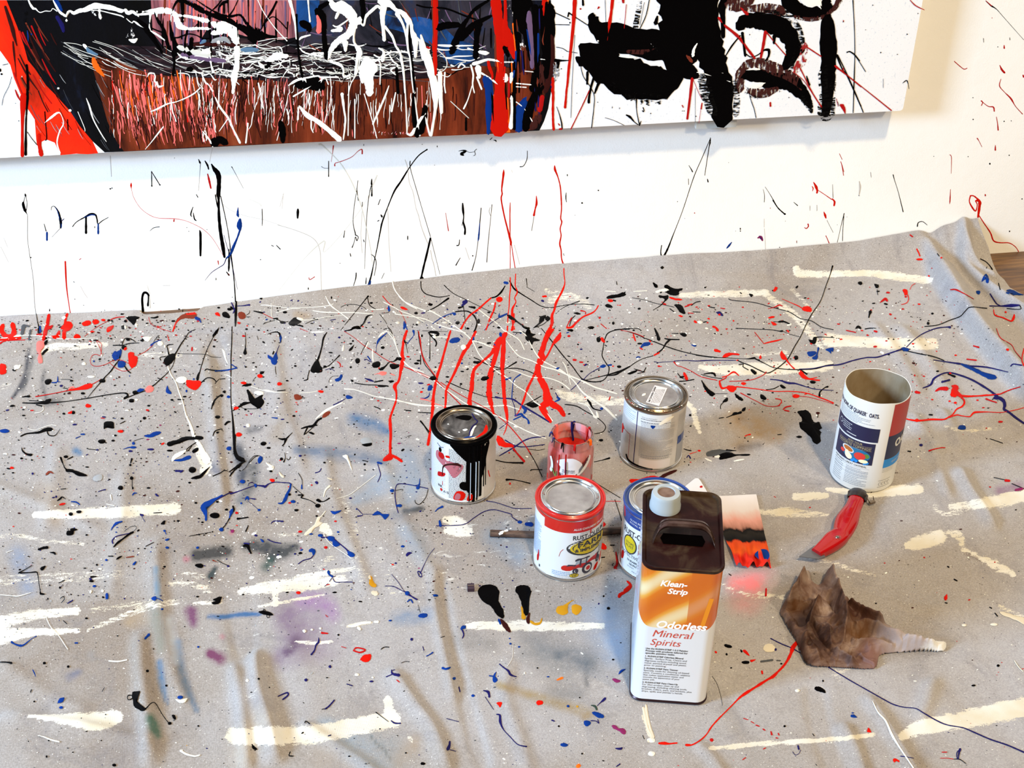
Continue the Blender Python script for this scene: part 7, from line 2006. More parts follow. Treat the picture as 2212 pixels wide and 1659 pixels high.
r12 1590,475,4 1650,460,9 1695,440,14 1725,450,8
bR1 1590,560 1620,545 1652,548 1640,562 1600,568
bK2 1680,600 1710,588 1745,590 1795,615 1785,622 1740,605 1700,608
K5 1680,600 1640,598
R24 1620,600,8 1645,620,30 1665,625,14
bR1 1765,680 1778,678 1792,698 1780,702
r7 1460,700 1545,805 
R18 1545,810,6 1600,795,14 1670,780,14 1730,765,4
bK1 975,270 1000,262 990,280
bK1 1408,330 1445,340 1430,365 1415,350
K9 1320,320 1335,330
K7 140,215 145,245
K6 1210,380 1250,395 1400,408 1500,425 1600,455 1700,480 1800,510 1900,570 2000,590 2100,650 2212,675
K7 2205,65,14 2180,150,7 2140,260,7 2090,400,7 2010,520,8 1950,630,8 1900,740,8 1840,840,9 1780,950,9 1720,1010,9 1650,1060,9 1580,1090,9 1500,1060 1420,1020 1340,990 1300,970
R20 1300,965,12 1290,970
n10 690,975,6 800,970,8 900,975,8 1000,970,10 1150,968,7 1280,968,7
K6 900,920 1050,940 1200,945 1380,955 1460,945,24
K10 1460,950,14 1560,1000,7 1650,1040,7 1800,1055,8 1950,1055,10 2050,1045,12 2140,1020,12 2212,1010,12
bR2 1155,930 1180,905 1230,895 1310,905 1305,922 1250,915 1200,935 1160,942
bR1 1070,865 1100,860 1140,885 1110,890 1080,885
R24 1515,925,14 1515,945,26
R20 1720,875,4 1720,910,34 1750,940,24 1790,1000,12 1840,1050,12
bR1 1705,905 1740,915 1760,950 1740,965 1712,945
bK1 1840,925 1870,925 1875,955 1850,965 1840,950
bB2 1962,890 2000,880 2045,885 2050,905 2010,930 1975,925
B14 2070,850,20 2060,900,12 2045,940,40 2020,945,24
bB2 2135,865 2170,852 2212,848 2212,885 2195,880 2190,905 2170,885
bK2 1975,770 2010,785 2020,750 2050,745 2050,790 2030,812 1995,800
K8 2030,755,14 2080,745,8 2212,750,4
r8 -10,620 45,665
K7 120,675 250,665 340,665 375,685,9
r7 180,680,5 280,700,6 340,720,7 400,745,8 
K8 240,690,6 340,725,7 420,760,8 500,790,9 600,830,9 700,865,9 830,900,8 960,925,8 1100,940,6
R14 300,720 320,780,14
R14 455,780 465,790
K14 670,710,6 730,712,8 
bK1 745,712 790,705 812,725 800,742 770,738
K9 600,760,10 650,768,14 740,770,10
K10 650,770,20 610,810,16 580,860,12 530,900,16
R18 545,895,20 500,920,14
K6 490,925,8 400,950,6 320,990,7 250,1040,8 180,1080,10 130,1105,16 60,1115,9 
K14 505,665 530,720,24 545,770,34
bB1 365,845 400,800 455,795 465,815 440,830 400,835 372,855
R14 365,850,14 390,865,10
bB1 850,815 880,825 905,822 895,838 870,832
B12 330,945 345,935 365,940
n6 500,980 540,990 580,985
n6 580,985,5 700,980,5 
bK2 245,1100 260,1085 330,1060 340,1070 280,1100 
K9 310,1050 370,1070 400,1075 420,1040,10
K7 340,1095 410,1080
r8 690,985,14 720,1020,6 760,1030,7 850,1070,7 950,1125,7 1100,1160,8
K6 950,1105 1050,1130 1150,1145
K12 975,1100,10 1030,1090,14 1070,1095,20 1085,1120,14
K14 1430,1060,24 1465,1090,34
K8 1310,1010 1350,1005 1350,1030 1400,1060
R10 1150,1130,10 1200,1115,10 1260,1080,16 1310,1115,8
r8 1120,1170,10 1180,1140,10 1190,1125
bK3 950,1155 975,1190 1000,1220 1040,1260 1085,1285 1070,1305 1040,1310 1000,1270 970,1220
K4 1085,1288 1200,1285
R24 1125,1165,14 1130,1200,20 1150,1235,20 1200,1225,14
bR3 1195,1215 1230,1210 1285,1220 1285,1245 1255,1270 1230,1270 1200,1245
R9 1285,1220,12 1380,1230,10 1500,1245,8 1650,1265,8 1800,1265,8 1950,1280,9 2100,1330,10 2212,1375,12
bR1 1330,1185 1350,1175 1380,1188 1360,1205 1338,1200
r7 1220,1170 1350,1165 1450,1150 1540,1110 1570,1080,12
R24 785,1090,20 800,1120,30 812,1150,30
K8 725,1095,8 750,1125,8 780,1145,6 830,1160,8
K10 740,1170 800,1165 880,1152
K10 750,1130,20 780,1125,16
bK1 1700,1210 1720,1200 1760,1230 1730,1238
K8 1570,1250 1640,1240 1690,1215
n12 1610,1150,8 1700,1160,12 1780,1185,20 1850,1190,14 1950,1220,9 2050,1245,7 2212,1255,6
bR2 1820,1305 1845,1292 1885,1298 1885,1320 1850,1328 1825,1320
r7 1885,1310,6 2000,1325,5 2212,1385,5
r8 1325,1280,10 1400,1320,7 1480,1360,6 1560,1400,6 1640,1410,6 1700,1400,9
r10 1660,1335,10 1710,1345,9 1715,1370,9 1690,1400,9
K30 1275,1290,14 1300,1320,30 1340,1345,26
K30 1520,1300,14 1530,1320,34 1560,1340,20
bK1 1515,1295 1545,1300 1575,1335 1550,1348 1520,1330
bK1 1155,1360 1190,1325 1205,1330 1200,1360 1165,1370
K7 1165,1365,9 1135,1400,7 1135,1430,8
K24 1120,1522,8 1165,1515,8
K9 1190,1515,8 1240,1495,10 1270,1478,30 1300,1475,20 1330,1465,26 
K26 1340,1450,14 1355,1440,30 1370,1422,14
r12 1730,1440,8 1760,1415,14 1810,1405,10
r12 1745,1445 1790,1455
K20 840,1492,20 845,1492,26
R8 1900,1070,20 1950,1130,20 2000,1150,14 2080,1160,14
R20 1890,1090,24 1930,1130,26 1990,1145,14 2055,1130,6
K14 1890,1055 1960,1100,14
bK1 1988,1170 2015,1160 2045,1175 2030,1190 2000,1188
K16 2080,1310,20 2085,1270,14 2130,1230,10 2160,1220,20
F 1460 840 6.379
bK4 1675,330 1700,305 1760,300 1790,290 1830,320 1855,350 1870,400 1895,450 1935,470 1975,460 1995,510 2010,545 1970,570 2005,605 1990,620 1990,680 1995,720 1945,765 1890,735 1855,670 1790,610 1720,550 1700,470 1735,450 1725,390
G30 1760,380,20 1800,450,40 1850,520,30
bM2 1930,330 1965,320 1985,340 1950,355
K10 1960,350 1950,400
bG3 415,895 440,870 500,850 600,835 700,850 780,860 720,880 620,905 520,930 440,935
bK3 590,900 660,870 760,880 830,905 960,900 1020,905 1000,925 840,925 740,955 650,975 600,975
K16 700,850,30 830,855,8
W14 540,940,20 590,935,40
bR2 945,655 985,630 1030,622 1030,640 990,645 960,660
K16 1660,665,10 1690,665,34 1725,665,24
K10 1400,635 1455,630
bR1 295,855 320,842 345,855 325,870
R8 190,900,10 290,870,7
K12 110,830,8 150,845,14 210,855,14
n20 150,950,14 175,920,14 200,960,20
sK 950,680,10,8 992,725,10,8 752,477,16,8 1192,320,10,7 870,418,8,7 175,1052,8,10 380,1017,8,6
W18 400,960,10 440,980,24 490,1000,14
W16 800,1000,14 870,985,24 940,975,10
r8 1350,1485 1375,1500
W9 1440,1645 1500,1645 1570,1635
F 1640 380 3.456
K20 745,800,20 758,803,28
K20 862,810,8 880,825,34
K4 880,850 885,890
bR2 1070,855 1090,845 1108,860 1105,890 1085,892 1078,870
R6 1108,890,8 1115,920,6 1100,950,5 1060,962,4
R6 1125,850,4 1140,820 1165,805
r9 905,945,6 940,920,20 955,935,14
K12 935,955 955,960
K14 830,1015,24 822,1040,12 818,1060,8
K14 720,1140,8 740,1128,20 758,1140,12
K7 790,1145 830,1138 870,1140
r14 860,1160 878,1165
r8 650,1155 720,1170
K6 1235,1125 1330,1115 1420,1080 1500,1050 1540,1010 1580,980 1700,990
n12 1425,1132,20 1400,1130,8 1320,1140,8 1220,1180,7 1150,1230,6 1100,1280,6
bB2 1055,1290 1080,1280 1115,1290 1115,1308 1080,1310
n14 1080,1290,14 1020,1310,10 960,1330,9 880,1355,9 800,1358,8 700,1380,9 600,1410,9 500,1420,9 400,1440,8 300,1445,8
K7 1110,1310 1200,1330 1300,1350 1380,1380,6
n14 1300,1375,5 1400,1390,8 1500,1405,14
bB3 1490,1400 1550,1410 1620,1440 1700,1475 1770,1495 1760,1520 1710,1515 1640,1480 1560,1440
n12 1550,1420,12 1700,1430,10 1860,1465,6
n14 1220,1585,6 1280,1560,14 1310,1510,14 1400,1470,10 1500,1490,12 1600,1530,14 1700,1590,14 1780,1645,14
K14 1410,1480,10 1460,1500,16
n14 1365,1540 1420,1525,14
r24 1315,1610,8 1350,1590,24 1400,1590,30
R24 1440,1570,14 1470,1580,40 1450,1600,30 1440,1640,30
R14 1460,1600,20 1500,1640,14 1600,1645,10 1700,1640,10 1800,1630,8
r9 1800,1630,9 1870,1600,8 1950,1575,7
r20 1160,1490,14 1160,1492
r14 1170,1615,20 1195,1620
bB1 1660,790 1680,740 1700,735 1715,770 1710,800 1695,795 1700,760 1685,770
bB2 1850,850 1900,855 1950,880 1977,890 1940,892 1900,890 1850,880
n8 1725,880 1770,950 1800,970
n10 1720,972,8 1800,972,8 1880,968,24 1945,965,9
K6 1945,965 1950,995 1850,990
bB1 1620,860 1650,860 1645,885 1625,880
r8 1430,850 1470,850,12 1530,880,6 1600,920,5
R8 1750,1000,6 1760,1040,8 1820,1060,9 1880,1085,10 1900,1060,20 1905,1035,8
K6 1650,620 1690,640 1720,670 1740,700,9
K5 1700,680 1695,690
K6 1785,800 1800,850
R9 1175,545,9 1190,575,10 1200,600,8
bR1 1170,622 1200,615 1225,625 1190,632
sR 1360,612,7,6 1268,748,8,6 1290,690,4,4
r9 1125,440 1145,455
K5 1330,580 1345,600
r9 1600,1270 1640,1280,14
R5 1770,1140 1800,1210 1880,1260 1910,1310 1960,1370
R9 1977,1290 1960,1370,9 1977,1420
n9 1880,1420,9 1900,1405 1960,1415
sR 1855,1298,12,9 1840,1018,9,7 1425,1475,10,7
r10 1550,1370 1620,1378
K6 1260,1100,20 1262,1105,20
F 1900 840 3.606
R20 580,20,30 600,40,30 580,60,20
R12 600,20,20 640,55,14 700,62,10 840,48,8
R9 610,50,14 650,80,12 660,110,14 640,140,12 600,160,10 570,200,10 540,220,10 500,240,12 400,240,14 290,250,14 190,232,10
sR 290,247,16,14 590,110,12,9 410,85,8,6 762,90,9,6
R9 540,225,8 600,205,9 640,212,7 700,218,8 720,200,12 740,185,14 790,182,10 850,182,6 950,185,5 1050,168,5 1125,148,5
r9 830,80,14 860,92,10 910,108,10
bn1 885,70 905,55 940,65 925,85 895,82
n20 930,70,24 965,95,26 975,130,22 970,160,20 1010,185,16 1060,225,16 1125,270,16
n8 840,0,8 890,45,10 905,60,14
sB 640,303,32,18
bB1 612,300 640,285 668,300 665,318 615,315
sn 323,440,14,10
r8 385,485,12 430,470,8 480,460,7 510,460,6
K10 385,203 410,205,12
K10 220,487 242,490
r14 930,258 955,258
R14 275,25,8 300,32,16
r14 980,715,20 1010,718,20
K5 890,692 980,712
u14 1060,790,20 1110,780,24
K6 1030,740 1125,780
r9 855,765 865,768
K5 860,390 960,425
sr 312,390,7,5 120,510,8,5
sR 515,1630,14,20
K12 530,1385,10 540,1392,10
K12 580,1485,10 605,1498,8
F 0 940 4.608
sR 118,328,20,12
sK 1200,527,26,22 1297,300,12,12 1887,475,14,10 1950,677,14,10 2135,803,50,28 1310,430,18,18 1322,530,9,14 2015,870,14,8 863,996,12,8 598,1520,12,11 965,1293,12,10 1637,1312,14,9 1775,857,16,9 1735,858,8,7 785,765,26,14 705,788,22,16 1480,528,20,8 960,1605,9,6 1738,1157,10,7 318,250,9,9 130,377,14,7
K12 1312,240,20 1300,280,10
K7 1315,440,6 1315,520,7
bK1 1885,330 1915,318 1950,335 1945,365 1910,378 1880,360
bK2 1900,430 1950,410 2000,400 2095,310 2030,400 1990,430 1940,442
K14 608,225,14 622,270,10 640,320,10 665,350,20
bK2 655,345 700,338 740,350 800,370 860,395 865,410 810,412 760,400 720,375 660,365
bm1 455,390 480,362 510,360 535,388 500,378 470,400
K7 570,655,9 600,635,20 620,618,10 655,640,5
n14 325,385,24 326,386
B12 710,665,10 760,670,14 795,695,10
bg2 925,430 960,400 1010,395 1020,430 990,458 940,458
n8 980,565 1020,550 1050,545,14
K7 605,540 655,535
n24 560,615 561,616
B12 1320,600 1335,580,14 1365,580,6
n16 1550,590 1575,608
bn1 1545,590 1560,585 1575,610 1555,608
K8 1530,778 1610,772,8
K16 1610,885,20 1640,860,20
bK1 1608,880 1630,852 1642,860 1640,888 1620,892
n16 1400,795,20 1425,800 
n5 1410,810 1445,865
B14 1105,950,6 1130,910,14 1160,880,24 1215,862,14
K7 1215,862 1160,880
bK2 660,980 670,955 700,950 700,935 740,928 775,945 740,955 730,985 700,1002 670,998
K6 675,930 680,950
K22 1130,1118,8 1170,1075,20 1230,1030,16 1290,985,20 1325,968,20
n9 1125,1080,14 1120,1050,12 1160,1010,9 1240,990,8 1310,975,5
K4 1240,960 1300,915 1350,910 1355,935 1300,985
bB2 2200,610 2100,660 2060,690 2050,740 2065,820 2060,850 2040,850 2035,800 2000,740 2010,690 2080,650
B14 2110,660,14 2212,600,16
bB1 1640,1045 1670,1030 1690,1035 1665,1055
sB 1638,955,14,10 1665,1122,20,12 1967,1122,16,12 942,1505,20,12 1060,1245,14,10 2200,940,20,14
B8 1645,965 1655,990
bB1 1318,1290 1345,1260 1360,1265 1340,1295
B30 1065,1585,26 1065,1625,30
K16 410,1340,14 430,1325,24 450,1308,14
bK1 400,1335 415,1312 455,1305 440,1335 418,1350
K6 320,1298,6 240,1345,8 190,1370,9
K10 185,1375,12 300,1370,10 360,1365,12 375,1385,10 385,1450,7 400,1550,9 405,1580,20 440,1585,12
K9 500,1170,8 540,1175,20 550,1190,14
K12 385,1140,20 430,1125,24 470,1120,30 
bK1 1155,1240 1180,1212 1218,1205 1180,1235
m10 1258,1220 1330,1210,14
K9 1080,1208 1125,1208,12
bK2 1940,1295 1970,1280 2010,1285 2025,1305 2000,1325 1960,1315
K5 1880,1010 1980,990,6 2100,970
sK 1982,992,12,7 2115,965,8,6
K7 1450,1110 1530,1070
K16 905,1415,20 960,1408,8
sK 912,1455,24,12 495,1497,10,6 845,1327,14,6
K7 585,1475 645,1445,8
W9 0,1592,8 100,1600,8 180,1605,10 260,1585,8 310,1570,4
bW1 890,1560 905,1545 918,1560 900,1580
W14 1020,1550,24 1022,1555,30
W5 60,1170 120,1150 
W8 1100,600,14 1110,650,8
W8 1060,690 1140,705
n20 1750,358 1810,360,20
K8 1730,355 1760,358
bn1 1790,365 1810,350 1830,355 1800,378
bB1 1510,1620 1545,1605 1560,1625 1545,1650 1515,1640
B7 1545,1620 1600,1640 1620,1655
F 460 940 4.608
K20 215,0,30 215,150,24 230,210,30 270,245,34 310,260,30
bK2 215,330 240,300 290,265 330,262 290,290 270,320 235,345
K16 230,320,16 160,370,10 
K14 235,330,14 190,380,14 168,412,10
K8 0,410,9 70,380,8 110,355,8 150,360,6
K5 290,355 330,320 370,250 410,210 450,205
bB1 445,265 455,225 490,215 492,240 465,270
bB2 270,455 300,445 325,462 305,482 275,475
n12 0,665,12 80,620,14 160,580,10 180,585,14 260,560,8 340,530,8 420,505,9 500,510,20 520,515,24 560,485,10 620,470,8 700,475,9 760,480,10 780,495,14
B30 775,490,20 765,540,20 740,590,30 720,640,34 690,680,20 650,680,10
n5 350,510 360,480 400,478 420,505
bB1 410,490 435,490 440,515 420,522
bR1 565,440 600,438 615,455 600,472 575,462
n5 290,630 350,630 420,640,14
B8 320,650 340,620,24 355,640
n4 345,655 450,740
sB 460,747,16,12 283,680,10,10 798,663,26,16 86,942,24,20 1070,1000,26,16 1247,967,14,9 977,987,20,8 1890,1110,20,12
sr 763,677,14,9 1220,860,14,8 868,963,22,12 1123,1120,18,14 236,777,16,12 850,1570,22,16 983,500,9,7 1263,545,6,4
bK1 200,740 190,710 205,705 218,740 205,770
bB2 165,790 180,740 205,735 205,765 180,810 160,840
K7 165,830,12 130,890,8 100,925,10
sK 135,743,18,12 25,803,40,26 830,749,24,12 682,240,18,16 577,362,16,10 45,667,14,10 500,88,26,18 763,593,16,12 1033,808,12,9 1110,276,12,9 1510,293,12,10 1513,350,12,5 1043,705,28,20 870,1177,20,12
K12 245,835,24 290,830,12 350,820,12
K12 350,910,9 328,960,14
u24 190,960,34 200,955,30
bB1 470,1035 500,1045 510,1065 490,1068
n9 545,1040 600,1065 680,1080 
n12 580,885,10 600,862,10 640,858,12 700,862,16
K10 1160,630,12 1110,660,9 1070,665,10
K18 1035,650,20 1070,660,24
bK1 1028,648 1050,635 1080,660 1060,672
K8 850,600,14 900,600,12 880,625,12 960,650,6 1020,685,8
K5 795,510 850,560 900,600
K6 850,380 880,430 890,470 885,520
B14 885,500 885,535,20
n9 1020,378,10 1060,365,8 1080,335,9
bn1 1015,470 1035,460 1050,478 1035,492
sn 870,208,14,8 1370,630,14,8 818,1185,12,9
K5 715,180,6 720,230,6 705,270,14
K6 735,235 750,250 775,225
B14 1640,275,20 1680,285,20
n8 1640,290 1655,340 1668,400 1640,470,8
K8 1490,255 1540,265
n9 1845,775,9 1825,700,9 1812,600,9 1820,520,9 1850,488,9 1950,495,8 2050,515,8 2140,535,8
K6 2140,545 2120,620 2060,690 2020,680 2010,650
B14 2060,440,6 2055,490,14 2040,530,34
B14 1830,705,20 1870,705,34
sB 1783,555,22,16
K4 1810,555 1860,545 1890,545 1880,560
bB2 1170,755 1200,765 1270,750 1275,758 1240,780 1200,790
n7 1430,730 1470,770 1490,800 1440,810,14
n4 1490,790 1600,790
bB2 1585,800 1620,765 1650,760 1690,785 1755,790 1740,820 1710,845 1690,815 1650,790 1610,800
bB2 1135,1020 1170,1005 1210,1020 1210,1050 1180,1060 1150,1045
n14 1080,1022 1140,1020
bB2 1190,1060 1230,1050 1265,1095 1240,1110 1200,1115
n14 1210,1040,14 1270,1090,12 1330,1140,12 1360,1180,24
bB2 1340,1150 1370,1160 1410,1185 1405,1212 1370,1215 1345,1190
bw2 905,995 940,950 1000,900 1030,850 1040,820 1070,815 1060,860 1085,875 1060,900 1010,930 980,970 930,1000
w9 1070,820 1120,760
w14 1160,510,20 1120,550,14 1100,620,8
w14 660,375,10 680,405,20 700,420
W24 530,280,10 570,310,30 590,330,40 545,340,20
W6 1100,980 1130,1040 1190,1100 1280,1160 1380,1230
bW2 1290,210 1335,200 1350,240 1370,290 1385,360 1360,310 1330,250
w14 1140,430,10 1180,445,14
W5 1230,635 1350,600 1450,530 1620,400
bB2 955,1145 985,1128 1015,1140 1022,1170 1000,1205 985,1170 960,1165
n9 1000,1200 970,1230 900,1250 850,1285
n5 1780,1390 1840,1460 1900,1550 1920,1560
n7 1715,1505 1800,1510 1880,1550 1930,1575 1990,1620 2030,1640,14
sB 1935,1578,24,22
n6 2205,1130,5 2150,1200,5 2100,1300,6 2070,1370,9
n10 2060,1370 2080,1390 2075,1415 2050,1400 2040,1360 2065,1365
bn1 1920,1190 1950,1165 1985,1175 1960,1190 1930,1210
n7 1160,1460 1190,1420 1220,1405 
n8 1195,1430,8 1220,1465,8 1300,1465,7 1390,1465,9
B24 1150,1360,30 1160,1390,20 1190,1410,20
n6 1145,1480 1110,1510
r8 1130,1495 1160,1490
bK2 0,1640 50,1615 90,1612 60,1635 40,1659
m24 0,1250,14 50,1270,0
K6 40,1245 100,1280 150,1300
sn 152,1307,14,9
K20 300,1110,14 340,1100,40 360,1140,24 380,1180,14
n14 310,1080 360,1085 
Y40 1570,1420,30 1580,1480,50 1610,1500,40
w30 1560,1410,34 1570,1440,24
w40 1590,1570,40 1620,1580,50
w40 1630,1150,40 
F 0 1280 4.378
bK2 1255,945 1285,935 1325,935 1315,965 1290,1000 1285,1040 1310,1080 1350,1100 1385,1105 1350,1125 1320,1110 1270,1080 1260,1030 1250,990
K10 1250,975,9 1215,975,8 1205,1000,8 1220,1018,8 1250,1005,9
K9 1360,1115,16 1390,1090,10 1420,1055,8 1450,1042,7 1480,1065,7 1530,1150,7 1590,1230,8
sK 1605,1240,18,14 1575,882,12,10 1393,744,14,12 420,670,16,12 645,703,12,12 818,246,14,9 325,1033,9,8 1877,1265,10,8 1080,1635,20,14 1000,1157,8,5 1453,537,7,7 1112,413,9,6 442,1555,9,12 462,1403,9,7 270,1410,6,6 643,1475,7,5 188,622,5,5 166,349,7,5 112,320,6,5 453,62,7,9 740,30,7,6
bK2 1625,1165 1650,1160 1665,1185 1660,1205 1640,1195
bK1 2000,95 2040,90 2070,55 2098,42 2090,70 2080,100 2040,115 2010,110
B14 110,470,24 140,490,14 190,505,20 230,495,14 300,440,6 345,415,10
K14 0,660,9 60,662,12 110,670,20
B30 555,1040,20 580,1020,44 600,1005,24
B14 570,1090,24 590,1088,24
sB 1015,35,14,26 1705,993,26,16 1533,160,12,9 1877,517,12,9
K7 300,920,9 290,945
B10 310,735 325,765 338,800,4
B20 1370,440,20 1410,400,26
B10 710,480,14 735,480,14
K7 600,270 635,300
K8 380,10 400,20 420,20
W12 360,1355,8 420,1370,12 480,1395,16 560,1415,14
W8 440,250 480,330 560,420 620,510 640,540
W14 1030,650 1120,655 1200,640
bW2 1660,1010 1700,1020 1770,1000 1750,1040 1700,1045
W14 1710,1500,24 1760,1530,20 1840,1550,14 1890,1540
Y20 1765,1450,10 1766,1451
n10 640,105 690,75
K6 570,60 600,40 610,65 580,100
K5 965,940 990,900
F 460 1280 4.378
bK2 430,185 475,170 490,175 545,190 570,215 540,220 500,215 460,205
K6 480,175 480,160 500,175
K6 510,215 515,240 535,235 530,215
K6 355,160 365,165
n14 1000,430,6 1000,470,20 975,500,16 960,550,14 930,590,18
sn 1107,703,14,14 880,830,18,14 1500,843,20,9 1880,445,14,14
n9 1265,868 1320,885,9
n14 1130,1040,10 1150,1018,12 1100,1075,14 1060,1105,12
K7 1030,1108 1080,1100
n14 1690,735,8 1700,770,20 1760,785,30
n9 1640,800 1700,775
n8 1720,735 1700,740
bB2 1940,220 1975,200 2025,205 2025,230 1990,242 1955,238
K4 1940,120 1960,190
sB 1677,268,18,8 2178,718,16,12 2105,30,24,12
n12 1835,10,30 1880,40,12 1935,68,9
B12 1840,90 1870,70,14 1890,100
r9 1330,550,9 1360,525,14 1440,545,14 1390,570,14 1330,552
bR3 1390,635 1430,595 1490,585 1495,625 1455,660 1410,650
r9 1030,385,20 1085,390,14
r6 1215,515 1260,528
r6 1065,215 1085,235
r9 1740,830 1765,850
sR 808,5,20,14
n10 615,985 700,950,14 710,975,14 660,1015,14
n7 1985,515 1995,550,9
B10 2020,605 2050,590 2080,570,14
K8 1590,540 1620,520 1665,520
K5 1780,670 1820,655 1860,658
K7 1540,1135,8 1600,1180,6 1660,1225,5
n14 1685,1215,10 1720,1238,14 1775,1240,14
K14 370,1440,9 385,1470,30 415,1485,14
n10 1090,1360 1115,1352
K9 840,1335 855,1325,14
K12 730,1510,10 720,1545,10 760,1550,10
K9 870,1235 880,1220 915,1245
sK 432,819,10,9 532,900,7,6 350,569,6,6 1187,404,10,9 1985,1620,24,14 1080,808,12,5 1825,1520,10,7 1580,1293,7,6 1745,1357,7,5 1290,1550,12,6
bW1 845,365 865,352 885,368 865,384
sW 935,355,14,9 1015,343,12,10 1362,780,22,14 1510,807,12,9 325,835,16,14
W30 1280,318,14 1330,320,24 1400,295,30 1490,285,20
W14 1375,335,30 1390,350,24
W24 1530,280,24 1560,280,24
W10 1590,705,24 
F 940 1040 4.88
bK3 452,1190 460,1135 500,1100 555,1090 610,1095 650,1120 670,1170 665,1230 640,1275 560,1300 500,1265
bK3 540,1270 590,1240 660,1250 690,1310 720,1380 722,1440 700,1445 640,1400 600,1330
bK4 845,1140 870,1105 930,1095 985,1110 1003,1140 1000,1190 975,1215 930,1225 890,1205 855,1180
bK3 900,1210 980,1200 990,1280 985,1350 975,1410 945,1412 930,1350 910,1290
F 920 1280 4.378
bK3 495,-10 560,-20 690,-20 688,60 690,100 730,160 738,240 700,235 650,180 600,120 540,80 505,40
bK2 850,-20 990,-20 985,40 975,120 968,210 925,205 920,130 895,80 870,20
M30 710,260,20 740,300,44 775,350,40 795,372,20
B14 690,260,20 705,300,20
M20 980,200,14 965,250,34 970,290,30
Y24 905,140,14 915,200,24 925,240,44
Y20 990,275,20 1030,300,24 1080,290,20 1095,250,10
bY3 1232,170 1245,135 1290,125 1330,110 1345,130 1340,160 1345,190 1310,215 1260,210 1235,195
Y14 1330,120,24 1360,95,12 1395,75,6
bY3 1378,170 1380,130 1420,115 1465,130 1470,165 1450,200 1420,215 1390,200
R24 1825,45,30 1840,20,34 1880,0,24
sB 800,487,12,9 882,517,12,8 793,438,9,6 1155,800,14,6 448,978,16,12 265,815,16,14
bB2 328,345 340,320 375,315 378,340 350,350 335,360
n14 345,360,14 358,400,12 345,435,9
bB1 155,715 185,718 232,705 225,722 195,735 165,730
n12 697,680,10 740,715,12 780,745,20 800,780,20 855,800,8
bB2 632,820 640,780 670,750 655,790 680,825 665,850 640,852
B12 600,790 635,795
bB2 1822,775 1835,740 1890,725 1860,750 1830,775
bu2 1762,820 1790,815 1838,835 1830,852 1800,855 1775,840
n14 1695,1005,24 1680,1020,24 1650,1045,9 1620,1075,6
B30 1580,1140,24 1620,1155,44 1670,1175,34
bB2 1575,1135 1600,1130 1655,1150 1672,1180 1640,1190 1595,1165
bB2 1495,1240 1500,1215 1540,1215 1560,1240 1530,1268 1505,1262
n8 1560,1215 1610,1220 1635,1240 1625,1205
e10 1565,1070,10 1600,1080,20 1615,1110,20
bR2 1043,1045 1055,1025 1095,1025 1110,1045 1095,1062 1060,1068
bu3 1755,1265 1785,1255 1820,1290 1860,1285 1890,1310 1885,1345 1850,1335 1820,1310 1780,1295
bR1 668,1045 720,1040 705,1090 690,1075
n14 670,1155,10 700,1165,20 705,1230,24 735,1300,10 800,1370,9 870,1440,9 950,1460,14
bB2 1270,1440 1300,1425 1345,1440 1330,1460 1290,1460
sB 1345,1078,14,12
bn1 1790,1475 1830,1470 1860,1468 1850,1490 1815,1490
n20 225,1415,20 220,1450,24 205,1485,34
n6 225,1490 285,1505
n6 195,1195 310,1225
n9 545,930,10 590,945,24 600,990,20
n6 560,990 600,1050 640,1110
n8 1800,1650 1835,1625,14
K6 2050,1355 2065,1390
bO1 1420,1640 1445,1620 1465,1640 1450,1659 1425,1659
O14 1240,830,14 1290,810,24
Y20 1430,1080,24 1431,1081
sK 1725,152,16,14 1257,1268,9,9 1055,717,9,7 1477,1527,9,9 1770,637,12,8 1455,997,7,7 1680,38,9,9
sW 932,765,9,9 2135,1530,30,20 2130,1400,40,24
w24 2080,1070,20 2090,1150,24 2120,1280,20 2150,1370,30
K6 140,430 175,415 
n12 1215,1220 1190,1210
n10 1815,1640 1816,1641
n14 310,900 320,940,14
l5 820,500 815,620 770,700
F 1380 1380 5.267
R20 1825,20,30 1760,90,50 1730,170,36 1690,250,30 1640,320,26 1580,380,24 1530,430,36 1460,470,24 1380,520,30 1300,570,24 1220,620,34 1150,670,22 1080,740,14 1000,820,14 910,910,16 830,1000,16 770,1090,14 710,1150,16 650,1190,16 600,1212,16 560,1213,28 535,1212,24
R20 228,1193,20 290,1192,36 340,1198,20 400,1192,16 432,1190,18
n12 1500,0,12 1620,60,12 1740,110,10 1870,185,12
sr 828,1155,22,20
bK2 968,70 1000,65 1050,80 1058,100 1030,108 985,95
sK 998,180,12,14 1050,335,12,8 1215,272,46,18 1658,998,14,12 1620,288,14,8 2095,482,9,12
G24 1390,262,24 1450,255,24 1520,245,24
G14 1570,250 1610,252
bR1 1265,245 1330,238 1300,262 1275,268
bR1 1180,140 1215,130 1260,195 1230,185
R20 1400,375,24 1405,400,20
K14 1160,130 1170,150,24
bw2 1415,110 1440,70 1500,60 1550,100 1540,140 1480,155 1430,140
sn 1462,104,14,10 1555,125,14,16
bK2 1998,560 2020,545 2060,550 2110,580 2125,620 2080,610 2020,595
K4 835,430 890,520 930,650 950,765
r9 1190,910 1240,925
r9 1275,945 1310,965
r12 1330,985 1370,1000
r14 1410,1030 1435,1045
r20 1502,1060,14 1512,1095,20
r14 1585,1080 1595,1100
r12 1560,1130 1580,1135
r9 1415,1260 1440,1245,14
r10 1180,1380 1215,1355
n14 1810,1220,20 1820,1260,20
n6 1750,1290 1780,1325 1820,1310 1840,1270
K8 1975,1085 1995,1110
w24 50,790,30 75,900,40 100,1020,30 150,1120,34 110,1165,40
sW 145,1310,40,28 1805,592,28,18
R24 870,150,20 880,160,24
K6 2010,1430 2025,1445
F 1700 1280 4.32
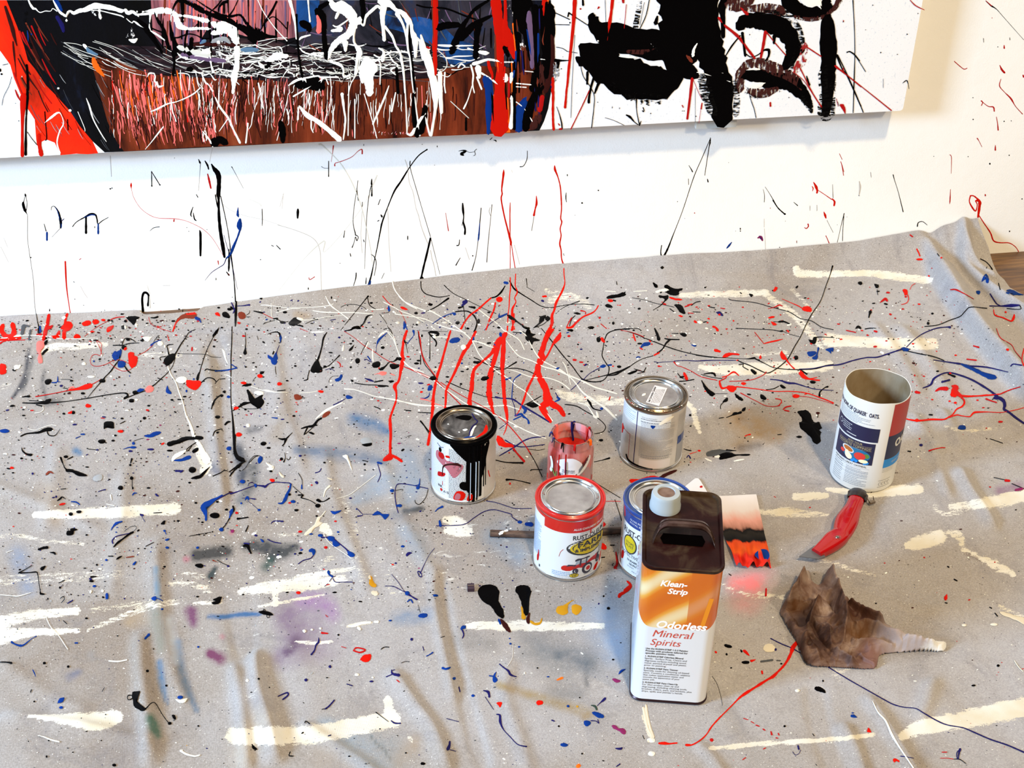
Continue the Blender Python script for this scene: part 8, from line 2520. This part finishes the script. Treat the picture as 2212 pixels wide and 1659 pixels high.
n9 330,665,8 450,740,9 600,830,9 750,915,9 900,1000,10 1000,1050,10 1100,1075,8 1200,1085,8 1280,1130,10 1400,1200,10 1500,1240,9 1640,1265,9 1750,1310,12 1900,1375,12 2050,1425,12 2212,1495,14
bK2 258,895 290,880 330,895 362,940 310,930 265,912
bB1 592,1150 620,1140 655,1168 630,1172 600,1165
sB 613,1127,12,6
bR1 745,1300 760,1262 785,1305 765,1308
bR2 988,1560 1010,1550 1048,1570 1045,1585 1020,1575 1000,1588
n9 1063,1530,10 1110,1535,6 1180,1550,5
r8 1445,1493 1490,1493,9
r6 1430,1550 1500,1550 1550,1558
n20 1615,1465,24 1605,1500,16 1598,1555,9
n9 1615,1465 1585,1500 1590,1560
K7 1555,1558 1610,1560 1670,1600,5
R24 1490,25,14 1480,60,34
K9 1475,98 1495,102
K9 1890,140 1910,150
K9 1940,195 1965,225
sK 830,104,9,6 1740,870,20,9 1970,685,14,12 335,827,8,7
W10 800,1020,8 850,1120,12 920,1200,16 980,1330,20 1040,1430,16 1100,1520,14 1180,1640,12
W8 2120,640 2160,700 2200,740
sW 1650,307,24,12 1930,300,34,14
bw2 1985,180 2060,195 2150,225 2212,240 2212,300 2150,270 2080,240 2010,215
F 880 800 4.809
K9 0,690,5 40,680
K7 130,530,8 180,590,5 240,650,6
B9 130,1190,9 70,1200,5 0,1190,4
bB1 90,1230 100,1205 130,1210 120,1235
B8 130,1130,8 125,1180
n6 820,1360,8 930,1380,7 1050,1420,7 1130,1440,7 1290,1438,7
n8 300,1620,8 480,1615,8 600,1600,8 700,1530,8 800,1470,8 900,1452,8 1000,1475,8 1080,1500,9 1090,1530,8 1150,1570,9
B30 335,1570,24 345,1620,30
B14 290,1470,10 320,1440,14 365,1420,24
B16 1155,1580,30 1180,1580,34
B30 1235,1600,40 1290,1605,44
K14 915,935,9 1030,960,10 1200,965,20
K14 1030,1140,24 1100,1140,10 1180,1155,8 1275,1178,12
K10 1280,1045,12 1300,1035,9 1400,1035,8
r12 1100,820,12 1160,890,20 1215,950,24
K8 1270,860 1330,960 1400,1110
K8 1940,955 2030,935 2100,915,20
K6 1915,1140 2000,1200 2212,1330
r6 2040,1365 2120,1362 2212,1365
sr 1067,1180,10,12 1057,860,8,8 2035,1605,24,24
F 1140 880 4.147
R40 925,660,34 990,668,44 1060,650,44 1130,640,50 1200,650,34
M20 1160,650,20 1230,610,30 1300,580,24 1330,568,16
R24 890,1560,14 920,1600,30 870,1650,40
K6 780,830 820,950 840,1020
R20 660,1240,50 690,1260,50
R24 660,1040,40 680,1050,30
K10 740,1238 775,1238
K8 645,1350 690,1345,9
r14 790,1300,10 800,1400,20 780,1440,30
F 1320 1030 5.821
r14 1950,1410,20 1945,1500,24
K10 1480,1225 1510,1245
R40 240,50,30 300,55,44 400,50,40 480,40,30
''')
# ------------------------------------------------------------------ finish the painted surfaces
wl = SF['w'].mb.build('wall_back', smooth=False); tag(wl, kind='structure')
o = SF['f'].mb.build('drop_cloth', angle=None); me = o.data; n = len(me.vertices)
a = me.attributes.new('stain_shade', 'FLOAT_COLOR', 'POINT'); z = np.zeros((n, 4), np.float32); z[:NCL] = ST; a.data.foreach_set('color', z.ravel())
a = me.attributes.new('white', 'FLOAT', 'POINT'); z = np.zeros(n, np.float32); z[:NCL] = WH; a.data.foreach_set('value', z)
tag(o, 'large paint-splattered grey canvas drop cloth spread over the floor', 'drop cloth')
